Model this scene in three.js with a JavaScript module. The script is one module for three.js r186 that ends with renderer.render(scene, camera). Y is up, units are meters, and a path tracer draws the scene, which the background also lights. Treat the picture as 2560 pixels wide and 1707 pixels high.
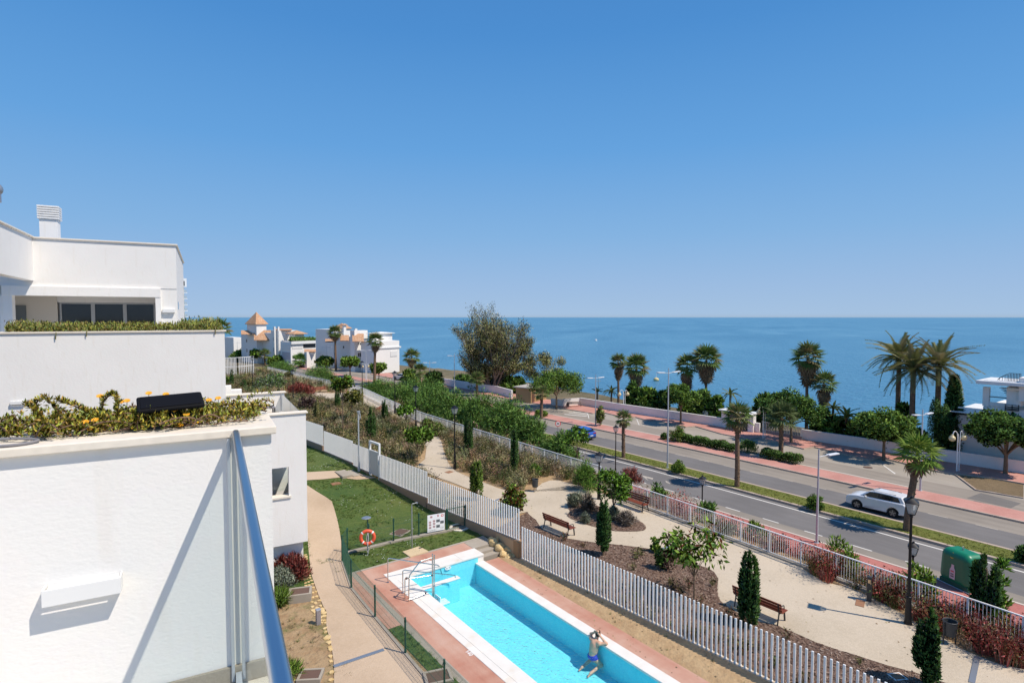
import * as THREE from 'three';
import { mergeGeometries } from 'three/addons/utils/BufferGeometryUtils.js';
import { RoundedBoxGeometry } from 'three/addons/geometries/RoundedBoxGeometry.js';
import { MarchingCubes } from 'three/addons/objects/MarchingCubes.js';

// ------------------------------------------------------------ camera, sky, sun, exposure
const scene = new THREE.Scene();
const FPX = 1414, EYE = 11.35, YAW = Math.atan(1050 / 1414), PITCH = Math.atan(60.5 / 1414);
const camera = new THREE.PerspectiveCamera(2 * Math.atan(853.5 / FPX) * 180 / Math.PI, 1024 / 682, 0.1, 200000);
camera.position.set(0, EYE, 0);
camera.rotation.order = 'YXZ';
camera.rotation.set(-PITCH, -YAW, 0);
const SUN = new THREE.Vector3(0.5 * 0.559, 0.829, 0.866 * 0.559).normalize();
const sun = new THREE.DirectionalLight(new THREE.Color().setRGB(1, 0.905, 0.78), 4.7);
sun.position.copy(SUN).multiplyScalar(150).add(new THREE.Vector3(30, 0, -40));
sun.target.position.set(30, 0, -40);
sun.castShadow = true;
Object.assign(sun.shadow.camera, { left: -120, right: 120, top: 120, bottom: -120, near: 1, far: 400 });
sun.shadow.mapSize.set(4096, 4096);
scene.add(sun, sun.target);
{
  const w = 64, h = 512, a = new Float32Array(w * h * 4);
  const st = [[-90, .30, .36, .42], [-4, .38, .47, .58], [0, .37, .52, .715], [3, .32, .485, .725], [8, .225, .435, .725], [16, .128, .35, .70], [26, .074, .262, .61], [40, .05, .192, .505], [90, .03, .11, .33]];
  for (let y = 0; y < h; y++) {
    const e = (y + .5) / h * 180 - 90;
    let i = 0; while (i < st.length - 2 && e > st[i + 1][0]) i++;
    const t = Math.min(1, Math.max(0, (e - st[i][0]) / (st[i + 1][0] - st[i][0])));
    for (let x = 0; x < w; x++) { const o = (y * w + x) * 4; for (let c = 0; c < 3; c++) a[o + c] = st[i][c + 1] * (1 - t) + st[i + 1][c + 1] * t; a[o + 3] = 1; }
  }
  const t = new THREE.DataTexture(a, w, h, THREE.RGBAFormat, THREE.FloatType);
  t.mapping = THREE.EquirectangularReflectionMapping; t.minFilter = t.magFilter = THREE.LinearFilter; t.needsUpdate = true;
  scene.background = t; scene.environment = t;
}
const renderer = new THREE.WebGLRenderer({ antialias: true });
renderer.toneMapping = THREE.LinearToneMapping;
renderer.toneMappingExposure = 1.04;
renderer.shadowMap.enabled = true;

// ------------------------------------------------------------ helpers
let seed = 12345;
const rnd = () => { seed |= 0; seed = seed + 0x6D2B79F5 | 0; let t = Math.imul(seed ^ seed >>> 15, 1 | seed); t = t + Math.imul(t ^ t >>> 7, 61 | t) ^ t; return ((t ^ t >>> 14) >>> 0) / 4294967296; };
const rr = (a, b) => a + (b - a) * rnd();
const gs = () => (rnd() + rnd() + rnd() + rnd() - 2) * .86;
const V = (x, y, z) => new THREE.Vector3(x, y, z);
const PI = Math.PI, lerp = (a, b, t) => a + (b - a) * t, clamp = (x, a, b) => Math.min(b, Math.max(a, x));
// photo pixel (2560 x 1707) -> ray and points on known planes
const fwd = V(Math.sin(YAW) * Math.cos(PITCH), -Math.sin(PITCH), -Math.cos(YAW) * Math.cos(PITCH)), rgt = V(Math.cos(YAW), 0, Math.sin(YAW)), up = rgt.clone().cross(fwd);
const ray = (px, py) => fwd.clone().addScaledVector(rgt, (px - 1280) / FPX).addScaledVector(up, -(py - 853.5) / FPX);
const G = (px, py, Y = 0) => { const d = ray(px, py); return V(0, EYE, 0).addScaledVector(d, (Y - EYE) / d.y); };
const GH = (px, py, h) => { let p = G(px, py, .35); for (let i = 0; i < 12; i++) p = G(px, py, h(p.x, p.z)); return p; };
const PX = (px, py, X) => { const d = ray(px, py); return V(0, EYE, 0).addScaledVector(d, X / d.x); };
const PD = (px, py, dep) => V(0, EYE, 0).addScaledVector(ray(px, py), dep);           // at forward depth
const depth = p => V(p.x, p.y - EYE, p.z).dot(fwd);
const TOP = (px, py, b) => { const d = ray(px, py); return EYE + d.y * Math.hypot(b.x, b.z) / Math.hypot(d.x, d.z); };
// enlarged crops of the photograph that were measured: name -> offset and scale
const CR = { A: [740, 1020, 5.0043], B: [1100, 1160, 5.0043], C: [1500, 1394, 5.0043], D: [1900, 1394, 5.0043], E: [1430, 1180, 5.0043], g: [1790, 1160, 5.0043], I: [2090, 1394, 5.0043], J: [2090, 1160, 5.0043],
  K: [1340, 840, 3.92], L: [1240, 1000, 3.92], W: [960, 760, 3.92], N: [1900, 820, 3.5636], Q: [1760, 1160, 2.866], F: [540, 780, 4.704], H: [660, 1000, 3.36], h: [660, 1250, 3.36], T: [0, 480, 3.0157], b: [560, 960, 7.84], s: [0, 0, 1], q: [680, 1320, 7.84], r: [660, 1507, 7.84] };
const px = (c, x, y) => [CR[c][0] + x / CR[c][2], CR[c][1] + y / CR[c][2]];
const gp = (c, x, y, Y = 0) => G(...px(c, x, y), Y);
const list = (s, f) => { let c = 's'; const o = []; s.trim().split(/\s+/).forEach(t => { if (/^[A-Za-z]$/.test(t)) c = t; else { const [x, y] = t.split(',').map(Number); o.push(f(...px(c, x, y))); } }); return o; };
const ground = (s, Y = 0) => list(s, (x, y) => G(x, y, Y));

const names = {};
const numbered = n => { const k = names[n] = (names[n] ?? -1) + 1; return k ? n + '_' + String(k).padStart(3, '0') : n; };
const tag = (o, label, category, group) => { o.userData.label = label; o.userData.category = category; if (group) o.userData.group = group; return o; };
function thing(name, label, category, p = V(0, 0, 0), ry = 0, group) { const o = new THREE.Group(); o.name = numbered(name); o.position.copy(p); o.rotation.y = ry; scene.add(o); return tag(o, label, category, group); }
function mesh(name, g, m, parent = scene) { const o = new THREE.Mesh(Array.isArray(g) ? mg(g) : g, m); o.name = parent === scene ? numbered(name) : name; o.castShadow = o.receiveShadow = true; parent.add(o); return o; }
const struct = (name, g, m) => { const o = mesh(name, g, m); o.userData.kind = 'structure'; return o; };
const stuff = (o) => { o.userData.kind = 'stuff'; return o; };
function copy(o, p, ry = 0, s = 1, label) { const c = o.clone(); c.userData = { ...o.userData }; c.name = numbered(o.name.replace(/_\d{3}$/, '')); c.position.copy(p); c.rotation.y = ry; c.scale.setScalar(s); if (label) c.userData.label = label; scene.add(c); return c; }
function mg(list) {
  const col = list.some(g => g.attributes.color);
  return mergeGeometries(list.map(g => {
    const n = g.index ? g.toNonIndexed() : g.clone();
    for (const k of Object.keys(n.attributes)) if (!['position', 'normal', 'uv', 'color'].includes(k)) n.deleteAttribute(k);
    if (!n.attributes.normal) n.computeVertexNormals();
    if (!n.attributes.uv) n.setAttribute('uv', new THREE.BufferAttribute(new Float32Array(n.attributes.position.count * 2), 2));
    if (col && !n.attributes.color) n.setAttribute('color', new THREE.BufferAttribute(new Float32Array(n.attributes.position.count * 3).fill(1), 3));
    return n;
  }));
}
// metric uv by the main direction of each face
function buv(g, s = 1) {
  const n = g.index ? g.toNonIndexed() : g; n.computeVertexNormals();
  const p = n.attributes.position, q = n.attributes.normal, u = new Float32Array(p.count * 2);
  for (let i = 0; i < p.count; i++) {
    const ax = Math.abs(q.getX(i)), ay = Math.abs(q.getY(i)), az = Math.abs(q.getZ(i));
    const [a, b] = ay > ax && ay > az ? [p.getX(i), p.getZ(i)] : ax > az ? [p.getZ(i), p.getY(i)] : [p.getX(i), p.getY(i)];
    u[i * 2] = a * s; u[i * 2 + 1] = b * s;
  }
  n.setAttribute('uv', new THREE.BufferAttribute(u, 2)); return n;
}
// box from min/max corners
const bx = (x0, x1, y0, y1, z0, z1) => buv(new THREE.BoxGeometry(Math.abs(x1 - x0), Math.abs(y1 - y0), Math.abs(z1 - z0)).translate((x0 + x1) / 2, (y0 + y1) / 2, (z0 + z1) / 2));
const rb = (x0, x1, y0, y1, z0, z1, r = .01, s = 2) => buv(new RoundedBoxGeometry(Math.abs(x1 - x0), Math.abs(y1 - y0), Math.abs(z1 - z0), s, r).translate((x0 + x1) / 2, (y0 + y1) / 2, (z0 + z1) / 2));
const cyl = (r0, r1, h, x = 0, y = 0, z = 0, n = 12) => new THREE.CylinderGeometry(r1, r0, h, n).translate(x, y + h / 2, z);
const ball = (r, x, y, z, sx = 1, sy = 1, sz = 1, n = 12) => new THREE.SphereGeometry(r, n, Math.max(6, n * .7 | 0)).scale(sx, sy, sz).translate(x, y, z);
function bar(a, b, r, n = 8, r1 = r) { const d = b.clone().sub(a), g = new THREE.CylinderGeometry(r1, r, d.length(), n); g.translate(0, d.length() / 2, 0); g.applyQuaternion(new THREE.Quaternion().setFromUnitVectors(V(0, 1, 0), d.normalize())); return g.translate(a.x, a.y, a.z); }
// box bar between two points with given section (w across, h up)
function beam(a, b, w, h) { const d = b.clone().sub(a), L = d.length(), g = new THREE.BoxGeometry(w, h, L); const m = new THREE.Matrix4().lookAt(b, a, V(0, 1, 0)); return buv(g).applyMatrix4(m).translate((a.x + b.x) / 2, (a.y + b.y) / 2, (a.z + b.z) / 2); }
const pipe = (pts, r, seg = 24, n = 8, tension = .5) => new THREE.TubeGeometry(new THREE.CatmullRomCurve3(pts, false, 'catmullrom', tension), seg, r, n);
// polyline pipe with rounded corners
function bent(pts, r, cr = .08, n = 8) { const P = new THREE.CurvePath(); let last = pts[0]; for (let i = 1; i < pts.length; i++) { const p = pts[i]; if (i < pts.length - 1) { const a = p.clone().sub(pts[i - 1]), b = pts[i + 1].clone().sub(p), c = Math.min(cr, a.length() * .45, b.length() * .45); const s = p.clone().addScaledVector(a.normalize(), -c), e = p.clone().addScaledVector(b.normalize(), c); P.add(new THREE.LineCurve3(last, s)); P.add(new THREE.QuadraticBezierCurve3(s, p, e)); last = e; } else P.add(new THREE.LineCurve3(last, p)); } const q = []; for (const c of P.curves) { const k = c.isLineCurve3 ? 1 : 4; for (let i = 0; i < k; i++) q.push(c.getPoint(i / k)); } q.push(pts[pts.length - 1]); const gs_ = []; for (let i = 0; i + 1 < q.length; i++) { if (q[i].distanceTo(q[i + 1]) < 1e-5) continue; gs_.push(bar(q[i], q[i + 1], r, n)); if (i) gs_.push(ball(r, q[i].x, q[i].y, q[i].z, 1, 1, 1, n)); } return mg(gs_); }
// tapered limb through points
function limb(pts, r0, r1, n = 7, seg = 10) {
  const c = new THREE.CatmullRomCurve3(pts), P = [], U = [], I = []; const fr = c.computeFrenetFrames(seg);
  for (let i = 0; i <= seg; i++) { const p = c.getPointAt(i / seg), r = lerp(r0, r1, i / seg); for (let j = 0; j <= n; j++) { const a = j / n * PI * 2; const v = p.clone().addScaledVector(fr.normals[i], Math.cos(a) * r).addScaledVector(fr.binormals[i], Math.sin(a) * r); P.push(v.x, v.y, v.z); U.push(j / n, i / seg * 3); } }
  for (let i = 0; i < seg; i++) for (let j = 0; j < n; j++) { const a = i * (n + 1) + j, b = a + n + 1; I.push(a, b, a + 1, b, b + 1, a + 1); }
  const g = new THREE.BufferGeometry(); g.setAttribute('position', new THREE.Float32BufferAttribute(P, 3)); g.setAttribute('uv', new THREE.Float32BufferAttribute(U, 2)); g.setIndex(I); g.computeVertexNormals(); return g;
}
const ext = (shape, d, bev = 0, seg = 2, cs = 12) => new THREE.ExtrudeGeometry(shape, { depth: d, bevelEnabled: bev > 0, bevelThickness: bev, bevelSize: bev, bevelOffset: -bev, bevelSegments: seg, curveSegments: cs });
const shp = pts => new THREE.Shape(pts.map(p => new THREE.Vector2(p[0], p[1])));
// flat or draped sheet from a plan outline (world points), holes allowed; h = height or function
function sheet(pts, h = 0, holes = [], maxE = 3) {
  const hf = typeof h === 'function' ? h : () => h;
  const c = pts.map(p => new THREE.Vector2(p.x, p.z)), ho = holes.map(q => q.map(p => new THREE.Vector2(p.x, p.z)));
  if (THREE.ShapeUtils.isClockWise(c)) c.reverse(); ho.forEach(q => { if (!THREE.ShapeUtils.isClockWise(q)) q.reverse(); });
  const all = c.concat(...ho); const P = []; const split = (a, b, d) => {
    const e = [a.distanceTo(b), b.distanceTo(d), d.distanceTo(a)]; const m = Math.max(...e);
    if (m <= maxE) { for (const v of [a, d, b]) P.push(v.x, hf(v.x, v.y), v.y); return; }
    const k = e.indexOf(m); const mid = k === 0 ? a.clone().add(b).multiplyScalar(.5) : k === 1 ? b.clone().add(d).multiplyScalar(.5) : d.clone().add(a).multiplyScalar(.5);
    if (k === 0) { split(a, mid, d); split(mid, b, d); } else if (k === 1) { split(a, b, mid); split(a, mid, d); } else { split(a, b, mid); split(mid, b, d); }
  };
  for (const [a, b, d] of THREE.ShapeUtils.triangulateShape(c, ho)) split(all[a], all[b], all[d]);
  const g = new THREE.BufferGeometry(); g.setAttribute('position', new THREE.Float32BufferAttribute(P, 3)); g.computeVertexNormals();
  const u = new Float32Array(P.length / 3 * 2); for (let i = 0; i < P.length / 3; i++) { u[i * 2] = P[i * 3]; u[i * 2 + 1] = P[i * 3 + 2]; } g.setAttribute('uv', new THREE.BufferAttribute(u, 2)); return g;
}
const inPoly = (x, z, p) => { let r = false; for (let i = 0, j = p.length - 1; i < p.length; j = i++) if ((p[i].z > z) !== (p[j].z > z) && x < (p[j].x - p[i].x) * (z - p[i].z) / (p[j].z - p[i].z) + p[i].x) r = !r; return r; };
const smooth = (pts, n = 4, closed = true) => new THREE.CatmullRomCurve3(pts, closed, 'centripetal').getPoints(pts.length * n).slice(0, closed ? -1 : undefined);

// ------------------------------------------------------------ noise, textures, materials
const HT = new Float32Array(65536); for (let i = 0; i < 65536; i++) HT[i] = rnd();
const hash = (x, y, s) => HT[(x * 73 + y * 9277 + s * 3719 + ((x * y) & 255) * 31) & 65535];
function vn(u, v, per, s) { const x = u * per, y = v * per, xi = Math.floor(x), yi = Math.floor(y); let fx = x - xi, fy = y - yi; fx = fx * fx * (3 - 2 * fx); fy = fy * fy * (3 - 2 * fy); const w = k => ((k % per) + per) % per; const a = hash(w(xi), w(yi), s), b = hash(w(xi + 1), w(yi), s), c = hash(w(xi), w(yi + 1), s), d = hash(w(xi + 1), w(yi + 1), s); return lerp(lerp(a, b, fx), lerp(c, d, fx), fy); }
const fb = (u, v, per, oct, s = 0) => { let a = 0, w = .5, t = 0; for (let i = 0; i < oct; i++) { a += w * vn(u, v, per << i, s + i); t += w; w *= .55; } return a / t; };
const enc = x => { x = clamp(x, 0, 1); return 255 * (x <= .0031308 ? 12.92 * x : 1.055 * Math.pow(x, 1 / 2.4) - .055); };
function tex(size, n, f, srgb = true) {   // f(u,v) -> linear rgb (or one value)
  const a = new Uint8Array(n * n * 4);
  for (let y = 0; y < n; y++) for (let x = 0; x < n; x++) { const c = f(x / n, y / n), o = (y * n + x) * 4; if (srgb) for (let k = 0; k < 3; k++) a[o + k] = enc(c[k]); else a[o] = a[o + 1] = a[o + 2] = clamp(c, 0, 1) * 255; a[o + 3] = 255; }
  const t = new THREE.DataTexture(a, n, n); t.wrapS = t.wrapT = THREE.RepeatWrapping; t.magFilter = THREE.LinearFilter; t.minFilter = THREE.LinearMipmapLinearFilter; t.generateMipmaps = true; if (srgb) t.colorSpace = THREE.SRGBColorSpace; t.repeat.set(1 / size, 1 / size); t.needsUpdate = true; return t;
}
const C3 = (r, g, b) => new THREE.Color().setRGB(r, g, b);
const mat = (c, rough = .8, o = {}) => new THREE.MeshStandardMaterial({ color: Array.isArray(c) ? C3(...c) : c, roughness: rough, ...o });
const mix3 = (a, b, t) => [lerp(a[0], b[0], t), lerp(a[1], b[1], t), lerp(a[2], b[2], t)];
const ramp = (t, cs) => { t = clamp(t, 0, .9999) * (cs.length - 1); const i = t | 0; return mix3(cs[i], cs[i + 1], t - i); };
const DS = { side: THREE.DoubleSide };
const bumpN = (size, n, per, oct, s = 5) => tex(size, n, (u, v) => fb(u, v, per, oct, s), false);
// ------------------------------------------------------------ materials
const M = {};
{
  const stB = tex(1.0, 1024, (u, v) => .8 * fb(u * .6, v, 100, 2, 1) + .2 * fb(u, v, 26, 2, 9), false);
  const plB = bumpN(2, 512, 40, 3, 2);
  const st = tex(3.1, 512, (u, v) => { const n = fb(u, v, 4, 5, 7); const k = clamp((fb(u * 3, v * .5, 8, 3, 17) - .62) * 2, 0, .25); return [.82 + .05 * (n - .5) - .1 * k, .80 + .05 * (n - .5) - .13 * k, .77 + .05 * (n - .5) - .18 * k]; });
  M.stucco = mat([1, 1, 1], .92, { map: st, bumpMap: stB, bumpScale: .0009 });
  M.plaster = mat([1, 1, 1], .9, { map: st, bumpMap: plB, bumpScale: .002 });
  
  const cp = tex(1.7, 512, (u, v) => { const n = fb(u, v, 5, 5, 11), m = fb(u, v, 60, 2, 4); return mix3([.74, .66, .55], [.8, .74, .64], n).map(c => c * (.93 + .14 * m)); });
  M.coping = mat([1, 1, 1], .7, { map: cp });
  M.poolCoping = mat([1, 1, 1], .75, { map: tex(2.3, 512, (u, v) => { const n = fb(u, v, 6, 5, 21), m = fb(u, v, 3, 4, 8); return mix3([.70, .66, .6], [.77, .74, .69], clamp(n * 1.3 - .1, 0, 1)).map((c, i) => c * (m > .62 ? 1 - (m - .62) * [.4, .8, 1.3][i] : 1)); }) });
  const asp = (c, s) => mat([1, 1, 1], .9, { map: tex(9, 1024, (u, v) => { const n = fb(u, v, 3, 4, s), k = fb(u * 7, v, 2, 3, s + 5), f = hash((u * 1024) | 0, (v * 1024) | 0, s); return c.map(x => x * (.82 + .36 * n) * (.9 + .2 * f) * (.8 + .4 * k)); }), bumpMap: bumpN(.8, 256, 48, 2, s), bumpScale: .004 });
  M.asphalt = asp([.152, .142, .136], 31); M.asphaltPale = asp([.262, .226, .186], 37); M.asphaltLot = asp([.33, .29, .24], 41); M.asphaltPatch = asp([.17, .155, .14], 45);
  M.paint = mat([.66, .63, .58], .8); M.paintWorn = mat([.42, .37, .31], .85);
  M.kerb = mat([1, 1, 1], .85, { map: tex(2, 256, (u, v) => { const n = fb(u, v, 6, 4, 3); return mix3([.36, .27, .21], [.52, .42, .34], n); }) });
  const pav = (a, b, s) => mat([1, 1, 1], .88, { map: tex(4, 1024, (u, v) => { const bx = u * 20, row = Math.floor(v * 40), by = v * 40 - row, q = bx + (row & 1) * .5, qx = q - Math.floor(q); const j = (by < .09 || qx < .05) ? .82 : 1; const n = hash(Math.floor(q) % 20, row, s), m = fb(u, v, 3, 5, s + 3); return mix3(a, b, clamp(.25 * n + m * .9 - .05, 0, 1)).map(c => c * j * (.93 + .14 * hash((u * 1024) | 0, (v * 1024) | 0, 9))); }) });
  M.redPave = pav([.43, .19, .15], [.58, .3, .245], 51);
  M.redPaveNear = pav([.38, .12, .1], [.5, .19, .155], 55);
  M.deck = mat([1, 1, 1], .8, { map: tex(6, 1024, (u, v) => { const r = fb(u * 6, v, 2, 5, 61), s = fb(u * .5 + v * 0, v, 24, 2, 63), m = fb(u, v, 3, 4, 66), f = hash((u * 1024) | 0, (v * 1024) | 0, 9); let c = ramp(.75 * r + .6 * m + .25 * s - .32, [[.3, .12, .08], [.44, .2, .135], [.51, .29, .21], [.55, .37, .29]]); return c.map(x => x * (.92 + .16 * f)); }), bumpMap: bumpN(1.5, 256, 16, 3, 60), bumpScale: .006 });
  M.gravel = mat([1, 1, 1], .95, { map: tex(10, 1024, (u, v) => { const m = fb(u, v, 3, 5, 71), f = hash((u * 1024) | 0, (v * 1024) | 0, 7), k = fb(u, v, 160, 2, 12); let c = ramp(.75 * m + .25 * k, [[.36, .295, .21], [.47, .39, .285], [.57, .48, .365], [.51, .425, .32]]); return c.map(x => x * (.84 + .3 * f)); }), bumpMap: bumpN(.7, 512, 40, 2, 70), bumpScale: .008 });
  M.walk = mat([1, 1, 1], .95, { map: tex(8, 1024, (u, v) => { const m = fb(u, v, 3, 5, 81), f = hash((u * 1024) | 0, (v * 1024) | 0, 7), k = fb(u, v, 90, 2, 14); let c = ramp(.8 * m + .2 * k, [[.37, .265, .175], [.46, .34, .23], [.54, .41, .29], [.49, .38, .28]]); return c.map(x => x * (.86 + .26 * f)); }), bumpMap: bumpN(.7, 512, 40, 2, 70), bumpScale: .006 });
  M.soil = mat([1, 1, 1], .97, { map: tex(5, 1024, (u, v) => { const m = fb(u, v, 4, 5, 91), k = fb(u, v, 24, 4, 92), f = hash((u * 1024) | 0, (v * 1024) | 0, 5); let c = ramp(.5 * m + .5 * k, [[.2, .12, .06], [.34, .22, .115], [.43, .3, .165], [.47, .34, .2]]); return c.map(x => x * (.85 + .3 * f)); }), bumpMap: bumpN(1.3, 512, 12, 5, 93), bumpScale: .05 });
  M.patchy = mat([1, 1, 1], .97, { map: tex(4, 1024, (u, v) => { const k = fb(u, v, 14, 4, 96), g = fb(u, v, 5, 4, 99), f = hash((u * 1024) | 0, (v * 1024) | 0, 5); let c = ramp(k, [[.17, .1, .055], [.3, .19, .1], [.36, .25, .14], [.4, .28, .16]]); if (g > .56) c = mix3(c, [.12, .14, .04], clamp((g - .56) * 7 * fb(u, v, 60, 2, 4), 0, .8)); return c.map(x => x * (.8 + .4 * f)); }), bumpMap: bumpN(1.3, 512, 12, 5, 93), bumpScale: .06 });
  M.mulch = mat([1, 1, 1], .97, { map: tex(3, 1024, (u, v) => { const k = fb(u * 1, v, 60, 3, 101), m = fb(u, v, 4, 4, 103), f = hash((u * 512) | 0, (v * 512) | 0, 5); return ramp(.6 * k + .3 * m + .15 * f - .05, [[.06, .032, .022], [.145, .085, .06], [.25, .165, .12], [.38, .28, .22]]); }), bumpMap: bumpN(.8, 512, 30, 3, 93), bumpScale: .05 });
  const gr = (cs, s) => mat([1, 1, 1], .95, { map: tex(12, 1024, (u, v) => { const m = fb(u, v, 4, 5, s), k = fb(u, v, 70, 3, s + 3), f = hash((u * 1024) | 0, (v * 1024) | 0, 3); return ramp(.72 * m + .4 * k - .06, cs).map(x => x * (.72 + .56 * f)); }), bumpMap: bumpN(1, 512, 60, 2, s), bumpScale: .06 });
  M.lawn = gr([[.045, .1, .016], [.08, .15, .024], [.14, .19, .036], [.27, .23, .075]], 111);
  M.medianGrass = gr([[.12, .16, .02], [.17, .205, .028], [.22, .23, .04], [.28, .24, .07]], 121);
  M.dryGround = gr([[.12, .08, .04], [.2, .14, .075], [.27, .19, .1], [.33, .24, .14]], 131);
  M.farLand = gr([[.06, .075, .025], [.12, .11, .05], [.22, .17, .1], [.28, .22, .14]], 141);
  M.sandstone = [0, 1, 2].map(i => mat([1, 1, 1], .9, { map: tex(.9, 256, (u, v) => { const n = fb(u, v, 4, 5, 151 + i); return ramp(n, [[.4, .26, .1], [.56, .39, .17], [.66, .49, .25], [.7, .55, .33]]); }), bumpMap: bumpN(.5, 128, 8, 4, 150), bumpScale: .02 }));
  M.concrete = mat([1, 1, 1], .9, { map: tex(3, 512, (u, v) => { const n = fb(u, v, 4, 5, 161), f = hash((u * 512) | 0, (v * 512) | 0, 3); return mix3([.3, .26, .21], [.44, .39, .32], n).map(x => x * (.92 + .16 * f)); }) });
  M.tileRoof = mat([1, 1, 1], .85, { map: tex(3, 512, (u, v) => { const n = fb(u, v, 12, 3, 171), f = hash((u * 12) | 0, (v * 9) | 0, 3); return ramp(.5 * n + .5 * f, [[.4, .19, .095], [.52, .3, .17], [.6, .41, .27]]); }) });
  M.bark = mat([1, 1, 1], .95, { map: tex(.6, 256, (u, v) => ramp(fb(u, v, 8, 4, 181), [[.1, .065, .04], [.2, .14, .09], [.3, .22, .15]])), bumpMap: bumpN(.4, 128, 10, 3, 180), bumpScale: .02 });
  M.palmBark = mat([1, 1, 1], .95, { map: tex(.5, 256, (u, v) => { const r = Math.abs(((v * 8) % 1) - .5); return ramp(.7 * fb(u, v, 10, 3, 185) + .5 * r, [[.09, .05, .03], [.19, .12, .075], [.28, .19, .12]]); }), bumpMap: bumpN(.4, 128, 10, 3, 180), bumpScale: .03 });
}
const leafMat = (o = {}) => new THREE.MeshStandardMaterial({ vertexColors: true, roughness: .75, side: THREE.DoubleSide, ...o });
M.leaf = new THREE.MeshPhysicalMaterial({ vertexColors: true, roughness: .8, side: THREE.DoubleSide, transmission: .3, thickness: 0, specularIntensity: .4 }); M.dull = leafMat({ roughness: .95 });
M.white = mat([.78, .78, .77], .45); M.whiteRough = mat([.74, .73, .71], .75);
M.black = mat([.012, .012, .014], .45, { metalness: .3 }); M.darkGrey = mat([.05, .052, .056], .5, { metalness: .4 });
M.galv = mat([.42, .44, .46], .45, { metalness: .75 }); M.lampGrey = mat([.5, .53, .56], .5, { metalness: .3 });
M.steel = mat([.6, .58, .55], .22, { metalness: 1 });
M.greenPaint = mat([.012, .075, .05], .5); M.greenWire = mat([.02, .1, .065], .6);
M.rust = mat([.3, .15, .08], .8); M.brownCover = mat([.13, .075, .055], .85);
M.wood = [0, 1, 2].map(i => mat([1, 1, 1], .55, { map: tex(1, 256, (u, v) => ramp(fb(u, v * 14, 3, 4, 201 + i) * .8 + .1, [[.12, .025, .012], [.21, .05, .022], [.3, .085, .036]])) }));

M.rubber = mat([.012, .012, .013], .85); M.glassDark = mat([.012, .014, .016], .04, { metalness: 0 });
M.glass = new THREE.MeshPhysicalMaterial({ color: C3(.93, .97, .95), roughness: .02, transmission: 1, thickness: 0, ior: 1.5 });
M.frost = new THREE.MeshPhysicalMaterial({ color: C3(.85, .87, .86), roughness: .35, transmission: .8, thickness: 0, ior: 1.45 });
M.winGlass = mat([.03, .035, .04], .05, { metalness: 0 });
M.skin = mat([.62, .36, .24], .6);

// ------------------------------------------------------------ sea and land
const L0 = 0, U0 = .35, ROAD = -4.6, SEA = -14;
{
  const t = tex(900, 1024, (u, v) => { const a = fb(u, v, 5, 5, 211), b = fb(u * .25, v, 20, 5, 213), k = clamp(.5 * a + 1.1 * b - .3, 0, 1); return ramp(k, [[.048, .168, .285], [.066, .208, .33], [.086, .24, .365], [.125, .29, .405]]); });
  const wv = tex(46, 1024, (u, v) => .6 * fb(u, v, 14, 3, 217) + .4 * fb(u, v, 50, 3, 219), false);
  t.rotation = -YAW; M.sea = new THREE.MeshPhysicalMaterial({ color: 0xffffff, map: t, roughness: .32, specularIntensity: .55, bumpMap: wv, bumpScale: 1.1 });
  const xs = [40, 120, 240, 480, 1000, 3000, 12000, 60000], P = [], I = [];
  const g = new THREE.PlaneGeometry(1, 1); g.dispose();
  const Lx = [-40000, -6000, -1500, -500, -150, 0, 60, 120, 240, 500, 1200, 4000, 15000, 70000], Lz = [-90000, -20000, -6000, -2500, -1200, -600, -300, -150, -60, 20, 100, 400, 2000];
  for (const z of Lz) for (const x of Lx) P.push(x, SEA, z);
  for (let j = 0; j < Lz.length - 1; j++) for (let i = 0; i < Lx.length - 1; i++) { const a = j * Lx.length + i, b = a + Lx.length; I.push(a, b, a + 1, b, b + 1, a + 1); }
  const s = new THREE.BufferGeometry(); s.setAttribute('position', new THREE.Float32BufferAttribute(P, 3)); s.setIndex(I); const n = s.toNonIndexed(); n.computeVertexNormals();
  const u = []; for (let i = 0; i < n.attributes.position.count; i++) u.push(n.attributes.position.getX(i), n.attributes.position.getZ(i)); n.setAttribute('uv', new THREE.Float32BufferAttribute(u, 2));
  struct('sea', n, M.sea);
}
const along = (tab, z) => { for (let i = 0; i + 1 < tab.length; i++) if (z >= tab[i + 1][0]) return lerp(tab[i][1], tab[i + 1][1], clamp((z - tab[i][0]) / (tab[i + 1][0] - tab[i][0]), 0, 1)); return tab[tab.length - 1][1]; };
// picket fence line: [z, x]; road bend; shore; lawn height
const FX = z => along([[20, 18.2], [-5, 17.05], [-9.3, 16.75], [-16, 16.35], [-20.9, 16.0], [-28.4, 15.1], [-35, 14.5], [-42.5, 13.8], [-60, 11.8]], z);
const RS = z => { const t = Math.max(0, -35 - z); return -.052 * (t - 18 * (1 - Math.exp(-t / 18))); };
const SHORE = z => along([[200, 88], [-40, 84], [-75, 84], [-150, 90], [-220, 74], [-300, 30], [-420, -60], [-800, -400]], z);
const HL = (x, z) => U0 + clamp((-26 - z) / 13, 0, 1) * .9;
const RAILX = z => along([[20, 25.1], [-5, 25.35], [-10, 25.6], [-16, 25.93], [-24.6, 26.3], [-27, 27.8], [-45, 28], [-54, 28.2], [-60, 28.7], [-68, 29.8], [-78, 31.3], [-84, 31.4], [-97, 30.3], [-120, 29.2], [-140, 28]], z);
const POOL = { x0: 10.47, x1: 13.93, z0: -21.56, z1: -5.5 };
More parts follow.
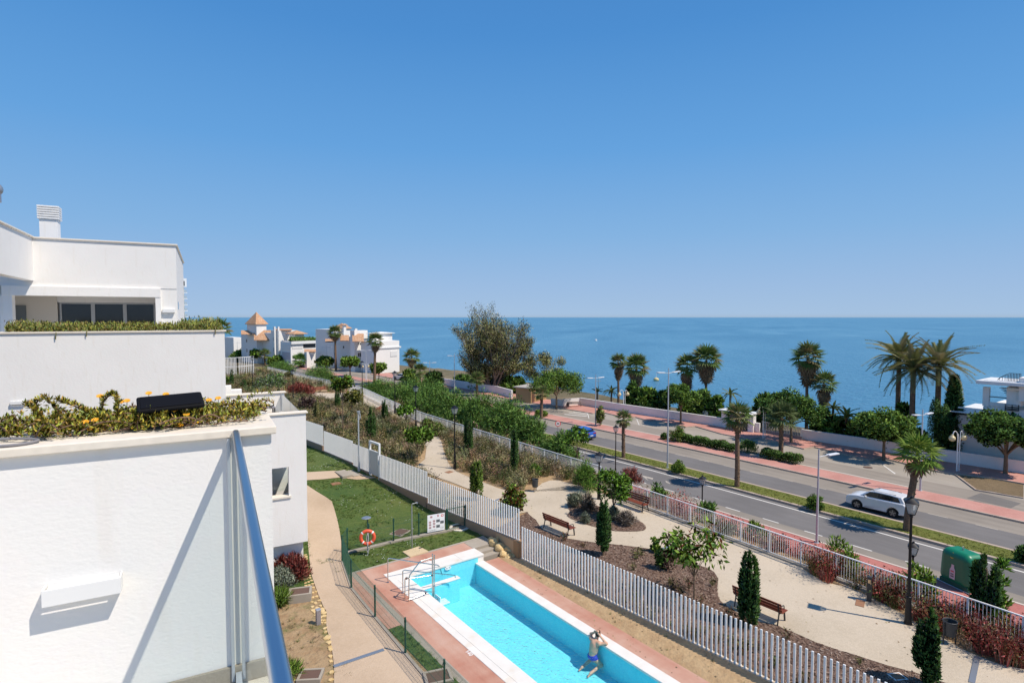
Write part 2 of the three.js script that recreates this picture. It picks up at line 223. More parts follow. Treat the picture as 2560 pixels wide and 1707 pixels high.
function HTer(x, z) {
  if (x > 9.9 && x < 14.3 && z > -22.2 && z < -5) return -2.9;
  const xf = FX(z), xr = RAILX(z) + .7, lo = ROAD - .12;
  if (x < xf) { if (z > -23 && x > 8.6) return -.14; return HL(x, z) - .14; }
  if (x < xr) return -.14;
  if (x < xr + 5.5) return lerp(-.14, lo, (x - xr) / 5.5);
  const s = SHORE(z); if (x < s) return lo; return lerp(lo, SEA - 3, clamp((x - s) / 9, 0, 1));
}
{
  const R = (a, b, s) => { const o = []; for (let x = a; x < b - 1e-6; x += s) o.push(x); return o; };
  const Lx = [-600, -300, -150, -80, ...R(-40, 0, 5), ...R(0, 38, .5), ...R(38, 80, 3), ...R(80, 100, 1.5), 104, 130], Lz = [-800, -600, -480, -420, ...R(-400, -130, 9), ...R(-130, -50, 3), ...R(-50, 0, .5), ...R(0, 40, 4), 60, 120, 200];
  const P = [], I = [], uv = [];
  for (const z of Lz) for (const x of Lx) { P.push(x, HTer(x, z), z); uv.push(x, z); }
  const W = Lx.length; for (let j = 0; j < Lz.length - 1; j++) for (let i = 0; i < W - 1; i++) { const a = j * W + i, b = a + W; I.push(a, b, a + 1, b, b + 1, a + 1); }
  const g = new THREE.BufferGeometry(); g.setAttribute('position', new THREE.Float32BufferAttribute(P, 3)); g.setAttribute('uv', new THREE.Float32BufferAttribute(uv, 2)); g.setIndex(I); g.computeVertexNormals();
  struct('terrain', g, M.farLand);
}
// ------------------------------------------------------------ road and pavements (strips that run along z)
function strip(xa, xb, y, z0, z1, bend = 1, ya = y) { const P = [], uv = [], n = Math.max(2, Math.round((z0 - z1) / 4)); const I = []; for (let i = 0; i <= n; i++) { const z = lerp(z0, z1, i / n), s = bend * RS(z); const a = typeof xa === 'function' ? xa(z) : xa + s, b = typeof xb === 'function' ? xb(z) : xb + s; P.push(a, ya, z, b, y, z); uv.push(a, z, b, z); if (i) { const k = i * 2; I.push(k - 2, k - 1, k, k - 1, k + 1, k); } } const g = new THREE.BufferGeometry(); g.setAttribute('position', new THREE.Float32BufferAttribute(P, 3)); g.setAttribute('uv', new THREE.Float32BufferAttribute(uv, 2)); g.setIndex(I); g.computeVertexNormals(); return g; }
const kerbStrip = (xa, xb, y0, y1, z0, z1) => mg([strip(xa, xb, y1, z0, z1), strip(xa, xa, y1, z0, z1, 1, y0), strip(xb, xb, y0, z0, z1, 1, y1)]);
const ZA = 30, ZB = -190, WALLX = z => along([[30, 79], [-30, 74.4], [-41.1, 73.4], [-54, 72.2], [-64.5, 71.1], [-74.4, 70.6], [-190, 66]], z);
struct('road', [strip(42.4, 47.2, ROAD, ZA, ZB), strip(50.0, 54.3, ROAD, ZA, ZB)], M.asphalt);
struct('road_outer_lane', [strip(40.9, 42.398, ROAD, ZA, ZB), strip(54.302, 57.5, ROAD, ZA, ZB)], M.asphaltPale);
struct('service_road', [strip(60.95, WALLX, ROAD + .004, ZA, ZB)], M.asphaltLot);
struct('service_lane', [strip(61.3, 64.9, ROAD + .008, ZA, ZB)], M.asphaltPale);
struct('median_grass', [strip(47.5, 49.72, ROAD + .16, ZA, ZB)], M.medianGrass);
struct('kerb', [kerbStrip(47.2, 47.5, ROAD - .02, ROAD + .17, ZA, ZB), kerbStrip(49.72, 50.0, ROAD - .02, ROAD + .17, ZA, ZB)], M.kerb);
struct('kerb', [kerbStrip(57.5, 57.72, ROAD - .02, ROAD + .15, ZA, ZB)], M.kerb);
struct('red_pavement', [strip(57.72, 60.6, ROAD + .14, ZA, ZB), strip(60.6, 60.95, ROAD, ZA, ZB, 1, ROAD + .14)], M.redPave);
struct('near_kerb', [kerbStrip(40.7, 40.9, ROAD - .02, ROAD + .15, ZA, ZB)], mat([.55, .47, .4], .85));
struct('near_red_pavement', [strip(z => RAILX(z) + 5.8, 40.7, ROAD + .13, ZA, ZB, 1)], M.redPaveNear);
{ // lines
  const dash = (x, z0, len, w, m, nm) => struct(nm, strip(x - w / 2, x + w / 2, ROAD + .005, z0, z0 - len), m);
  struct('edge_line', strip(46.4, 46.58, ROAD + .005, ZA, ZB), M.paint);
  struct('edge_line', strip(61.2, 61.5, ROAD + .013, -20, -70), mat([.5, .45, .38], .85));
  for (let z = 4; z > -70; z -= 3.27) dash(42.4, z - .2, 1.3, .13, M.paint, 'lane_dash');
  for (let z = 4; z > -80; z -= 3.1) dash(54.3, z - .3, 1.35, .13, M.paintWorn, 'lane_dash');
  // arrow and give-way marks on the near carriageway
  const q = ground('E 860,35 1020,75 1010,95 930,70 960,110', ROAD + .006); struct('road_arrow', sheet(q, ROAD + .006), M.paintWorn);
  struct('road_arrow', sheet(ground('E 1170,105 1240,130 1230,150 1180,130', ROAD + .006), ROAD + .006), M.paintWorn);
  // parking bay lines and hatching
  for (const s of ['K 498,745 506,745 524,806 516,806', 'K 985,815 992,815 1016,872 1008,872', 'K 275,768 282,764 500,783 495,788', 'K 318,752 325,749 512,768 508,772', 'K 360,742 366,739 505,754 500,757', 'g 2085,10 2100,8 2255,118 2240,124', 'K 1940,945 1950,945 1830,968 1815,965'])
    struct('bay_line', sheet(ground(s, ROAD + .018), ROAD + .018), M.paint);
  struct('asphalt_patch', sheet(ground('J 1645,425 1820,360 2325,490 2195,550', ROAD + .012), ROAD + .012), M.asphaltPatch);
  struct('asphalt_patch', sheet(ground('J 1690,470 1740,455 1930,505 1890,522', ROAD + .014), ROAD + .014), M.asphaltPatch);
  // saw-tooth red pavement along the sea wall
  const saw = [[20, 71], [-16, 71], [-20, 69.6], [-26, 71.3], [-26.2, 69.0], [-33, 70.6], [-33.3, 68.6], [-40, 70.2], [-40.3, 68.4], [-44.3, 68.5], [-49.7, 70.2], [-50.2, 68.6], [-56.4, 69.4], [-56.7, 68.2], [-60, 69.1], [-60.5, 67.3], [-66, 68.2], [-66.5, 66], [-75, 65.4], [-88, 64.8], [-100, 63.5], [-150, 62]];
  const top = [], pts = saw.map(([z, x]) => V(x, 0, z)); for (const [z] of saw.filter((_, i) => i % 2 === 0)) top.push(V(WALLX(z) - .01, 0, z)); top.push(V(WALLX(-150), 0, -150));
  struct('sawtooth_pavement', sheet([...pts, ...top.reverse()], ROAD + .13), M.redPave);
  const kg = []; for (let i = 0; i + 1 < pts.length; i++) kg.push(beam(pts[i].clone().setY(ROAD + .07), pts[i + 1].clone().setY(ROAD + .07), .1, .15)); struct('sawtooth_kerb', kg, M.kerb);
  struct('dry_bed', sheet(ground('J 1500,130 1760,320 1960,340 2352,420 2352,180 1560,60', ROAD + .02), ROAD + .02), M.dryGround);
  struct('bed_kerb', [beam(gp('J', 1500, 130, ROAD + .06), gp('J', 1760, 325, ROAD + .06), .14, .12), beam(gp('J', 1760, 325, ROAD + .06), gp('J', 2352, 425, ROAD + .06), .14, .12)], M.kerb);
}
// ------------------------------------------------------------ garden ground: lawn, walk, beds
const LX = (s, h = HL) => list(s, (x, y) => GH(x, y, h));
{
  const lawn = [V(-6, 0, -62), V(FX(-62), 0, -62)]; for (let z = -60; z <= -24; z += 2) lawn.push(V(FX(z) - .02, 0, z)); lawn.push(V(FX(-22.9), 0, -22.9), V(15.54, 0, -22.9), V(15.54, 0, -23.25), V(8.7, 0, -23.25), V(-6, 0, -23.25));
  struct('lawn', sheet(lawn, (x, z) => HL(x, z) - (x > 15.2 && z > -23 ? .02 : 0), [], 1.5), M.lawn);
  struct('lawn', sheet([V(-8, 0, -23.24), V(8.75, 0, -23.24), V(8.75, 0, 8), V(-8, 0, 8)], U0 - .01), M.patchy);
  // walk from the building past the green fence
  const walkR = 'H 357,715 440,770 520,818 568,852 590,920 612,1000 632,1090 648,1200 660,1340 h 738,748 940,994 1195,1300 1460,1560 1700,1830', walkL = 'r 1370,1900 1370,1568 1370,1250 1340,1000 1290,700 1235,560 1215,420 1225,180 q 1000,1540 900,1300 760,900 700,300 690,100 680,-60 H 330,900 330,720';
  struct('walkway', sheet([...LX(walkR), ...LX(walkL)], (x, z) => HL(x, z) + .02, [], 1.5), M.walk);
  // cross drain on the walk
  const d0 = gp('r', 1365, 1245, U0 + .03), d1 = gp('r', 2345, 915, U0 + .03), d = d1.clone().sub(d0).normalize(), nrm = V(-d.z, 0, d.x);
  const dr = mesh('channel_drain', [beam(d0, d1, .15, .02)], M.galv); tag(dr, 'grey metal channel drain across the beige walkway', 'drain');
  // gate path with its two steps
  const gpth = LX('H 330,610 590,596 625,600 640,612 690,610 710,628 790,615 870,640 940,655 870,665 780,672 700,662 660,650 H 500,668 330,678');
  struct('gate_path', sheet(gpth, (x, z) => HL(x, z) + .03, [], 1.5), M.walk);
  const st = thing('path_step', 'two pale concrete steps on the lawn path to the gate', 'steps', LX('H 655,630')[0]);
  mesh('step', rb(-.25, .45, -.1, .13, -.75, .75, .015), M.concrete, st); mesh('step', rb(.45, .95, -.1, .05, -.7, .8, .015), M.concrete, st);
}
// park ground: dry soil, gravel path, mulch beds
const PARK = {};
{
  const base = []; for (let z = 20; z >= -130; z -= 2) base.push(V(FX(Math.max(z, -62)) + .12, 0, z)); for (let z = -130; z <= 20; z += 2) base.push(V(RAILX(z) + .75, 0, z));
  struct('park_soil', sheet(base, -.02, [], 6), M.soil);
  const upper = 'I 3400,1650 2352,1400 2000,1320 1750,1220 1550,1130 1480,1080 1040,850 860,720 720,640 530,550 300,430 180,370 0,300 D 1100,370 800,310 680,230 550,150 g 1080,1290 800,1170 500,1060 200,960 E 2352,985 1900,800 1600,690 1150,540 900,440 650,370 500,310 360,265 200,205 50,160 0,150 B 1900,320 1700,270 1560,225 1480,205 1380,205 1280,240 1225,285 1180,340 1030,350 830,330 720,300 520,220 380,170 260,110 A 2190,880 2000,790 1940,740 1900,680 1850,560 1820,420 1760,330 1650,240 1500,180 1400,110 1300,60 F 2120,1160 1960,1060 1850,1010 1740,990 1600,955 1500,950 1350,955 1100,945 900,945 820,940';
  const lower = 'F 820,1000 1000,1010 1180,1040 1300,1060 1500,1070 1650,1120 1800,1145 1960,1190 2100,1250 A 1500,215 1550,290 1600,380 1630,500 1612,640 1540,700 1500,745 1700,840 2000,960 2200,1050 B 0,170 400,330 720,480 1000,620 1090,600 1120,640 1200,700 1250,780 1300,830 1450,890 1610,935 1800,965 1950,985 2110,1000 E 520,905 700,925 900,950 1050,975 1180,990 1300,1050 1500,1140 1680,1195 1780,1250 1830,1330 1830,1500 C 1475,320 1470,400 1480,480 1510,540 1560,590 1740,700 1970,800 2230,850 D 300,890 500,970 700,1060 930,1140 1200,1220 1600,1350 1950,1440 I 1270,1530 2000,1800';
  PARK.path = [...ground(upper), ...ground(lower)];
  PARK.island = smooth(ground('E 930,705 885,738 760,747 600,745 480,735 320,700 150,650 0,612 B 1800,740 1640,690 1590,640 1625,600 1610,560 1590,500 E 0,330 150,380 300,420 480,480 620,520 790,590 885,640'), 2);
  struct('gravel_path', sheet(PARK.path, .012, [], 4), M.gravel);
  struct('mulch_bed', sheet(PARK.island, .03, [], 3), M.mulch);
  PARK.mulch = [...ground('B 1090,600 1120,640 1200,700 1250,780 1300,830 1450,890 1610,935 1800,965 1950,985 2110,1000 E 520,905 700,925 900,950 1050,975 1180,990 1300,1050 1500,1140 1680,1195 1780,1250 1830,1330 1830,1500 C 1475,320 1470,400 1480,480 1510,540 1560,590 1740,700 1970,800 2230,850 D 300,890 500,970 700,1060 930,1140 1200,1220 1600,1350 1950,1440 I 1270,1530 2000,1800')];
  const inner = []; for (let z = -4; z >= -24.5; z -= 1) inner.push(V(FX(z) + .14, 0, z));
  PARK.mulchPoly = [...PARK.mulch, ...inner];
  struct('mulch_bed', sheet(PARK.mulchPoly, .0, [], 3), M.mulch);
  // pale kerb between the path and the railing
  const kb = []; for (let z = -8; z > -58; z -= 2) kb.push(beam(V(RAILX(z), .03, z), V(RAILX(z - 2), .03, z - 2), .3, .1)); struct('railing_kerb', kb, M.concrete);
}
// joint lines across the gravel path (flush drains)
for (const [s, lab] of [['I 1775,1235 1705,1566', 'steel channel drain across the gravel path beside the litter bin'], ['E 1080,975 1400,880', 'steel channel drain across the path behind the leafy sapling'], ['B 690,458 750,435', 'short channel drain by the reddish bush']]) { const [a, b] = ground(s, .02); tag(mesh('channel_drain', beam(a, b, .16, .03), M.galv), lab, 'drain'); }
// ------------------------------------------------------------ white building on the left (own frame, turned 8.1 degrees)
const TH = 8.1 * PI / 180, bu = V(Math.sin(TH), 0, -Math.cos(TH)), bv = V(Math.cos(TH), 0, Math.sin(TH));
const BL = (px_, py_, zl) => { const d = ray(px_, py_), t = zl / -(d.dot(bu)); return V(d.dot(bv) * t, EYE + d.y * t, zl); };
const bl = (c, x, y, zl) => BL(...px(c, x, y), zl);
const toW = (x, y, z) => V(x * bv.x - z * bu.x, y, x * bv.z - z * bu.z);
const bGroup = (n, l, c, g) => thing(n, l, c, V(0, 0, 0), -TH, g);
const TF = 9.66;   // floor of the near terrace
{
  const w = bGroup('terrace_wall', 'rough white stucco terrace wall with pale stone coping and flowering plants on top', 'wall');
  mesh('wall', bx(-7, .262, .2, 10.808, -3.3, -2.85), M.stucco, w);
  for (let i = 0; i < 5; i++) mesh('coping_stone', rb(.285 - (i + 1) * 1.2, .285 - i * 1.2 - .003, 10.808, 10.845, -3.33, -2.82, .006), M.coping, w);
  mesh('skirting', rb(-7, .12, TF, 9.747, -2.851, -2.836, .004), M.concrete, w);
  const f = struct('terrace_floor', bx(-7, .14, TF - .3, TF, -2.85, 3), M.coping); f.rotation.y = -TH;
  const l = bGroup('wall_lamp', 'white open box wall lamp on the near stucco wall', 'wall lamp');
  mesh('front_panel', rb(-.586, -.328, 10.213, 10.28, -2.786, -2.78, .002), M.white, l);
  for (const x of [-.586, -.334]) mesh('side_panel', bx(x, x + .006, 10.213, 10.28, -2.849, -2.786), M.white, l);
  mesh('lamp_body', bx(-.575, -.34, 10.225, 10.268, -2.849, -2.818), M.white, l);
  mesh('mounting_plate', bx(-.56, -.355, 10.218, 10.28, -2.852, -2.849), M.whiteRough, l);
  const b = bGroup('glass_balustrade', 'clear glass balustrade with a bluish steel handrail beside the stucco wall', 'balustrade');
  const hp = [V(.111, 10.828, -2.822), V(.062, 10.828, .9)];
  mesh('handrail', (() => { const g = new RoundedBoxGeometry(.03, .034, hp[0].distanceTo(hp[1]), 3, .012); g.applyMatrix4(new THREE.Matrix4().lookAt(hp[1], hp[0], V(0, 1, 0))); return g.translate((hp[0].x + hp[1].x) / 2, 10.828, (hp[0].z + hp[1].z) / 2); })(), mat([.5, .53, .57], .32, { metalness: 1 }), b);
  mesh('glass_pane', beam(V(.108, 10.26, -2.83), V(.064, 10.26, .8), .01, 1.12), M.glass, b);
  for (const x of [.074, .112]) mesh('channel_and_shade_strip', rb(x, x + .014, TF + .02, 10.806, -2.851, -2.825, .003), M.lampGrey, b);  // grey strips: right one the channel, left one put for its shadow stripe
  mesh('base_channel', beam(V(.108, TF + .03, -2.83), V(.064, TF + .03, .8), .035, .06), M.lampGrey, b);
  const s = bGroup('solar_lamp', 'black flat solar lamp head on a stub post among the trailing flowers', 'lamp');
  const hd = new RoundedBoxGeometry(.262, .02, .15, 3, .009); hd.rotateX(.3).rotateY(.1).rotateZ(.03); const hc = bl('s', 426, 1006, -3.02); hd.translate(hc.x, hc.y, hc.z); mesh('lamp_head', hd, new THREE.MeshPhysicalMaterial({ color: C3(.01, .01, .011), roughness: .7, specularIntensity: .15 }), s);
  const rim = new RoundedBoxGeometry(.235, .004, .125, 2, .001); rim.translate(0, .0115, 0).rotateX(.3).rotateY(.1).rotateZ(.03).translate(hc.x, hc.y, hc.z); mesh('solar_panel', rim, new THREE.MeshPhysicalMaterial({ color: C3(.008, .008, .01), roughness: .7, specularIntensity: .15 }), s);
  mesh('post', cyl(.018, .014, hc.y - 10.845, hc.x + .005, 10.845, hc.z, 10), M.black, s);
  const hs = bGroup('drip_hose', 'thin grey irrigation hose lying on the stone coping', 'hose');
  mesh('hose', pipe([V(-.78, 10.852, -2.86), V(-.66, 10.852, -2.85), V(-.6, 10.855, -2.9), V(-.68, 10.86, -2.95), V(-.8, 10.86, -2.98)], .006, 30, 6), mat([.22, .21, .22], .7), hs);
}
{ // second block: big stepped apartment building
  const zp = -24.6, zb = -28, a = bGroup('apartment_building', 'white stepped apartment building with roof chimney, recessed terrace and sliding glass doors', 'building');
  const xl = -8.5, xr = bl('T', 1690, 1035, zp).x, yt = bl('T', 1000, 1047, zp).y;
  mesh('lower_wall', bx(xl, xr, .2, yt - .06, zp - .3, zp), M.plaster, a);
  mesh('body', bx(xl, xr - .3, .2, yt - 1.1, -40, zp - .3), M.plaster, a);
  mesh('end_wall', bx(xr - .3, xr, .2, yt - .9, -34, zp - .3), M.plaster, a);
  mesh('parapet_coping', rb(xl, xr + .06, yt - .06, yt, zp - .5, zp + .05, .01), M.coping, a);
  mesh('planter_back', bx(xl, xr, yt - 1.1, yt - .02, zp - 1.0, zp - .9), M.plaster, a);
  // penthouse
  const x0 = bl('T', 243, 500, zb).x, x1 = bl('T', 1325, 500, zb).x, yT = bl('T', 700, 372, zb).y, yB = bl('T', 700, 765, zb).y, yb2 = bl('T', 700, 742, zb).y, fl = yt - 1.1;
  const oL = bl('T', 95, 900, zb).x, oR = bl('T', 1172, 900, zb).x, cR = bl('T', 1212, 900, zb).x;
  mesh('penthouse_wall', bx(oL - 3, x1, yB + .25, yT, zb - .25, zb), M.plaster, a);
  mesh('lintel', rb(oL - .3, cR, yB - .12, yB + .25, zb - .3, zb + .12, .01), M.plaster, a);
  mesh('column', bx(oR, cR, fl, yB - .12, zb - .3, zb + .1), M.plaster, a);
  mesh('column', bx(oL - .35, oL, fl, yB - .12, zb - .3, zb + .1), M.plaster, a);
  mesh('side_wall', bx(x1 - .25, x1, fl, yT, zb - 9, zb - .25), M.plaster, a);
  mesh('wall_return', bx(cR, x1, fl, yB + .25, zb - .25, zb - .02), M.plaster, a);
  mesh('wing_wall', bx(x0 - .3, x0, fl + 3.0, bl('T', 0, 245, zb).y * 0 + yT + .02, zb, -19), M.plaster, a);
  mesh('wing_wall_low', bx(oL - 3, oL - .352, fl, yB + .24, zb - .2, zb), M.plaster, a);
  mesh('roof_coping', [rb(x0 - .05, x1 + .06, yT, yT + .06, zb - .4, zb + .06, .01), rb(x1 - .35, x1 + .06, yT, yT + .06, zb - 9, zb - .4, .01), rb(x0 - .35, x0 + .06, yT + .02, yT + .08, zb + .06, -19, .01)], M.coping, a);
  mesh('terrace_ceiling', bx(oL - 3, x1 - .25, yB + .05, yB + .2, zb - 3.2, zb - .25), M.plaster, a);
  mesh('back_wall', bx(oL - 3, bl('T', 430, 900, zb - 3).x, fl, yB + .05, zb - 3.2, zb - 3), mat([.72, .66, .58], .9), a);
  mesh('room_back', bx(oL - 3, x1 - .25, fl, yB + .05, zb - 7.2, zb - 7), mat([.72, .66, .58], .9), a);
  mesh('roof_slab', bx(oL - 3, x1 - .25, yB + .2, yB + .4, zb - 9, zb - .25), M.plaster, a);
  mesh('terrace_door', bx(bl('T', 98, 900, zb - 2.9).x, bl('T', 190, 900, zb - 2.9).x, fl, fl + 2.1, zb - 3, zb - 2.92), mat([.16, .18, .19], .4), a);
  // sliding doors
  const d0 = bl('T', 445, 900, zb - 3).x, d3 = bl('T', 1168, 900, zb - 3).x, dt = bl('T', 700, 832, zb - 3).y;
  mesh('door_head', bx(d0 - .1, d3 + .3, dt, yB + .05, zb - 3.15, zb - 3.0), M.plaster, a);
  for (let i = 0; i < 3; i++) {
    const u = lerp(d0, d3, i / 3), v = lerp(d0, d3, (i + 1) / 3), f = .07;
    const p = mesh('sliding_door', [bx(u, u + f, fl, dt, zb - 3.1, zb - 3.03), bx(v - f, v, fl, dt, zb - 3.1, zb - 3.03), bx(u + f, v - f, dt - f, dt, zb - 3.1, zb - 3.03), bx(u + f, v - f, fl, fl + f, zb - 3.1, zb - 3.03)], mat([.42, .43, .44], .5, { metalness: .3 }), a);
    mesh('pane', bx(u + f, v - f, fl + f, dt - f, zb - 3.075, zb - 3.065), M.winGlass, p);
  }
  const cur = (u, v) => { const g = new THREE.PlaneGeometry(v - u, dt - fl - .1, 40, 1); const p = g.attributes.position; for (let i = 0; i < p.count; i++) p.setZ(i, .035 * Math.sin(p.getX(i) * 42)); g.computeVertexNormals(); return g.translate((u + v) / 2, (dt + fl) / 2, zb - 3.02); };
  void cur;
  // small bracket lamp and slot window on the side
  mesh('bracket_lamp', rb(cR + .05, cR + .5, yB - .75, yB - .6, zb - .02, zb + .12, .01), M.white, a);
  mesh('slot_window', bx(x1 - .02, x1 + .004, bl('T', 1345, 880, zb).y, bl('T', 1345, 825, zb).y, zb - 1.6, zb - .6), M.glassDark, a);
  const ch = bl('T', 290, 200, zb - 1.5), ch2 = bl('T', 430, 200, zb - 1.5), cw = ch2.x - ch.x, cb = bl('T', 360, 100, zb - 1.5).y;
  const c = mesh('chimney', bx(ch.x, ch2.x, yT - .5, ch.y, zb - 1.5 - cw * .8, zb - 1.5), M.plaster, a);
  for (let i = 0; i < 6; i++) mesh('louvre', rb(ch.x - .06, ch2.x + .06, lerp(ch.y, cb, i / 6) + .01, lerp(ch.y, cb, (i + .85) / 6), zb - 1.56 - cw * .8, zb - 1.44, .01), M.white, c);
  mesh('louvre_core', bx(ch.x + .1, ch2.x - .1, ch.y, cb - .04, zb - 1.4 - cw * .8, zb - 1.6), M.whiteRough, c);
  const vt = bl('T', 8, 240, -20);
  mesh('roof_vent', [cyl(.12, .12, .3, vt.x - .15, yT + .08, -20.2), ball(.17, vt.x - .15, yT + .42, -20.2), cyl(.1, .03, .2, vt.x - .15, yT + .55, -20.2)], M.galv, a);
  // lamp on the lower wall
  const lp = bl('s', 44, 1006, zp), wl = bGroup('wall_lamp', 'white open box wall lamp on the lower wall of the stepped building', 'wall lamp');
  mesh('front_panel', rb(lp.x - .19, lp.x + .19, lp.y - .05, lp.y + .05, zp + .09, zp + .1, .003), M.white, wl); for (const s of [-.19, .18]) mesh('side_panel', bx(lp.x + s, lp.x + s + .01, lp.y - .05, lp.y + .05, zp, zp + .09), M.white, wl); mesh('lamp_body', bx(lp.x - .17, lp.x + .17, lp.y - .03, lp.y + .03, zp, zp + .045), M.white, wl);
  // lower terrace block with window opening
  const zf = -25.2, t = bGroup('terrace_block', 'white lower terrace block with stone coping, square window opening and glass side', 'building');
  const bxr = bl('s', 765, 1100, zf).x, byt = bl('s', 764, 1029, zf).y, byb = bl('s', 766, 1353, zf).y, w0 = bl('H', 62, 600, zf).x, w1 = bl('H', 205, 600, zf).x, wt = bl('H', 200, 562, zf).y, wb = bl('H', 205, 808, zf).y, tl = byt - 1.05, zr = -32.6;
  mesh('front_wall', [bx(.3, bxr, wt, byt - .06, zf - .28, zf), bx(.3, bxr, byb, wb, zf - .28, zf), bx(w1, bxr, wb, wt, zf - .28, zf), bx(.3, w0, wb, wt, zf - .28, zf)], M.plaster, t);
  mesh('front_coping', rb(.3, bxr + .08, byt - .06, byt, zf - .45, zf + .06, .012), M.coping, t);
  mesh('sill', rb(w0 - .05, w1 + .08, wb - .06, wb + .03, zf - .35, zf + .06, .01), M.coping, t);
  mesh('side_wall', [bx(bxr - .28, bxr, byb, wb, zr, zf - .28)], M.plaster, t); mesh('side_wall', bx(bxr - .28, bxr, wt + .2, tl - .1, zr, zf - .28), M.plaster, t);
  mesh('terrace_slab', bx(.3, bxr - .28, tl - .3, tl, zr, zf - .28), M.concrete, t);
  mesh('lower_slab', bx(.3, bxr - .28, byb, byb + .3, zr, zf - .28), M.concrete, t);
  mesh('inner_wall', bx(.3, bxr - .28, byb + .3, tl - .3, zf - 3.4, zf - 3.2), M.plaster, t);
  mesh('far_wall', bx(.3, bxr, .3, byt - .06, zr - .28, zr), M.plaster, t); mesh('far_coping', rb(.3, bxr + .08, byt - .06, byt, zr - .4, zr + .08, .012), M.coping, t);
  mesh('glass_side', bx(bxr - .16, bxr - .15, tl, byt - .08, zr + .05, zf - .5), M.frost, t); for (const z of [zr + .03, (zr + zf) / 2]) mesh('glass_post', bx(bxr - .17, bxr - .14, tl, byt - .08, z, z + .03), M.lampGrey, t);
  mesh('opening_glass', bx(w0 - .1, w1 + .1, wb + .05, wb + 1.0, zf - .75, zf - .74), M.glass, t);
  mesh('base', bx(.3, bl('s', 758, 1400, zf - .35).x, .1, byb, -32, zf - .35), M.plaster, t);
  mesh('stair_wall', [bx(xr + .02, xr + .5, tl, byt + .35, zr - 1.5, zr - .9), bx(xr + .5, xr + 1.0, tl, byt + .12, zr - 1.5, zr - .9)], M.plaster, t);
  // table and chairs on the terrace
  const tb = bGroup('terrace_table', 'dark framed outdoor table on the upper terrace', 'table'); const tc = bl('s', 655, 1010, -29.5), ty = tl + .74, tx = tc.x;
  mesh('table_top', rb(tx - 1.5, tx + .55, ty - .03, ty, -30, -29.1, .008), mat([.22, .2, .2], .6), tb); for (const [x, z] of [[-1.46, -29.96], [.51, -29.96], [-1.46, -29.14], [.51, -29.14]]) mesh('leg', bx(tx + x - .03, tx + x + .03, tl, ty - .03, z - .03, z + .03), M.darkGrey, tb);
  const chairAt = (x, z, ry, lab) => { const c = thing('terrace_chair', lab, 'chair', toW(x, tl, z), -TH + ry, 'chairs on the upper terrace'); mesh('seat', rb(-.24, .24, .42, .46, -.24, .24, .01), mat([.12, .115, .12], .8), c); mesh('backrest', rb(-.25, .25, .5, .92, .22, .26, .015), mat([.2, .19, .195], .85), c); for (const sx of [-.22, .22]) for (const sz of [-.21, .23]) mesh('leg', bx(sx - .018, sx + .018, 0, sz > 0 ? .9 : .44, sz - .018, sz + .018), M.darkGrey, c); return c; };
  for (const [x, z, r, l] of [[tx - 1.15, -28.9, 0, 'grey mesh outdoor chair at the table end beside the stepped wall'], [tx - .25, -28.9, 0, 'grey mesh outdoor chair in front of the middle of the terrace table'], [tx - .9, -30.3, PI, 'grey mesh outdoor chair on the far side of the terrace table']]) chairAt(x, z, r, l);
}
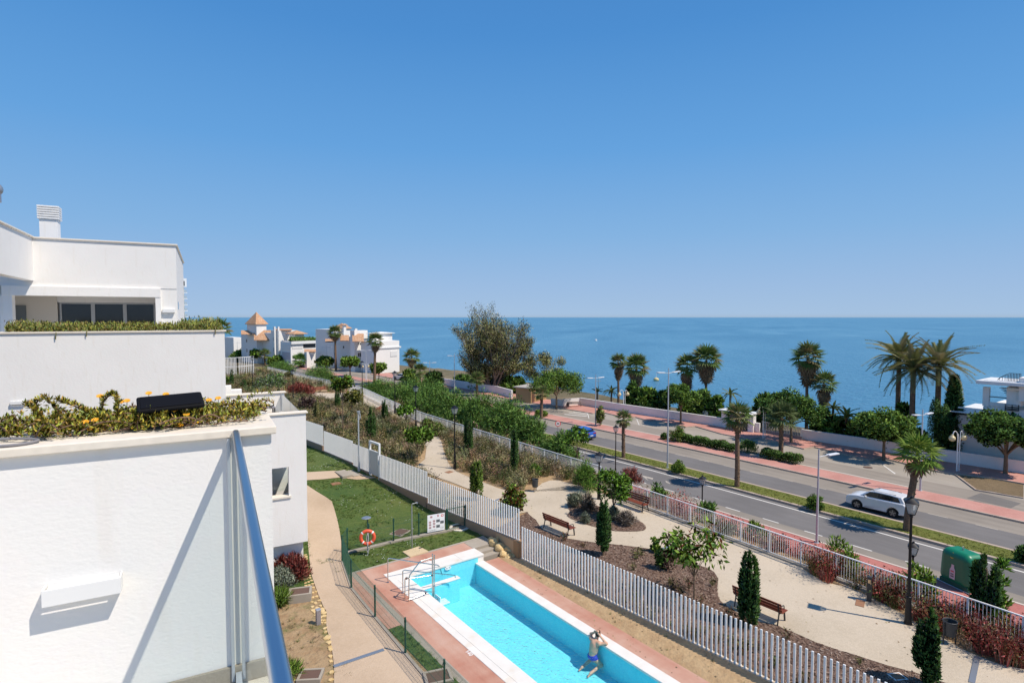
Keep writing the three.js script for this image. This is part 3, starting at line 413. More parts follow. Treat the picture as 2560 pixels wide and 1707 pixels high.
// ------------------------------------------------------------ distant buildings
const LAT = (p, dep) => (p - 1280) / FPX * dep;
const camPt = (lat, y, dep) => V(rgt.x * lat + Math.sin(YAW) * dep, y, rgt.z * lat - Math.cos(YAW) * dep);
const yAt = (py, dep) => EYE - (py - 793) / FPX * dep;
function townBlock(par, nm, xl, xc, xr, py0, dep, m = M.plaster, yb = ROAD - .1, mr = m) {
  // corner at pixel column xc; shaded face runs left and away, lit face right and away
  const a = [-.77, .64], b = [.64, .77], lc = LAT(xc, dep), sol = (p, v) => { const t = (p - 1280) / FPX; return (t * dep - lc) / (v[0] - t * v[1]); };
  const la = Math.max(.3, sol(xl, a)), lb = Math.max(.3, sol(xr, b)), y1 = yAt(py0, dep), c = camPt(lc, 0, dep);
  const A = camPt(lc + a[0], 0, dep + a[1]).sub(c), B = camPt(lc + b[0], 0, dep + b[1]).sub(c);
  const g = bx(0, lb, yb, y1, -la, 0);    // local x along B, -z along A
  g.applyMatrix4(new THREE.Matrix4().makeBasis(B, V(0, 1, 0), A.clone().negate()).setPosition(c.x, 0, c.z));
  const o = mesh(nm, g, m, par); const base = { c, A, B, la, lb, y1, dep, sol, a, b };
  base.win = (face, x0, x1, p0, p1, w = M.winGlass, out = .05, nm2 = 'window') => { const v = face === 'A' ? a : b, f_ = face === 'A' ? -1 : 1, D = face === 'A' ? A.clone().negate() : B, N = face === 'A' ? B.clone().negate() : A.clone().negate(); let l0 = sol(x0, v), l1 = sol(x1, v); const dd = dep + v[1] * (l0 + l1) / 2, ya = yAt(p1, dd), yb3 = yAt(p0, dd); l0 *= f_; l1 *= f_; const q = bx(Math.min(l0, l1), Math.max(l0, l1), ya, yb3, -out, out); q.applyMatrix4(new THREE.Matrix4().makeBasis(D, V(0, 1, 0), N).setPosition(c.x, 0, c.z)); return mesh(nm2, q, w, par); };
  base.roof = (h, over = .4, m2 = M.tileRoof, nm2 = 'roof') => { const P = [[-over, over], [lb + over, over], [lb + over, -la - over], [-over, -la - over]], ap = [lb / 2, -la / 2], v = []; for (let i = 0; i < 4; i++) { const p = P[i], q = P[(i + 1) % 4]; v.push(p[0], y1, p[1], q[0], y1, q[1], ap[0], y1 + h, ap[1]); } const g2 = new THREE.BufferGeometry(); g2.setAttribute('position', new THREE.Float32BufferAttribute(v, 3)); buv(g2); g2.computeVertexNormals(); const sl = bx(-over, lb + over, y1 - .12, y1 - .002, -la - over, over); const g3 = mg([g2, sl]); g3.applyMatrix4(new THREE.Matrix4().makeBasis(B, V(0, 1, 0), A.clone().negate()).setPosition(c.x, 0, c.z)); return mesh(nm2, g3, m2, par); };
  base.slope = (side, y0, y2, m2 = M.tileRoof) => { // tiled slope lying against one face
    const d = .06; const g2 = side === 'A' ? new THREE.BoxGeometry(3, .2, la) : new THREE.BoxGeometry(lb, .2, 3); void d; void g2; };
  return base;
}
const Fx = x => 540 + x / 4.704, Fy = y => 780 + y / 4.704;
{
  const A = thing('apartment_building', 'white seafront apartment block with stepped gables and a broad sunlit end wall', 'building');
  const tb = (nm, l, c, r, y, d, m) => townBlock(A, nm, Fx(l), Fx(c), Fx(r), Fy(y), d, m);
  const w1 = tb('wall', 1168, 1600, 1640, 290, 172), w2 = tb('wall', 1168, 1380, 1580, 205, 178), w3 = tb('wall', 1575, 1625, 1780, 217, 165), w4 = tb('wall', 1700, 1875, 2152, 345, 160), w5 = tb('wall', 1380, 1500, 1580, 190, 180);
  w5.roof(1.6); w4.win('B', Fx(1868), Fx(2168), Fy(408), Fy(425), M.white, .25, 'ledge');
  tb('pergola', 1800, 1840, 2070, 250, 166).roof(.4, .6, M.whiteRough, 'pergola_roof');
  for (const [x0, x1, y0, y1] of [[1664, 1676, 362, 384], [1686, 1700, 362, 384], [1664, 1680, 482, 524], [1686, 1702, 482, 524], [1668, 1684, 612, 655], [1690, 1708, 612, 655]]) w3.win('B', Fx(x0), Fx(x1), Fy(y0), Fy(y1));
  w4.win('B', Fx(2045), Fx(2125), Fy(458), Fy(520), M.whiteRough, .12, 'shutter');
  for (const [x0, y0] of [[1490, 400], [1385, 480], [1240, 430]]) w1.win('A', Fx(x0), Fx(x0 + 12), Fy(y0), Fy(y0 + 26));
  const slope = (l, r, y0, y1, dep) => { const a = camPt(LAT(Fx(l), dep), yAt(Fy(y0), dep), dep), b = camPt(LAT(Fx(r), dep), yAt(Fy(y0), dep), dep), c = camPt(LAT(Fx(r), dep - 3.5), yAt(Fy(y1), dep - 3.5), dep - 3.5), d = camPt(LAT(Fx(l), dep - 3.5), yAt(Fy(y1), dep - 3.5), dep - 3.5); const g = new THREE.BufferGeometry(), v = []; for (const dy of [0, -.15]) for (const [p, q, r2] of [[a, d, c], [a, c, b]]) for (const k of [p, q, r2]) v.push(k.x, k.y + dy, k.z); g.setAttribute('position', new THREE.Float32BufferAttribute(v, 3)); return buv(g); };
  mesh('roof', slope(1600, 1735, 252, 345, 166), M.tileRoof, A); mesh('roof', slope(1455, 1560, 270, 335, 172), M.tileRoof, A); mesh('roof', slope(1280, 1375, 315, 350, 174), M.tileRoof, A);
  tb('chimney', 1485, 1500, 1530, 150, 178).roof(.4); tb('chimney', 1620, 1632, 1660, 195, 172);
  const B = thing('apartment_building', 'white apartment block with a square tile-roofed turret and low orange roofs', 'building');
  const tc = (nm, l, c, r, y, d, m) => townBlock(B, nm, Fx(l), Fx(c), Fx(r), Fy(y), d, m);
  tc('wall', 95, 200, 300, 300, 215); const v0 = tc('wall', 290, 425, 640, 268, 200); tc('turret', 360, 473, 590, 140, 196).roof(4.2, .5);
  const v1 = tc('wall', 540, 640, 700, 245, 194), v2 = tc('wall', 640, 735, 952, 218, 190), v3 = tc('balcony_block', 752, 872, 1168, 350, 184), v4 = tc('wall', 860, 925, 1030, 255, 188); v4.roof(1.1, 1.0);
  mesh('roof', slope(290, 475, 215, 262, 200), M.tileRoof, B); mesh('roof', slope(440, 640, 212, 330, 198), M.tileRoof, B); mesh('roof', slope(700, 890, 196, 212, 194), M.tileRoof, B); mesh('roof', slope(1030, 1168, 435, 468, 180), M.tileRoof, B);
  for (const x of [670, 715]) tc('chimney', x, x + 12, x + 28, 172, 190);
  for (const [x0, x1, y0, y1] of [[668, 700, 296, 340], [668, 700, 416, 460]]) { v2.win('A', Fx(x0 - 4), Fx(x1 + 4), Fy(y0 - 5), Fy(y1 + 6), M.white, .12, 'window_frame'); v2.win('A', Fx(x0 + 3), Fx(x1 - 6), Fy(y0), Fy(y1), M.winGlass, .16); }
  for (const [x0, x1, y0, y1] of [[352, 368, 318, 355], [352, 368, 432, 470]]) v0.win('A', Fx(x0), Fx(x1), Fy(y0), Fy(y1));
  for (const [x0, x1, y0, y1] of [[436, 455, 376, 412], [495, 522, 376, 448], [604, 632, 384, 410], [575, 590, 412, 445]]) v0.win('B', Fx(x0), Fx(x1), Fy(y0), Fy(y1));
  v3.win('A', Fx(770), Fx(858), Fy(378), Fy(440), M.whiteRough, .1, 'shutter'); v3.win('B', Fx(890), Fx(1010), Fy(388), Fy(430), M.whiteRough, .1, 'shutter'); v3.win('B', Fx(890), Fx(918), Fy(510), Fy(545)); v3.win('B', Fx(870), Fx(1168), Fy(340), Fy(372), M.white, .6, 'balcony_rail'); v3.win('B', Fx(1020), Fx(1165), Fy(374), Fy(420), M.winGlass, .04, 'balcony_recess_shade');  // last panel is dark to paint the shade of the balcony recess
  v3.win('A', Fx(772), Fx(862), Fy(470), Fy(556), mat([.5, .47, .5], .9), .06, 'mural_panel');
  tc('store', 1030, 1060, 1168, 470, 176);
  // tower behind the penthouse
  const T_ = thing('apartment_tower', 'tall pale yellow apartment tower with stacked white balconies', 'building');
  const dep = 420, tx = x => x / 3.0157, ty = y => 480 + y / 3.0157; const tw = townBlock(T_, 'tower', tx(1250), tx(1385), tx(1392), ty(650), dep, mat([.72, .66, .42], .9), -6);
  townBlock(T_, 'tower_head', tx(1384), tx(1386), tx(1413), ty(652), dep - 1, M.white, yAt(ty(716), dep)).win('B', tx(1388), tx(1398), ty(672), ty(708));
  for (let i = 0; i < 6; i++) { const y = 716 + i * 45; townBlock(T_, 'balcony', tx(1384), tx(1386), tx(1416), ty(y + 40), dep - 2, M.white, yAt(ty(y + 47), dep)); townBlock(T_, 'balcony_glass', tx(1386), tx(1388), tx(1411), ty(y + 22), dep - 2, M.frost, yAt(ty(y + 40), dep)); }
}
// ------------------------------------------------------------ white house beyond the sea wall (right edge)
const zz = (x, y) => [2360 + x / 4.355, 900 + y / 4.355];
{
  const X = 77.5, a = (x, y) => PX(...zz(x, y), X), R = (par, nm, x0, y0, x1, y1, d0, d1, m, r = 0) => { const p = a(x0, y0), q = a(x1, y1); return mesh(nm, r ? rb(X + d0, X + d1, Math.min(p.y, q.y), Math.max(p.y, q.y), Math.min(p.z, q.z), Math.max(p.z, q.z), r) : bx(X + d0, X + d1, Math.min(p.y, q.y), Math.max(p.y, q.y), Math.min(p.z, q.z), Math.max(p.z, q.z)), m, par); };
  const H = thing('white_house', 'white flat-roofed seaside house with roof railing and spiral steps', 'house');
  R(H, 'lower_wall', 135, 590, 435, 1330, 0, 8, M.plaster); R(H, 'lower_roof', 88, 545, 435, 590, -.9, 8.5, M.white, .05); R(H, 'roof_parapet', 170, 505, 425, 545, -.4, -.1, M.white, .03);
  R(H, 'upper_wall', 430, 505, 1500, 1400, .02, 8.2, M.plaster); R(H, 'column', 430, 292, 492, 505, 0, .5, M.plaster); R(H, 'column', 690, 292, 840, 505, 0, 4, M.plaster); R(H, 'end_wall', 835, 190, 1500, 505, -.3, 8, M.plaster);
  R(H, 'upper_roof', 378, 250, 1500, 292, -.9, 4.5, M.white, .05); R(H, 'roof_upstand', 450, 212, 838, 250, -.3, 3.8, M.white, .05);
  R(H, 'balcony_wall', 480, 455, 690, 505, .1, .35, M.plaster); R(H, 'shutter', 222, 602, 430, 745, -.02, .05, M.whiteRough);
  const rail = R(H, 'roof_railing', 700, 145, 840, 150, .3, .35, M.darkGrey); for (let i = 0; i < 9; i++) R(rail, 'baluster', 700 + i * 16.5, 148, 703 + i * 16.5, 255, .31, .34, M.darkGrey);
  const sr = [a(590, 215), a(620, 190), a(660, 170), a(700, 152)]; mesh('stair_rail', pipe(sr, .04, 12, 6), M.darkGrey, H); for (const [x, y0, y1] of [[600, 205, 240], [630, 186, 245], [660, 172, 250], [682, 160, 252]]) R(H, 'stair_baluster', x, y0, x + 3, y1, .31, .34, M.darkGrey);
  for (let i = 0; i < 6; i++) R(H, 'stair_tread', 580 + i * 18, 310 + i * 18, 692, 317 + i * 18, .8, 1.8, M.darkGrey);
  R(H, 'balcony_rail', 490, 403, 690, 411, .15, .22, M.darkGrey); const b2 = R(H, 'balcony_rail', 675, 482, 830, 492, -.3, -.2, M.darkGrey); for (const y of [508, 525, 540]) R(b2, 'rail_bar', 678, y, 828, y + 4, -.28, -.22, M.darkGrey); for (const x of [677, 752, 824]) R(b2, 'rail_post', x, 486, x + 6, 550, -.3, -.2, M.darkGrey);
  R(H, 'awning_box', 700, 300, 832, 330, -.4, .02, M.coping);
}
// sea wall with gate pillar; wall behind the big tree; kiosk
{
  const w = thing('sea_wall', 'long low white wall between the parking bays and the seaside gardens', 'wall'), y0 = ROAD - .05;
  const zs = [25, 5, -10, -22, -30, -36.2], zs2 = [-41.6, -48, -54, -60, -66, -74.4];
  for (const q of [zs, zs2]) for (let i = 0; i + 1 < q.length; i++) { const a = V(WALLX(q[i]), y0 + .7, q[i]), b = V(WALLX(q[i + 1]), y0 + .7, q[i + 1]); mesh('wall_panel', beam(a, b, .3, 1.4), M.plaster, w); mesh('wall_cap', beam(a.clone().setY(y0 + 1.43), b.clone().setY(y0 + 1.43), .38, .06), M.white, w); }
  const e = V(WALLX(-74.4), 0, -74.4), r1 = gp('K', 265, 692, ROAD), r2 = gp('K', 150, 680, ROAD); mesh('wall_panel', beam(e.clone().setY(y0 + .7), r1.clone().setY(y0 + .7), .3, 1.4), M.plaster, w); mesh('wall_panel', beam(r1.clone().setY(y0 + .65), r2.clone().setY(y0 + .65), .3, 1.3), M.plaster, w);
  const gt = thing('gateway', 'white gate pillar with flat canopy and dark metal door in the sea wall', 'gate', V(WALLX(-45), ROAD, -45));
  mesh('canopy', rb(-1.0, 1.4, 2.55, 2.75, -2.2, 2.9, .05), M.white, gt); mesh('pillar', bx(-.35, .35, 0, 2.55, -2.1, -1.2), M.plaster, gt); mesh('pillar', bx(-.35, .35, 0, 2.55, 2.0, 2.8), M.plaster, gt); mesh('door', bx(-.05, .05, .08, 2.4, -1.2, 2.0), mat([.1, .105, .11], .5), gt); for (let i = 0; i < 9; i++) mesh('door_bar', bx(-.09, -.05, .1, 2.35, -1.1 + i * .35, -1.07 + i * .35), M.darkGrey, gt);
  const sg = thing('sliding_gate', 'grey sliding vehicle gate of upright bars in the sea wall', 'gate', V(WALLX(-39), ROAD, -39), -.09); mesh('lower_panel', bx(-.03, .03, .1, .55, -2.6, 3.2), mat([.2, .2, .21], .6), sg); for (let i = 0; i < 26; i++) mesh('gate_bar', bx(-.02, .02, .55, 1.55, -2.55 + i * .22, -2.5 + i * .22), mat([.4, .4, .41], .6), sg); mesh('top_rail', bx(-.04, .04, 1.55, 1.62, -2.6, 3.2), mat([.4, .4, .41], .6), sg);
  const fw = thing('boundary_wall', 'pinkish white boundary wall behind the roadside bushes below the large tree', 'wall'); const fp = ground('W 1255,925 1100,880 870,845 600,800 435,770', ROAD); for (let i = 0; i + 1 < fp.length; i++) mesh('wall_panel', beam(fp[i].clone().setY(ROAD + .8), fp[i + 1].clone().setY(ROAD + .8), .3, 1.7), M.plaster, fw);
  const k0 = gp('W', 1440, 975, ROAD), k = thing('kiosk', 'small tan kiosk with flat grey roof and painted graffiti beside the sea wall', 'kiosk', k0, .32);
  const kw = LAT(1391, depth(k0)) - LAT(1327, depth(k0)); mesh('wall', bx(0, kw * 1.15, -.05, 2.75, -3.4, 0), mat([.42, .27, .13], .9), k); mesh('roof', rb(-.35, kw * 1.15 + .3, 2.75, 2.95, -3.8, .35, .03), mat([.42, .38, .34], .9), k);
  for (const [x0, x1, y0_, y1] of [[.25, 1.2, .05, 2.1], [3.1, 3.9, .05, 2.1]]) mesh('door', bx(x0, x1, y0_, y1, 0, .04), mat([.12, .06, .035], .7), k);
  for (let i = 0; i < 2; i++) { const c = new THREE.TorusGeometry(.42, .05, 5, 18).scale(1, 1.1, .3); mesh('graffiti', c.translate(1.75 + i * .75, 1.5 + i * .15, .012), mat([.6, .58, .55], .9), k); }
  mesh('shutter', bx(kw * .86, kw * 1.08, 1.3, 2.3, 0, .05), mat([.14, .1, .07], .8), k);
}
// ------------------------------------------------------------ pool, deck, steps, rocks
const PZ = (p, Z) => { const d = ray(...p); return V(0, EYE, 0).addScaledVector(d, Z / d.z); };
const rectS = (x0, x1, z0, z1, y, e = 2) => sheet([V(x0, 0, z0), V(x1, 0, z0), V(x1, 0, z1), V(x0, 0, z1)], y, [], e);
const ZE = -4;    // the pool and its deck go on below the frame to here
{
  struct('pool_deck', [bx(8.86, 9.728, -.1, U0, ZE, -22.36), bx(8.86, 14.3, -.1, U0, -22.362, -23.22)], M.deck);
  struct('pool_deck', [bx(14.372, 15.15, -.25, 0, ZE, -21.5)], M.deck);
  struct('side_deck', [rectS(8.12, 8.6, -23.2, -18.25, U0 + .012)], M.deck);
  struct('deck_kerb', [bx(8.6, 8.86, -.1, U0 + .006, ZE, -23.36), bx(8.86, 15.42, -.1, U0 + .008, -23.222, -23.36)], M.concrete);
  struct('grass_strip', rectS(8.12, 8.6, -18.24, ZE, U0 + .01), M.lawn);
  struct('soil_strip', sheet([V(15.151, 0, -21.6), ...[-21.6, -18, -15, -12, -9, -6, ZE].map(z => V(FX(z) - .05, 0, z)), V(15.151, 0, ZE)], -.012), M.soil);
  const lip = thing('garden_steps', 'three grey concrete steps beside the far corner of the pool', 'steps');
  mesh('landing', rb(14.31, 15.4, -.2, U0 + .004, -23.22, -22.37, .01), M.concrete, lip);
  mesh('step', rb(14.39, 15.4, -.2, U0 - .117, -22.37, -22.03, .01), M.concrete, lip); mesh('step', rb(14.39, 15.4, -.2, U0 - .234, -22.03, -21.72, .01), M.concrete, lip);
  mesh('side_kerb', rb(15.4, 15.52, -.2, U0 + .03, -23.36, -22.37, .01), M.concrete, lip);
  const P = POOL, pool = thing('swimming_pool', 'long turquoise swimming pool with pale coping and a small walled entry step area', 'pool');
  const paint = mat([1, 1, 1], .6, { map: tex(2, 512, (u, v) => { const n = fb(u, v, 5, 4, 231), k = fb(u, v, 34, 3, 235); return [.14 + .05 * n + .08 * (k - .5), .69 + .14 * (k - .5), .79 + .1 * (k - .5)]; }) });
  const FY = -.92, WY = -.05;
  mesh('basin_floor', bx(P.x0 - .1, P.x1 + .1, FY - .2, FY, P.z0 - .1, ZE), paint, pool);
  mesh('basin_wall', [bx(P.x0 - .12, P.x0, FY, U0 - .06, P.z0, ZE), bx(P.x1, P.x1 + .12, FY, -.02, P.z0, ZE), bx(P.x0 - .12, P.x1 + .12, FY, U0 - .06, P.z0 - .12, P.z0), bx(P.x0, P.x1, FY, U0 - .06, ZE - .0, ZE + .12)], paint, pool);
  const cs = (x0, x1, z0, z1, y) => mesh('coping_stone', rb(x0, x1, y - .08, y, z0, z1, .012), M.poolCoping, pool);
  const n = 11; for (let i = 0; i < n; i++) { const a = lerp(P.z0, ZE, i / n), b = lerp(P.z0, ZE, (i + 1) / n); cs(9.732, 10.0, a + .003, b, U0 + .012); cs(10.003, P.x0 + .03, a + .003, b, U0 + .012); cs(P.x1 - .03, 14.368, a + .003, b, .045); }
  for (let i = 0; i < 4; i++) { const a = lerp(9.732, 14.36, i / 4), b = lerp(9.732, 14.36, (i + 1) / 4); cs(a + .003, b, -22.36, -22.06, U0 + .013); cs(a + .003, b, -22.057, P.z0 + .03, U0 + .013); }
  mesh('corner_block', rb(P.x1 - .02, 14.364, -.2, U0 - .07, P.z0 - .3, P.z0 - .002, .01), M.poolCoping, pool);
  mesh('outer_wall', bx(14.05, 14.366, -1, -.04, P.z0, ZE), M.poolCoping, pool);
  // entry steps and their low wall
  mesh('low_wall', rb(P.x0, 12.5, FY, .06, -20.86, -20.62, .02), paint, pool); mesh('wall_cap', rb(P.x0, 12.52, .06, .1, -20.88, -20.6, .012), M.poolCoping, pool);
  for (let i = 0; i < 5; i++) mesh('entry_step', rb(P.x0, P.x0 + .5 + i * .34, FY, -.1 - i * .16, P.z0, -20.86, .01), paint, pool);
  const jet = PZ(px('h', 1545, 572), P.z0 + .04); mesh('skimmer', [new THREE.TorusGeometry(.1, .028, 8, 20).scale(1.3, .6, 1).translate(jet.x, jet.y, jet.z), cyl(.06, .06, .02, 0, 0, 0, 16).rotateX(PI / 2).translate(jet.x, jet.y, jet.z)], M.white, pool);
  const rip = tex(2.2, 1024, (u, v) => .45 * fb(u, v, 10, 3, 241) + .55 * fb(u, v, 26, 3, 245), false);
  const wm = new THREE.MeshPhysicalMaterial({ color: C3(.95, 1, 1), roughness: .03, transmission: 1, thickness: 0, ior: 1.33, bumpMap: rip, bumpScale: .1 });
  mesh('water', rectS(P.x0 - .002, P.x1 + .002, P.z0 - .002, ZE, WY, 1), wm, pool);
  // painted depth figures on the deck
  const num = (p, ry, txt) => { const c = document.createElement('canvas'); c.width = 128; c.height = 64; const x = c.getContext('2d'); x.clearRect(0, 0, 128, 64); x.fillStyle = '#fff'; x.font = 'bold 52px sans-serif'; x.textAlign = 'center'; x.textBaseline = 'middle'; x.fillText(txt, 64, 34); const t = new THREE.CanvasTexture(c); t.colorSpace = THREE.SRGBColorSpace; const g = new THREE.PlaneGeometry(.5, .25).rotateX(-PI / 2); const o = mesh('depth_marking', g, new THREE.MeshStandardMaterial({ color: C3(.75, .73, .7), alphaMap: t, transparent: true, roughness: .8 }), scene); o.position.copy(p); o.rotation.y = ry; return o; };
  tag(num(gp('h', 1725, 1283, U0 + .004), -PI / 2, '140'), 'white painted depth figure 140 on the red deck by the long pool side', 'marking'); tag(num(gp('h', 1365, 515, U0 + .004), 0, '110'), 'white painted depth figure on the red deck behind the far pool end', 'marking');
  // rocks by the steps and the end pier of the retaining wall
  const rk = thing('rock_pile', 'heap of yellow sandstone boulders beside the pool steps', 'rocks', V(15.5, .02, -22.05)); rk.scale.setScalar(1.12);
  const boulder = (x, y, z, r, s) => { const g = new THREE.IcosahedronGeometry(r, 2).toNonIndexed(), p = g.attributes.position; const dirs = Array.from({ length: 9 }, () => [V(gs(), gs(), gs()).normalize(), rr(.62, .9)]); for (let i = 0; i < p.count; i++) { const v = V(p.getX(i), p.getY(i), p.getZ(i)); for (const [d, k] of dirs) { const t = v.dot(d) / r - k; if (t > 0) v.addScaledVector(d, -t * r); } p.setXYZ(i, v.x, v.y * .8, v.z); } g.computeVertexNormals(); g.rotateY(rnd() * 6); return buv(g.translate(x, y, z)); };
  for (const [x, y, z, r] of [[-.02, .32, -.25, .24], [.3, .38, -.32, .22], [.05, .2, .12, .26], [.42, .22, .05, .22], [-.02, .04, .42, .22], [.3, .08, .4, .26], [.08, -.03, .68, .2], [.36, -.02, .68, .22], [.5, .1, .3, .16], [.02, .36, -.55, .15], [.48, .36, -.6, .14]]) mesh('boulder', boulder(x, y, z, r), M.sandstone[(rnd() * 3) | 0], rk);
}
{ // stainless handrails at the entry steps
  const Y = U0 + .012; const hr = (base, top, re, rb_, lab) => { const b = G(...px('h', ...base), Y), Z = b.z, t = PZ(px('h', ...top), Z), e = PZ(px('h', ...re), Z), f = PZ(px('h', ...rb_), Z); const o = thing('pool_handrail', lab, 'handrail'); mesh('rail', bent([b, V(b.x, t.y, Z), V(e.x, e.y, Z), V(f.x, Math.min(f.y, e.y - .1), Z)], .022, .1), M.steel, o); mesh('flange', cyl(.05, .05, .012, b.x, Y, Z), M.steel, o); return o; };
  hr([1040, 690], [1037, 487], [1468, 548], [1497, 628], 'stainless steel handrail at the far side of the pool entry steps');
  hr([1166, 780], [1165, 587], [1604, 632], [1606, 648], 'stainless steel handrail that ends on the low wall in the pool');
  const b = G(...px('h', 1215, 850), Y), Z = b.z, q = (x, y, dz = 0) => PZ(px('h', x, y), Z + dz), o = thing('pool_lift', 'stainless steel disabled access pool lift with a pale seat in the water', 'pool lift');
  const p2 = q(1183, 806, -.3); mesh('frame', [bent([q(1183, 806, -.3).setY(Y), q(1183, 665, -.3), q(1195, 648, -.15), q(1218, 660)], .022, .06), bar(b, q(1218, 655), .024), bent([q(1218, 660), q(1222, 630), q(1310, 515), q(1415, 482)], .022, .08), bar(q(1190, 662, -.2), q(1410, 632), .016), bar(b.clone().setY(Y + .05), q(1355, 785), .02), bar(q(1222, 750), q(1410, 772), .016)], M.steel, o);
  void p2; mesh('clamp', [ball(.04, q(1410, 632).x, q(1410, 632).y, Z), ball(.035, q(1355, 782).x, q(1355, 782).y, Z), ball(.035, q(1195, 660, -.2).x, q(1195, 660, -.2).y, Z - .2)], M.black, o);
  const m0 = q(1414, 800), m1 = q(1414, 452); m0.y = -.92; mesh('mast', bar(m0, m1, .026), M.steel, o); const c0 = q(1428, 835), c1 = q(1428, 720); mesh('piston', [bar(V(c0.x, -.9, Z), c1, .045, 12), bar(c1, q(1430, 462), .024)], M.steel, o);
  const s = q(1500, 815); const seat = mesh('seat', rb(s.x - .2, s.x + .24, -.16, -.12, Z - .25, Z + .2, .015), mat([.7, .8, .85], .4), o); mesh('seat_back', rb(s.x - .22, s.x - .18, -.16, .18, Z - .22, Z + .18, .015), mat([.7, .8, .85], .4), seat);
  mesh('seat_arm', [bent([V(s.x - .38, -.3, Z), V(s.x - .3, .06, Z), V(s.x - .1, .1, Z)], .014, .05), bent([V(s.x - .38, -.4, Z + .05), V(s.x - .1, -.6, Z + .05), V(s.x + .05, -.5, Z + .05)], .014, .05)], M.steel, o);
}
// ------------------------------------------------------------ green wire fence round the pool garden
const GREENH = 1.24;
function wirePanel(a, b, h, sp = .05) { const g = [], L = a.distanceTo(b), n = Math.round(L / sp); for (let i = 1; i < n; i++) { const p = a.clone().lerp(b, i / n); g.push(bx(p.x - .0022, p.x + .0022, p.y + .04, p.y + h - .03, p.z - .0022, p.z + .0022)); } for (const y of [.05, .3, .32, .6, .85, .87, 1.15, h - .04]) g.push(bar(a.clone().setY(a.y + y), b.clone().setY(b.y + y), .003, 5)); return mg(g); }
{
  const f = thing('wire_fence', 'green wire mesh fence with round capped posts between the walkway and the pool deck', 'fence');
  const side = [[855, 1405], [878, 1471.7], [937.4, 1544.6], [1013.3, 1635.4], [1111, 1752]].map(p => G(...p, U0)); side.push(V(side[4].x, U0, side[4].z + 2.6), V(side[4].x, U0, side[4].z + 5.2));
  for (const p of side) { const q = mesh('post', cyl(.032, .032, GREENH, p.x, p.y - .02, p.z, 10), M.greenPaint, f); mesh('post_cap', [ball(.036, p.x, p.y + GREENH - .02, p.z, 1, .5, 1), cyl(.042, .042, .05, p.x, p.y + GREENH - .16, p.z, 10), cyl(.042, .042, .05, p.x, p.y + .1, p.z, 10)], M.greenPaint, q); }
  for (let i = 0; i + 1 < side.length; i++) stuff(mesh('wire_mesh', wirePanel(side[i], side[i + 1], GREENH), M.greenWire, f));
  const kb = []; for (let i = 0; i + 1 < side.length; i++) kb.push(beam(side[i].clone().setY(U0 + .02), side[i + 1].clone().setY(U0 + .02), .1, .07)); mesh('footing', kb, M.concrete, f);
  const c = thing('wire_fence', 'green wire mesh fence across the lawn with a notice board and small gate', 'fence');
  const cr = [[868, 1383], [922, 1371], [983.8, 1355.7], [1047, 1342], [1116, 1329], [1163, 1318.5], [1192, 1311]].map(p => GH(...p, HL));
  cr.forEach((p, i) => { const q = mesh('post', cyl(.032, .032, GREENH, p.x, p.y - .05, p.z, 10), M.greenPaint, c); mesh('post_cap', [ball(.036, p.x, p.y + GREENH - .05, p.z, 1, .5, 1), cyl(.042, .042, .05, p.x, p.y + GREENH - .18, p.z, 10)], M.greenPaint, q); });
  for (const i of [0, 1, 2, 3, 5]) stuff(mesh('wire_mesh', wirePanel(cr[i], cr[i + 1], GREENH - .05), M.greenWire, c));
  stuff(mesh('wire_mesh', wirePanel(side[0], cr[0], GREENH), M.greenWire, c));
  const gt = mesh('gate', [bar(cr[4].clone().setY(cr[4].y + 1.15), cr[5].clone().setY(cr[5].y + 1.15), .022), bar(cr[4].clone().setY(cr[4].y + .08), cr[5].clone().setY(cr[5].y + .08), .03), bar(cr[4].clone().lerp(cr[5], .06).setY(cr[4].y + .08), cr[4].clone().lerp(cr[5], .06).setY(cr[4].y + 1.15), .022), bar(cr[4].clone().lerp(cr[5], .94).setY(cr[4].y + .08), cr[4].clone().lerp(cr[5], .94).setY(cr[4].y + 1.15), .022)], M.greenPaint, c); stuff(mesh('wire_mesh', wirePanel(cr[4].clone().lerp(cr[5], .08), cr[4].clone().lerp(cr[5], .92), 1.12), M.greenWire, gt));
  const kb2 = []; for (let i = 0; i < 5; i++) kb2.push(beam(cr[i].clone().setY(cr[i].y + .02), cr[i + 1].clone().setY(cr[i + 1].y + .02), .22, .14)); mesh('footing', kb2, M.concrete, c);
  // notice board with pictograms
  const n0 = cr[3].clone().lerp(cr[4], .3), n1 = cr[3].clone().lerp(cr[4], .93), cv = document.createElement('canvas'); cv.width = 440; cv.height = 500; const x = cv.getContext('2d'); x.fillStyle = '#f2f2f4'; x.fillRect(0, 0, 440, 500);
  const ic = (i, j, col, bg) => { const X = 22 + i * 104, Y = 24 + j * 96; if (bg) { x.fillStyle = bg; x.fillRect(X - 8, Y - 6, 96, 84); } if (col) { x.strokeStyle = col; x.lineWidth = 9; x.beginPath(); x.arc(X + 40, Y + 36, 28, 0, 7); x.stroke(); x.beginPath(); x.moveTo(X + 20, Y + 16); x.lineTo(X + 60, Y + 56); x.stroke(); } x.fillStyle = '#3c3c44'; x.fillRect(X + 28, Y + 22, 24, 30); };
  ic(.3, 0, '#c04048'); x.fillStyle = '#d03038'; x.fillRect(350, 30, 64, 64); x.fillStyle = '#fff'; x.fillRect(366, 46, 32, 30); x.fillStyle = '#b04048'; x.fillRect(240, 22, 60, 14); x.fillRect(255, 44, 30, 40);
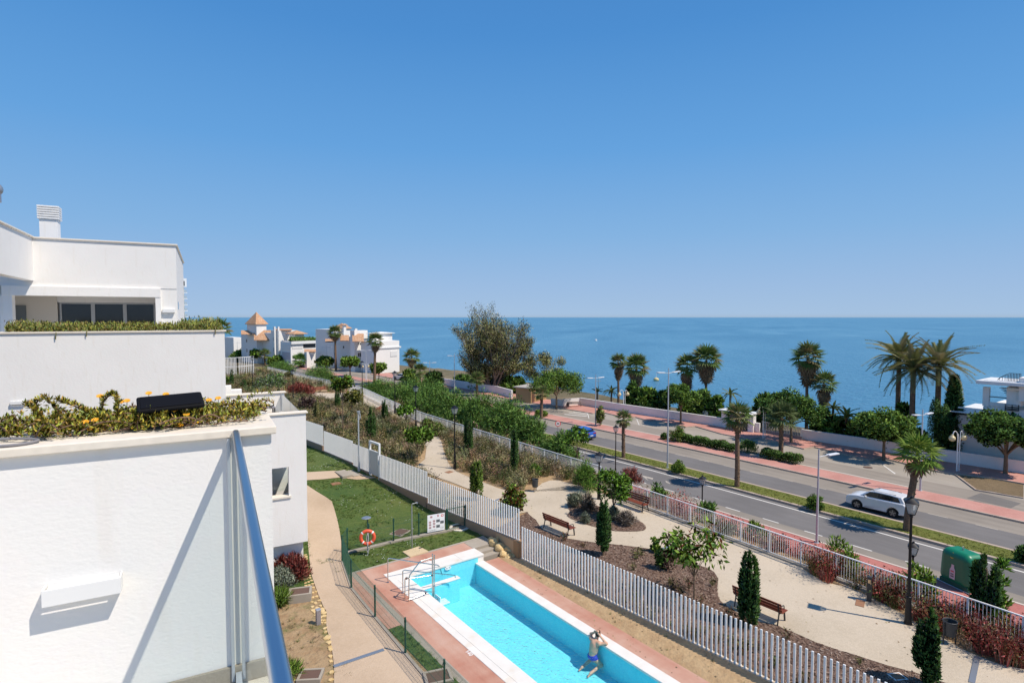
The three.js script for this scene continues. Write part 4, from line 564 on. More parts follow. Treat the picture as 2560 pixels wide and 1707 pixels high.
  for (const [i, j] of [[0, 1.6], [1, 1.4], [0, 2.4], [1, 2.2], [0, 3.3], [1, 3.1]]) ic(i, j, '#b03c46'); for (const [i, j] of [[2, 1.5], [3, 2.1], [2, 3.2]]) ic(i, j, null, '#6c7276'); x.fillStyle = '#82868c'; for (let k = 0; k < 7; k++) x.fillRect(20, 440 + k * 8, k % 2 ? 170 : 220, 3); for (let k = 0; k < 5; k++) x.fillRect(330, 400 + k * 12, 86, 4);
  const tx = new THREE.CanvasTexture(cv); tx.colorSpace = THREE.SRGBColorSpace;
  const nb = thing('notice_board', 'white notice board with rows of red and grey pool rule pictograms on the green fence', 'sign', n0.clone().lerp(n1, .5), Math.atan2(-(n1.z - n0.z), n1.x - n0.x)), w = n0.distanceTo(n1);
  mesh('board', bx(-w / 2, w / 2, .14, 1.02, .012, .024), M.white, nb); mesh('print', new THREE.PlaneGeometry(w - .02, .86).translate(0, .58, .0275), new THREE.MeshStandardMaterial({ map: tx, roughness: .6 }), nb);
  // life ring on its post
  const r0 = G(919, 1388, U0), o = thing('life_ring', 'orange life ring with white rope hanging on a green post by the pool', 'life ring', r0, -.45);
  mesh('post', cyl(.03, .03, 1.75, 0, 0, -.06, 10), M.greenPaint, o); mesh('post_cap', cyl(.22, .16, .03, -.05, 1.74, -.06, 16), M.galv, o);
  const ring = mesh('ring', new THREE.TorusGeometry(.3, .078, 14, 40).translate(0, .86, .04), mat([.8, .115, .05], .5), o);
  for (let i = 0; i < 4; i++) { const a = PI / 4 + i * PI / 2; const g = new THREE.TorusGeometry(.3, .081, 12, 4, .2).rotateZ(a - .1).translate(0, .86, .04); mesh('band', g, M.white, ring); }
  mesh('rope', [pipe([V(.02, 1.1, .1), V(-.03, .85, .12), V(0, .5, .12), V(.03, .2, .06), V(-.01, .02, .05)], .013, 20, 6), pipe([V(.03, 1.1, .1), V(.05, .85, .12), V(.02, .5, .13), V(.06, .3, .08), V(.02, .15, .06), V(-.04, .3, .08), V(.02, .42, .1)], .013, 24, 6)], mat([.72, .68, .66], .9), o);
  // outdoor shower
  const sh = G(1030, 1370.5, U0), so = thing('outdoor_shower', 'slim steel outdoor shower column on a beige shower tray', 'shower', sh);
  const tray = ground('h 1165,432 1300,388 1378,428 1228,474', U0 + .05).map(p => p.sub(sh)); const tg = sheet(tray, .05); const tb = sheet(tray, .0); mesh('tray', [tg, tb, ...tray.map((p, i) => beam(p.clone().setY(.024), tray[(i + 1) % 4].clone().setY(.024), .03, .048))], mat([.6, .46, .28], .8), so);
  mesh('column', cyl(.025, .025, 2.05, 0, 0, 0, 10), M.galv, so); mesh('shower_head', [bent([V(0, 2.05, 0), V(0, 2.14, 0), V(.25, 2.16, .02)], .014, .05), cyl(.03, .06, .06, .26, 2.1, .02)], M.galv, so); mesh('tap', bar(V(0, .95, 0), V(.08, .95, .04), .015), M.galv, so); mesh('drain_grate', bx(.2, .34, .05, .058, .25, .36), M.darkGrey, so);
  // manholes and hatches in the lawn
  const mh = G(...px('H', 1640, 1040), HL(0, -29)), mo = thing('manhole', 'round brown manhole cover in a pale concrete ring on the lawn', 'manhole', mh.setY(HL(0, mh.z))); mesh('ring', new THREE.RingGeometry(.36, .52, 24).rotateX(-PI / 2).translate(0, .05, 0), M.coping, mo); mesh('ring_side', new THREE.CylinderGeometry(.52, .52, .1, 24, 1, true), M.coping, mo); mesh('cover', cyl(.36, .36, .06, 0, -.02, 0, 24), M.brownCover, mo);
  const ha = G(...px('H', 1142, 1105), HL(0, -27)), ho = thing('inspection_cover', 'rectangular brown inspection cover behind the mesh fence', 'cover', ha.setY(HL(0, ha.z)), .5); mesh('frame', rb(-.45, .45, -.1, .03, -.36, .36, .01), M.concrete, ho); mesh('cover', rb(-.39, .39, -.05, .04, -.3, .3, .008), M.brownCover, ho);
}
{ // planter boxes with soil lids and bollard by the building, edging stones
  const bxh = (p, ry, s, lab, h = .3) => { const o = thing('utility_box', lab, 'box', p, ry); const f = s * .8; mesh('frame', [rb(-s, s, -.1, h, f * .75, f, .015), rb(-s, s, -.1, h, -f, -f * .75, .015), rb(-s, -s * .78, -.1, h - .002, -f * .75, f * .75, .015), rb(s * .78, s, -.1, h - .002, -f * .75, f * .75, .015)], M.concrete, o); mesh('lid', bx(-s * .78, s * .78, h - .06, h - .03, -f * .75, f * .75), M.brownCover, o); return o; };
  bxh(gp('q', 545, 1310, U0 + .15).setY(U0), -.35, .43, 'white framed service box with dark lid beside the silvery shrub', .32); bxh(gp('r', 905, 1400, U0 + .1).setY(U0), -.55, .36, 'low white framed service box on the bare soil below the handrail', .12); bxh(gp('h', 1460, 1500, U0).setY(U0), -.3, .42, 'white framed service box beside the last green fence post', .1);
  const bo = thing('bollard_light', 'short grey square bollard light at the edge of the walkway', 'bollard light', gp('r', 1060, 415, U0)); mesh('body', rb(-.075, .075, -.03, .52, -.075, .075, .006), mat([.3, .27, .28], .6, { metalness: .2 }), bo); mesh('head', rb(-.082, .082, .5, .55, -.082, .082, .006), mat([.4, .42, .47], .5, { metalness: .5 }), bo);
  const ed = struct('stone_edging', sheet([V(0, 0, 0), V(.01, 0, 0), V(0, 0, .01)], -.5), M.soil);
  const Lft = list('s 751,1442 759,1460 769,1492 778,1526 788,1541 805,1563 813,1586 817,1609 820,1634 822,1666 821,1707 819,1740', (x, y) => G(x, y, U0)), Rgt = list('s 777,1435 784,1455 795,1486 809,1520 815,1533 816,1564 824,1596 828,1612 831,1634 834.7,1666 834.7,1707 835,1740', (x, y) => G(x, y, U0));
  const fl = (c, r, k) => { const n = 7, pts = []; for (let i = 0; i < n; i++) { const a = i / n * 6.283 + rr(-.25, .25); const q = r * rr(.75, 1.1); pts.push([Math.cos(a) * q, Math.sin(a) * q * rr(.7, 1)]); } const g = ext(shp(pts), .07, .012, 1, 3); g.rotateX(-PI / 2); g.rotateY(rnd() * 6); return buv(g.translate(c.x, U0 - .062 + rr(0, .02), c.z)); };
  for (let i = 0; i + 1 < Lft.length; i++) { const n = i < 5 ? 3 : 2, m = i < 3 ? 3 : i < 6 ? 2 : 1; for (let j = 0; j < n; j++) for (let k = 0; k < m; k++) { const t = (j + rr(.2, .8)) / n, s = (k + .5 + rr(-.2, .2)) / m; const a = Lft[i].clone().lerp(Lft[i + 1], t), b = Rgt[i].clone().lerp(Rgt[i + 1], t); const w = a.distanceTo(b); mesh('edging_stone', fl(a.lerp(b, s), Math.max(.07, Math.min(.17, w / m * .6))), M.sandstone[(rnd() * 3) | 0], ed); } }
  for (let i = 0; i < 14; i++) { const p = gp('q', 650 + rr(-25, 25), 290 + i * 40, U0); mesh('edging_stone', fl(p, rr(.09, .15)), M.sandstone[(rnd() * 3) | 0], ed); }
}
// ------------------------------------------------------------ white picket fence in stepped sections
{
  const pk = (() => { const g = rb(-.033, .033, 0, 1.5, -.026, .026, .007, 1); return mg([g, bx(-.042, .042, 0, .03, -.038, .038)]); })(), pm = M.white;
  const sec = (z0, z1, y, lab, wall) => { const f = thing('picket_fence', lab, 'fence'); let z = z0; while (z > z1) { const o = mesh('picket', pk, pm, f); o.position.set(FX(z), y, z); o.rotation.y = PI / 2 + .09 + gs() * .01; z -= .1705; } const a = [], N = Math.ceil((z0 - z1) / 3); for (let i = 0; i < N; i++) { const u = lerp(z0 + .05, z1, i / N), v = lerp(z0 + .05, z1, (i + 1) / N); a.push(beam(V(FX(u), wall ? y / 2 - .12 : -.13, u), V(FX(v), wall ? y / 2 - .12 : -.13, v), wall ? .2 : .16, wall ? y + .22 : .24)); } mesh('base_wall', a, wall ? mat([.36, .24, .16], .9) : mat([.55, .44, .33], .9), f); return f; };
  sec(-2.5, -20.85, 0, 'white picket fence on the level stretch beside the pool and mulch bed');
  sec(-21.0, -28.35, .8, 'white picket fence on the raised wall behind the pool steps', 1);
  sec(-28.5, -33.85, 1.07, 'white picket fence between the raised wall and the garden gate', 1);
  sec(-35.35, -37.6, 1.14, 'short run of white pickets between the gate and the grey lamp post', 1);
  sec(-37.75, -42.45, 1.3, 'white picket fence beyond the lamp post with climbing stems', 1);
  sec(-42.6, -50, 1.65, 'highest section of white picket fence beside the white building', 1);
  const pier = thing('wall_pier', 'tan rendered end pier of the retaining wall under the picket fence', 'wall', V(FX(-21), 0, -20.95), .09); mesh('pier', rb(-.16, .16, -.2, .78, -.25, .12, .01), mat([.34, .2, .1], .9), pier); mesh('side_wall', bx(-.14, .1, -.2, .74, -2.6, -.25), mat([.5, .33, .19], .9), pier);
  const g0 = V(FX(-33.95), 1.05, -33.95), g1 = V(FX(-35.2), 1.05, -35.2), gt = thing('garden_gate', 'white framed garden gate with grey lower panel, taller than the picket fence', 'gate'); for (const p of [g0, g1]) mesh('gate_post', rb(p.x - .06, p.x + .06, .3, 3.25, p.z - .06, p.z + .06, .01), M.white, gt); mesh('gate_head', beam(g0.clone().setY(3.2), g1.clone().setY(3.2), .12, .12), M.white, gt); mesh('gate_panel', beam(g0.clone().setY(1.85), g1.clone().setY(1.85), .05, 1.55), mat([.56, .55, .54], .6), gt); mesh('gate_frame', [beam(g0.clone().setY(2.64), g1.clone().setY(2.64), .06, .06)], M.white, gt); mesh('intercom', bx(g0.x - .15, g0.x - .02, 1.9, 2.5, g0.z + .06, g0.z + .1), mat([.6, .62, .65], .5), gt);
  const lp = GH(897, 1178, HL), lo = thing('garden_lamp_post', 'slim grey tubular lamp post standing by the garden gate', 'lamp post', lp); const h = TOP(895, 1030, lp) - lp.y; mesh('base', cyl(.09, .075, 1.1, 0, -.05, 0, 10), M.lampGrey, lo); mesh('pole', cyl(.05, .045, h - 1.0, 0, 1.0, 0, 10), M.lampGrey, lo); mesh('lamp_head', [bent([V(0, h - .5, 0), V(.1, h - .45, .05), V(.1, h - .1, .05)], .03, .05), cyl(.06, .12, .2, .02, h - .15, 0)], M.lampGrey, lo);
}
// ------------------------------------------------------------ white park railing
{
  const barG = bx(-.008, .008, .1, 1.06, -.008, .008), postG = rb(-.025, .025, -.1, 1.1, -.035, .035, .008, 1);
  const run = (z0, z1, lab, fine) => { const f = thing('park_railing', lab, 'railing'); const n = Math.round((z0 - z1) / 1.56), tr = [], br = [], far = []; for (let i = 0; i <= n; i++) { const z = lerp(z0, z1, i / n), p = V(RAILX(z), .02, z), o = mesh('post', postG, M.white, f); o.position.copy(p); if (i === n) break; const z2 = lerp(z0, z1, (i + 1) / n), q = V(RAILX(z2), .02, z2); const t = [beam(p.clone().setY(1.12), q.clone().setY(1.12), .06, .04)]; mesh('top_rail', t, M.white, f); br.push(beam(p.clone().setY(.12), q.clone().setY(.12), .035, .03)); for (let k = 1; k < 14; k++) { const b = p.clone().lerp(q, k / 14); if (fine) { const o2 = mesh('bar', barG, M.white, f); o2.position.copy(b); } else far.push(barG.clone().translate(b.x, b.y, b.z)); } } mesh('bottom_rail', br, M.white, f); if (far.length) stuff(mesh('bars', far, M.white, f)); return f; };
  run(-3.2, -24.9, 'white upright-bar railing beside the wide gravel area and red shrubs', true);
  run(-27.2, -64, 'white upright-bar railing between the brown shrubs and dark green bushes', false);
  run(-64.2, -124, 'distant white railing curving round the far end of the park', false);
  const fr = thing('ramp_railing', 'tall white railing of the ramp beside the white building', 'railing'); const rp = ground('F 100,765 250,760 440,740', .2), tp = [Fy(560), Fy(565), Fy(590)]; // ramp fence at left
  const pts = rp.map(p => p.clone()); for (let i = 0; i + 1 < pts.length; i++) { const n = 9; for (let k = 0; k <= n; k++) { const p = pts[i].clone().lerp(pts[i + 1], k / n); mesh('post', bx(p.x - .05, p.x + .05, p.y - .3, p.y + 3.6, p.z - .05, p.z + .05), M.white, fr); } for (const y of [.2, 1.9, 3.6]) mesh('rail', beam(pts[i].clone().setY(pts[i].y + y), pts[i + 1].clone().setY(pts[i + 1].y + y), .1, .1), M.white, fr); } void tp;
}
// ------------------------------------------------------------ park lamps, benches, bins
function lanternLamp(h, lab, p, ry = .35, grp = 'black lantern lamp posts in the park') {
  const o = thing('lantern_lamp', lab, 'lamp post', p, ry, grp);
  mesh('base', [cyl(.15, .13, .12, 0, -.05, 0, 12), cyl(.12, .085, .95, 0, .07, 0, 12), ball(.1, 0, 1.02, 0, 1, .5, 1), cyl(.075, .075, .1, 0, 1.05, 0, 12)], M.black, o);
  mesh('pole', [cyl(.055, .042, h - 1.75, 0, 1.1, 0, 10), ball(.065, 0, h - .75, 0, 1, .6, 1)], M.black, o);
  const y0 = h - .64, y1 = h - .22, b = .11, t = .21, fr = [];
  for (const [sx, sz] of [[1, 1], [1, -1], [-1, 1], [-1, -1]]) { fr.push(bar(V(sx * b, y0, sz * b), V(sx * t, y1, sz * t), .012, 5)); fr.push(bar(V(0, y0 - .1, 0), V(sx * b, y0, sz * b), .012, 5)); }
  for (const [q, y] of [[b, y0], [t, y1]]) for (let i = 0; i < 4; i++) { const c = [[1, 1], [1, -1], [-1, -1], [-1, 1]], u = c[i], v = c[(i + 1) % 4]; fr.push(bar(V(u[0] * q, y, u[1] * q), V(v[0] * q, y, v[1] * q), .013, 5)); }
  mesh('lantern_frame', fr, M.black, o);
  for (let i = 0; i < 4; i++) { const g = new THREE.BufferGeometry(); g.setAttribute('position', new THREE.Float32BufferAttribute([-b, y0, b, b, y0, b, t, y1, t, -b, y0, b, t, y1, t, -t, y1, t], 3)); g.setAttribute('uv', new THREE.Float32BufferAttribute(new Array(12).fill(0), 2)); g.computeVertexNormals(); g.rotateY(i * PI / 2); mesh('pane', g, M.frost, o); }
  const c = new THREE.CylinderGeometry(.07, .32, .16, 4).rotateY(PI / 4).translate(0, y1 + .085, 0); mesh('lantern_roof', [c, cyl(.06, .05, .06, 0, y1 + .16, 0), ball(.035, 0, h - .02, 0)], M.black, o);
  return o;
}
{
  const L = [[[2271, 1560], 4.78, 'black lantern lamp post beside the drinking fountain and red shrubs'], [[1497.7, 1248], 3.0, 'black lantern lamp post behind the dark cypress of the mulch island'], [[1136.7, 1172], 4.79, 'black lantern lamp post on the gravel path beside the brown shrub bed'], [[1039.6, 1081], 4.68, 'black lantern lamp post at the inner bend of the climbing path'], [[987.3, 1035.5], 5.1, 'black lantern lamp post against the curved white railing'], [[905.6, 990.5], 5.1, 'black lantern lamp post in front of the seafront apartment block'], [[732.4, 1008.5], 4.5, 'black lantern lamp post beside the red dry shrubs and far bench'], [[631.4, 974.5], 5.3, 'black lantern lamp post behind the upper terrace wall'], [[657, 944.8], 4.4, 'black lantern lamp post beyond the large grey-green shrub']];
  for (const [p, h, l] of L) lanternLamp(h, l, G(...p, 0).setY(.01), .35);
  lanternLamp(5.0, 'black lantern lamp post at the foot of the bank behind the green container hedge', V(31.6, ROAD + .13, -10.0), .3); lanternLamp(4.75, 'black lantern lamp post below the railing among spiky green shrubs', V(34.1, ROAD + .13, -23.5), .3); lanternLamp(5.4, 'black lantern lamp post at the roadside in front of the thin median palm', V(40.45, ROAD + .13, -37.6), .3);
}
function bench(p, ry, lab, L = 1.85, m = null) {
  const o = thing('park_bench', lab, 'bench', p, ry, 'wooden park benches'), w = k => m || M.wood[k % 3]; // faces +z
  for (const x of [-L / 2 + .12, L / 2 - .12]) mesh('leg', [beam(V(x, 0, .28), V(x, .43, .22), .05, .05), bent([V(x, 0, -.28), V(x, .42, -.16), V(x, .82, -.27)], .026, .1), beam(V(x, .41, .24), V(x, .41, -.18), .05, .04), bent([V(x, .43, .22), V(x, .62, .2), V(x, .62, -.1), V(x, .55, -.2)], .02, .1)], M.darkGrey, o);
  for (let i = 0; i < 4; i++) mesh('seat_slat', rb(-L / 2, L / 2, .43, .465, -.15 + i * .105, -.055 + i * .105, .01, 1), w(i), o);
  for (let i = 0; i < 3; i++) { const g = rb(-L / 2, L / 2, -.05, .05, -.016, .016, .01, 1); g.rotateX(-.24).translate(0, .54 + i * .12, -.185 - i * .032); mesh('back_slat', g, w(i + 1), o); }
  return o;
}
{
  const at = (a, b, face, lab, L, m) => { const c = a.clone().lerp(b, .5).setY(.012), d = b.clone().sub(a); let ry = Math.atan2(-d.z, d.x); const f = V(Math.sin(ry), 0, Math.cos(ry)); if (f.x * face < 0) ry += PI; const off = V(Math.sin(ry), 0, Math.cos(ry)); c.addScaledVector(off, .26); return bench(c, ry, lab, L, m); };
  at(gp('B', 1290, 800), gp('B', 1600, 930), 1, 'red-brown wooden bench beside the picket fence, its back to the pool', 2.0);
  at(gp('C', 1690, 620), gp('C', 2222, 850), 1, 'red-brown wooden bench half hidden by a bushy cypress at the mulch edge', 1.95);
  { const b = gp('E', 900, 505), a = gp('E', 660, 400); const c = a.lerp(b, .5).setY(.012); bench(c, -PI / 2 + .0, 'red-brown wooden bench with its back to the white railing by the mulch island', 1.95); }
  const fb_ = gp('F', 1230, 945).setY(.012); bench(fb_, .2, 'orange wooden bench beside the red dry shrubs far up the path', 3.0); bench(gp('A', 1060, 75).setY(.012), .9, 'small wooden bench on the path behind the slim cypress', 2.2);
}
function bin(p, ry, lab, s = 1) { const o = thing('litter_bin', lab, 'litter bin', p, ry, 'grey litter bins'); const b = new THREE.LatheGeometry([[0, .3], [.17, .3], [.185, .33], [.2, .78], [.215, .8], [.2, .82], [.18, .8], [.165, .36], [0, .35]].map(q => new THREE.Vector2(...q)), 20); mesh('bucket', b.scale(s, 1, s), mat([.055, .06, .065], .5, { metalness: .3 }), o); for (const x of [-.23, .23]) mesh('leg', [bar(V(x * s, -.02, 0), V(x * s, .8, 0), .024), bar(V(x * s, .72, 0), V(x * s * .85, .72, 0), .016)], M.darkGrey, o); return o; }
bin(gp('B', 1190, 342).setY(.0), .6, 'grey litter bin at the edge of the brown shrub bed'); bin(gp('I', 1425, 1075).setY(0), -.5, 'grey litter bin standing between two cypresses and the red shrubs', 1.05); bin(gp('F', 1105, 968).setY(0), 0, 'small grey litter bin beside the far orange bench');
{
  const f = thing('drinking_fountain', 'dark grey square drinking fountain pillar with brass tap by the red shrubs', 'fountain', gp('D', 1370, 542), .3); mesh('pillar', rb(-.085, .085, 0, 1.0, -.085, .085, .008), M.darkGrey, f); mesh('tap', [bar(V(-.085, .82, .02), V(-.17, .82, .05), .018), bar(V(-.16, .82, .05), V(-.17, .75, .055), .014), bx(-.1, -.085, .76, .9, -.05, .05)], mat([.6, .45, .3], .3, { metalness: .8 }), f); mesh('slab', bx(-.45, .15, -.05, .012, -.1, .4), M.concrete, f); mesh('grate', bx(-.75, -.18, -.05, .03, -.42, -.12), M.rust, f);
  for (const [c, x, y, ry, lab] of [['A', 1915, 803, .3, 'rusty square cover on the gravel path below the lamp post'], ['I', 775, 1490, -.5, 'rusty square cover in a white frame at the mulch edge'], ['H', 600, 703, 0, 'brown square cover in the lawn near the gate path']]) { const p = c === 'H' ? GH(...px(c, x, y), HL) : gp(c, x, y); const o = thing('ground_cover', lab, 'cover', p, ry); mesh('cover', bx(-.28, .28, -.05, .03, -.22, .22), M.rust, o); if (c === 'I') o.scale.setScalar(.62); if (c === 'I') mesh('frame', [bx(-.36, .36, -.05, .025, .22, .29), bx(-.36, -.28, -.05, .025, -.29, .22), bx(.28, .36, -.05, .025, -.29, .22), bx(-.28, .28, -.05, .025, -.29, -.22)], M.poolCoping, o); }
  // glass container
  const g = new RoundedBoxGeometry(1.5, 2.0, 1.95, 8, .42), p = g.attributes.position; for (let i = 0; i < p.count; i++) { const y = (p.getY(i) + 1) / 2, k = 1 - .13 * y; let yy = p.getY(i); if (yy < -.6) yy = yy; p.setX(i, p.getX(i) * k); p.setZ(i, p.getZ(i) * (1 - .1 * y)); } g.computeVertexNormals(); g.translate(0, 1.14, 0);
  const c0 = gp('J', 1330, 1470, ROAD + .13), c1 = gp('J', 1745, 1668, ROAD + .13), mid = c0.clone().lerp(c1, .5), o = thing('recycling_container', 'green rounded bottle bank with yellow ringed hole and white bottle emblem', 'recycling bin', V(mid.x + .72, ROAD + .13, mid.z), Math.atan2(c1.x - c0.x, c1.z - c0.z));
  mesh('shell', g, mat([.008, .19, .095], .38), o); mesh('base', rb(-.66, .66, 0, .3, -.86, .86, .05), mat([.01, .1, .06], .6), o);
  const ring = new THREE.TorusGeometry(.15, .035, 10, 24).rotateY(-PI / 2).rotateZ(-.35).translate(-.6, 1.83, -.12); mesh('hole_ring', ring, mat([.6, .48, .03], .5), o); mesh('hole', new THREE.CircleGeometry(.14, 20).rotateY(-PI / 2).rotateZ(-.35).translate(-.6, 1.83, -.12), M.rubber, o);
  const bs = shp([[-.16, 0], [.16, 0], [.16, .52], [.08, .7], [.08, .84], [-.08, .84], [-.08, .7], [-.16, .52]]); const bt = ext(bs, .006).rotateY(-PI / 2).rotateZ(-.045).translate(-.752, .5, .0); mesh('bottle_emblem', bt, mat([.62, .6, .6], .6), o); for (const [y, c] of [[.62, [.15, .15, .15]], [.75, [.2, .2, .2]], [.92, [.6, .1, .1]]]) mesh('emblem_print', bx(-.765, -.752, y, y + .07, -.09, .09).rotateZ(0), mat(c, .7), o);
  mesh('badge', [cyl(.2, .2, .02, 0, 0, 0, 20).rotateX(PI / 2).rotateX(-.5).translate(-.1, 1.75, .82)], mat([.03, .3, .17], .4), o); mesh('badge_print', bx(-.22, .02, 1.7, 1.8, .86, .88), M.white, o); mesh('lifting_hook', [cyl(.04, .03, .15, 0, 2.1, 0), new THREE.TorusGeometry(.07, .015, 6, 14).translate(0, 2.28, 0)], M.galv, o); mesh('skid', [bar(V(-.7, .04, -1.0), V(-.7, .04, 1.0), .035)], M.galv, o);
}
// ------------------------------------------------------------ street lights and signs
function streetLight(p, h, lab, arms = [[1.2, 0], [-1.2, 0]], ry = 0, grp = 'white double-arm street lights') { const o = thing('street_light', lab, 'street light', p, ry, grp); const m = M.lampGrey; mesh('base_plate', cyl(.16, .16, .04, 0, -.02, 0, 12), m, o); mesh('pole', cyl(.09, .05, h, 0, 0, 0, 10), m, o); for (const [dx] of arms) { const s = Math.sign(dx), a = mesh('arm', bar(V(0, h - .55, 0), V(dx * .55, h - .45, 0), .03), m, o); const g = rb(0, .95, -.05, .06, -.16, .16, .05, 3).rotateZ(.06); if (s < 0) g.rotateY(PI); mesh('lamp_head', g.translate(dx * .5, h - .47, 0), mat([.66, .68, .7], .4), a); } return o; }
const camY = -YAW;   // arms lie across the view as in the photograph
streetLight(gp('K', 1290, 1305, ROAD).setY(ROAD + .16), 10.5, 'tall double-arm street light on the grass median beside a round bush', [[1.1], [-1.1]], -.2);
streetLight(gp('K', 583, 880, ROAD).setY(ROAD + .14), 7.4, 'double-arm street light on the red pavement beside the small flowering shrub', [[1], [-1]], -.2); streetLight(gp('J', 1060, 350, ROAD).setY(ROAD + .14), 7.45, 'double-arm street light on the red pavement behind the near median palm', [[1], [-1]], -.2);
{ const b = V(40.5, ROAD + .13, -18.6), t = TOP(2048, 1123, b); streetLight(b, t - b.y, 'single-arm street light rising behind the white railing', [[1.5]], -.35); }
for (const [c, x, y, yt, l] of [['W', 448, 840, 555, 'double-arm street light beyond the bushes near the seafront block'], ['W', 690, 880, 485, 'double-arm street light in front of the large feathery tree'], ['F', 1172, 680, 470, 'double-arm street light at the gap between the two apartment blocks'], ['F', 1304, 680, 395, 'double-arm street light in front of the stepped gables'], ['F', 250, 560, 345, 'double-arm street light in front of the turret building'], ['F', 1765, 800, 430, 'slim street light beside the thin palms']]) { const b = gp(c, x, y, ROAD); streetLight(b, TOP(...px(c, x, yt), b) - ROAD, l, [[1.1], [-1.1]], -.3); }
function globeLamp(b, h, lab) { const o = thing('globe_lamp', lab, 'street light', b, -.4, 'globe lamps along the sea wall'); mesh('pole', [cyl(.07, .05, h, 0, 0, 0), cyl(.05, .04, h - .3, .28, 0, 0)], M.white, o); for (const s of [-1, 1]) { const a = mesh('arm', pipe([V(s > 0 ? .28 : 0, h - .5, 0), V(s * .15 + (s > 0 ? .2 : 0), h + .15, 0), V(s * .5, h + .25, 0), V(s * .72, h - .15, 0)], .04, 16, 6), M.white, o); mesh('globe', [ball(.3, s * .74, h - .45, 0, 1, 1, 1, 16), cyl(.16, .1, .16, s * .74, h - .22, 0)], mat([.66, .55, .32], .3), a); } return o; }
for (const [c, x, y, yt, l] of [['K', 858, 745, 545, 'double globe lamp at the sea wall behind the parking bays'], ['K', 2228, 1010, 710, 'double globe lamp beside the grey sliding gate'], ['N', 1757, 1285, 940, 'double globe lamp in front of the white seaside house'], ['F', 1760, 810, 620, 'double globe lamp below the thin palms']]) { const b = gp(c, x, y, ROAD); globeLamp(b, TOP(...px(c, x, yt), b) - ROAD, l); }
{ const s = thing('road_sign', 'round red and white traffic sign behind the roadside bush', 'sign', (() => { const p = PX(1394.8, 1058.7, 41.2); return p.setY(ROAD); })(), -.5), y = PX(1394.8, 1058.7, 41.2).y - ROAD; mesh('pole', cyl(.03, .03, y + .25, 0, 0, 0), M.galv, s); mesh('disc', cyl(.32, .32, .02, 0, 0, 0, 24).rotateX(PI / 2).translate(0, y, .035), mat([.7, .05, .05], .5), s); mesh('disc_face', cyl(.24, .24, .01, 0, 0, 0, 24).rotateX(PI / 2).translate(0, y, .055), M.white, s); mesh('symbol', [bx(-.13, -.03, y - .1, y + .1, .062, .066), bx(.03, .13, y - .1, y + .1, .062, .066)], M.rubber, s);
  const b = gp('K', 375, 690, ROAD + .13), o = bench(b, -.5, 'dark bench beside the white end of the sea wall', 2.6, mat([.2, .15, .13], .7)); o.userData.group = undefined; delete o.userData.group; bin(gp('K', 312, 702, ROAD + .13), 0, 'dark litter bin beside the white end of the sea wall', 1.3);
  const m = thing('signal_mast', 'thin mast with crossbar standing in the sea-side garden', 'mast', PX(...px('K', 612, 560), 80).setY(ROAD - .2)); const mh = PX(...px('K', 612, 420), 80).y - ROAD; mesh('mast', cyl(.06, .04, mh + .2, 0, 0, 0), M.galv, m); mesh('crossbar', bx(-.7, .7, mh - .3, mh - .2, -.05, .05), M.galv, m);
}
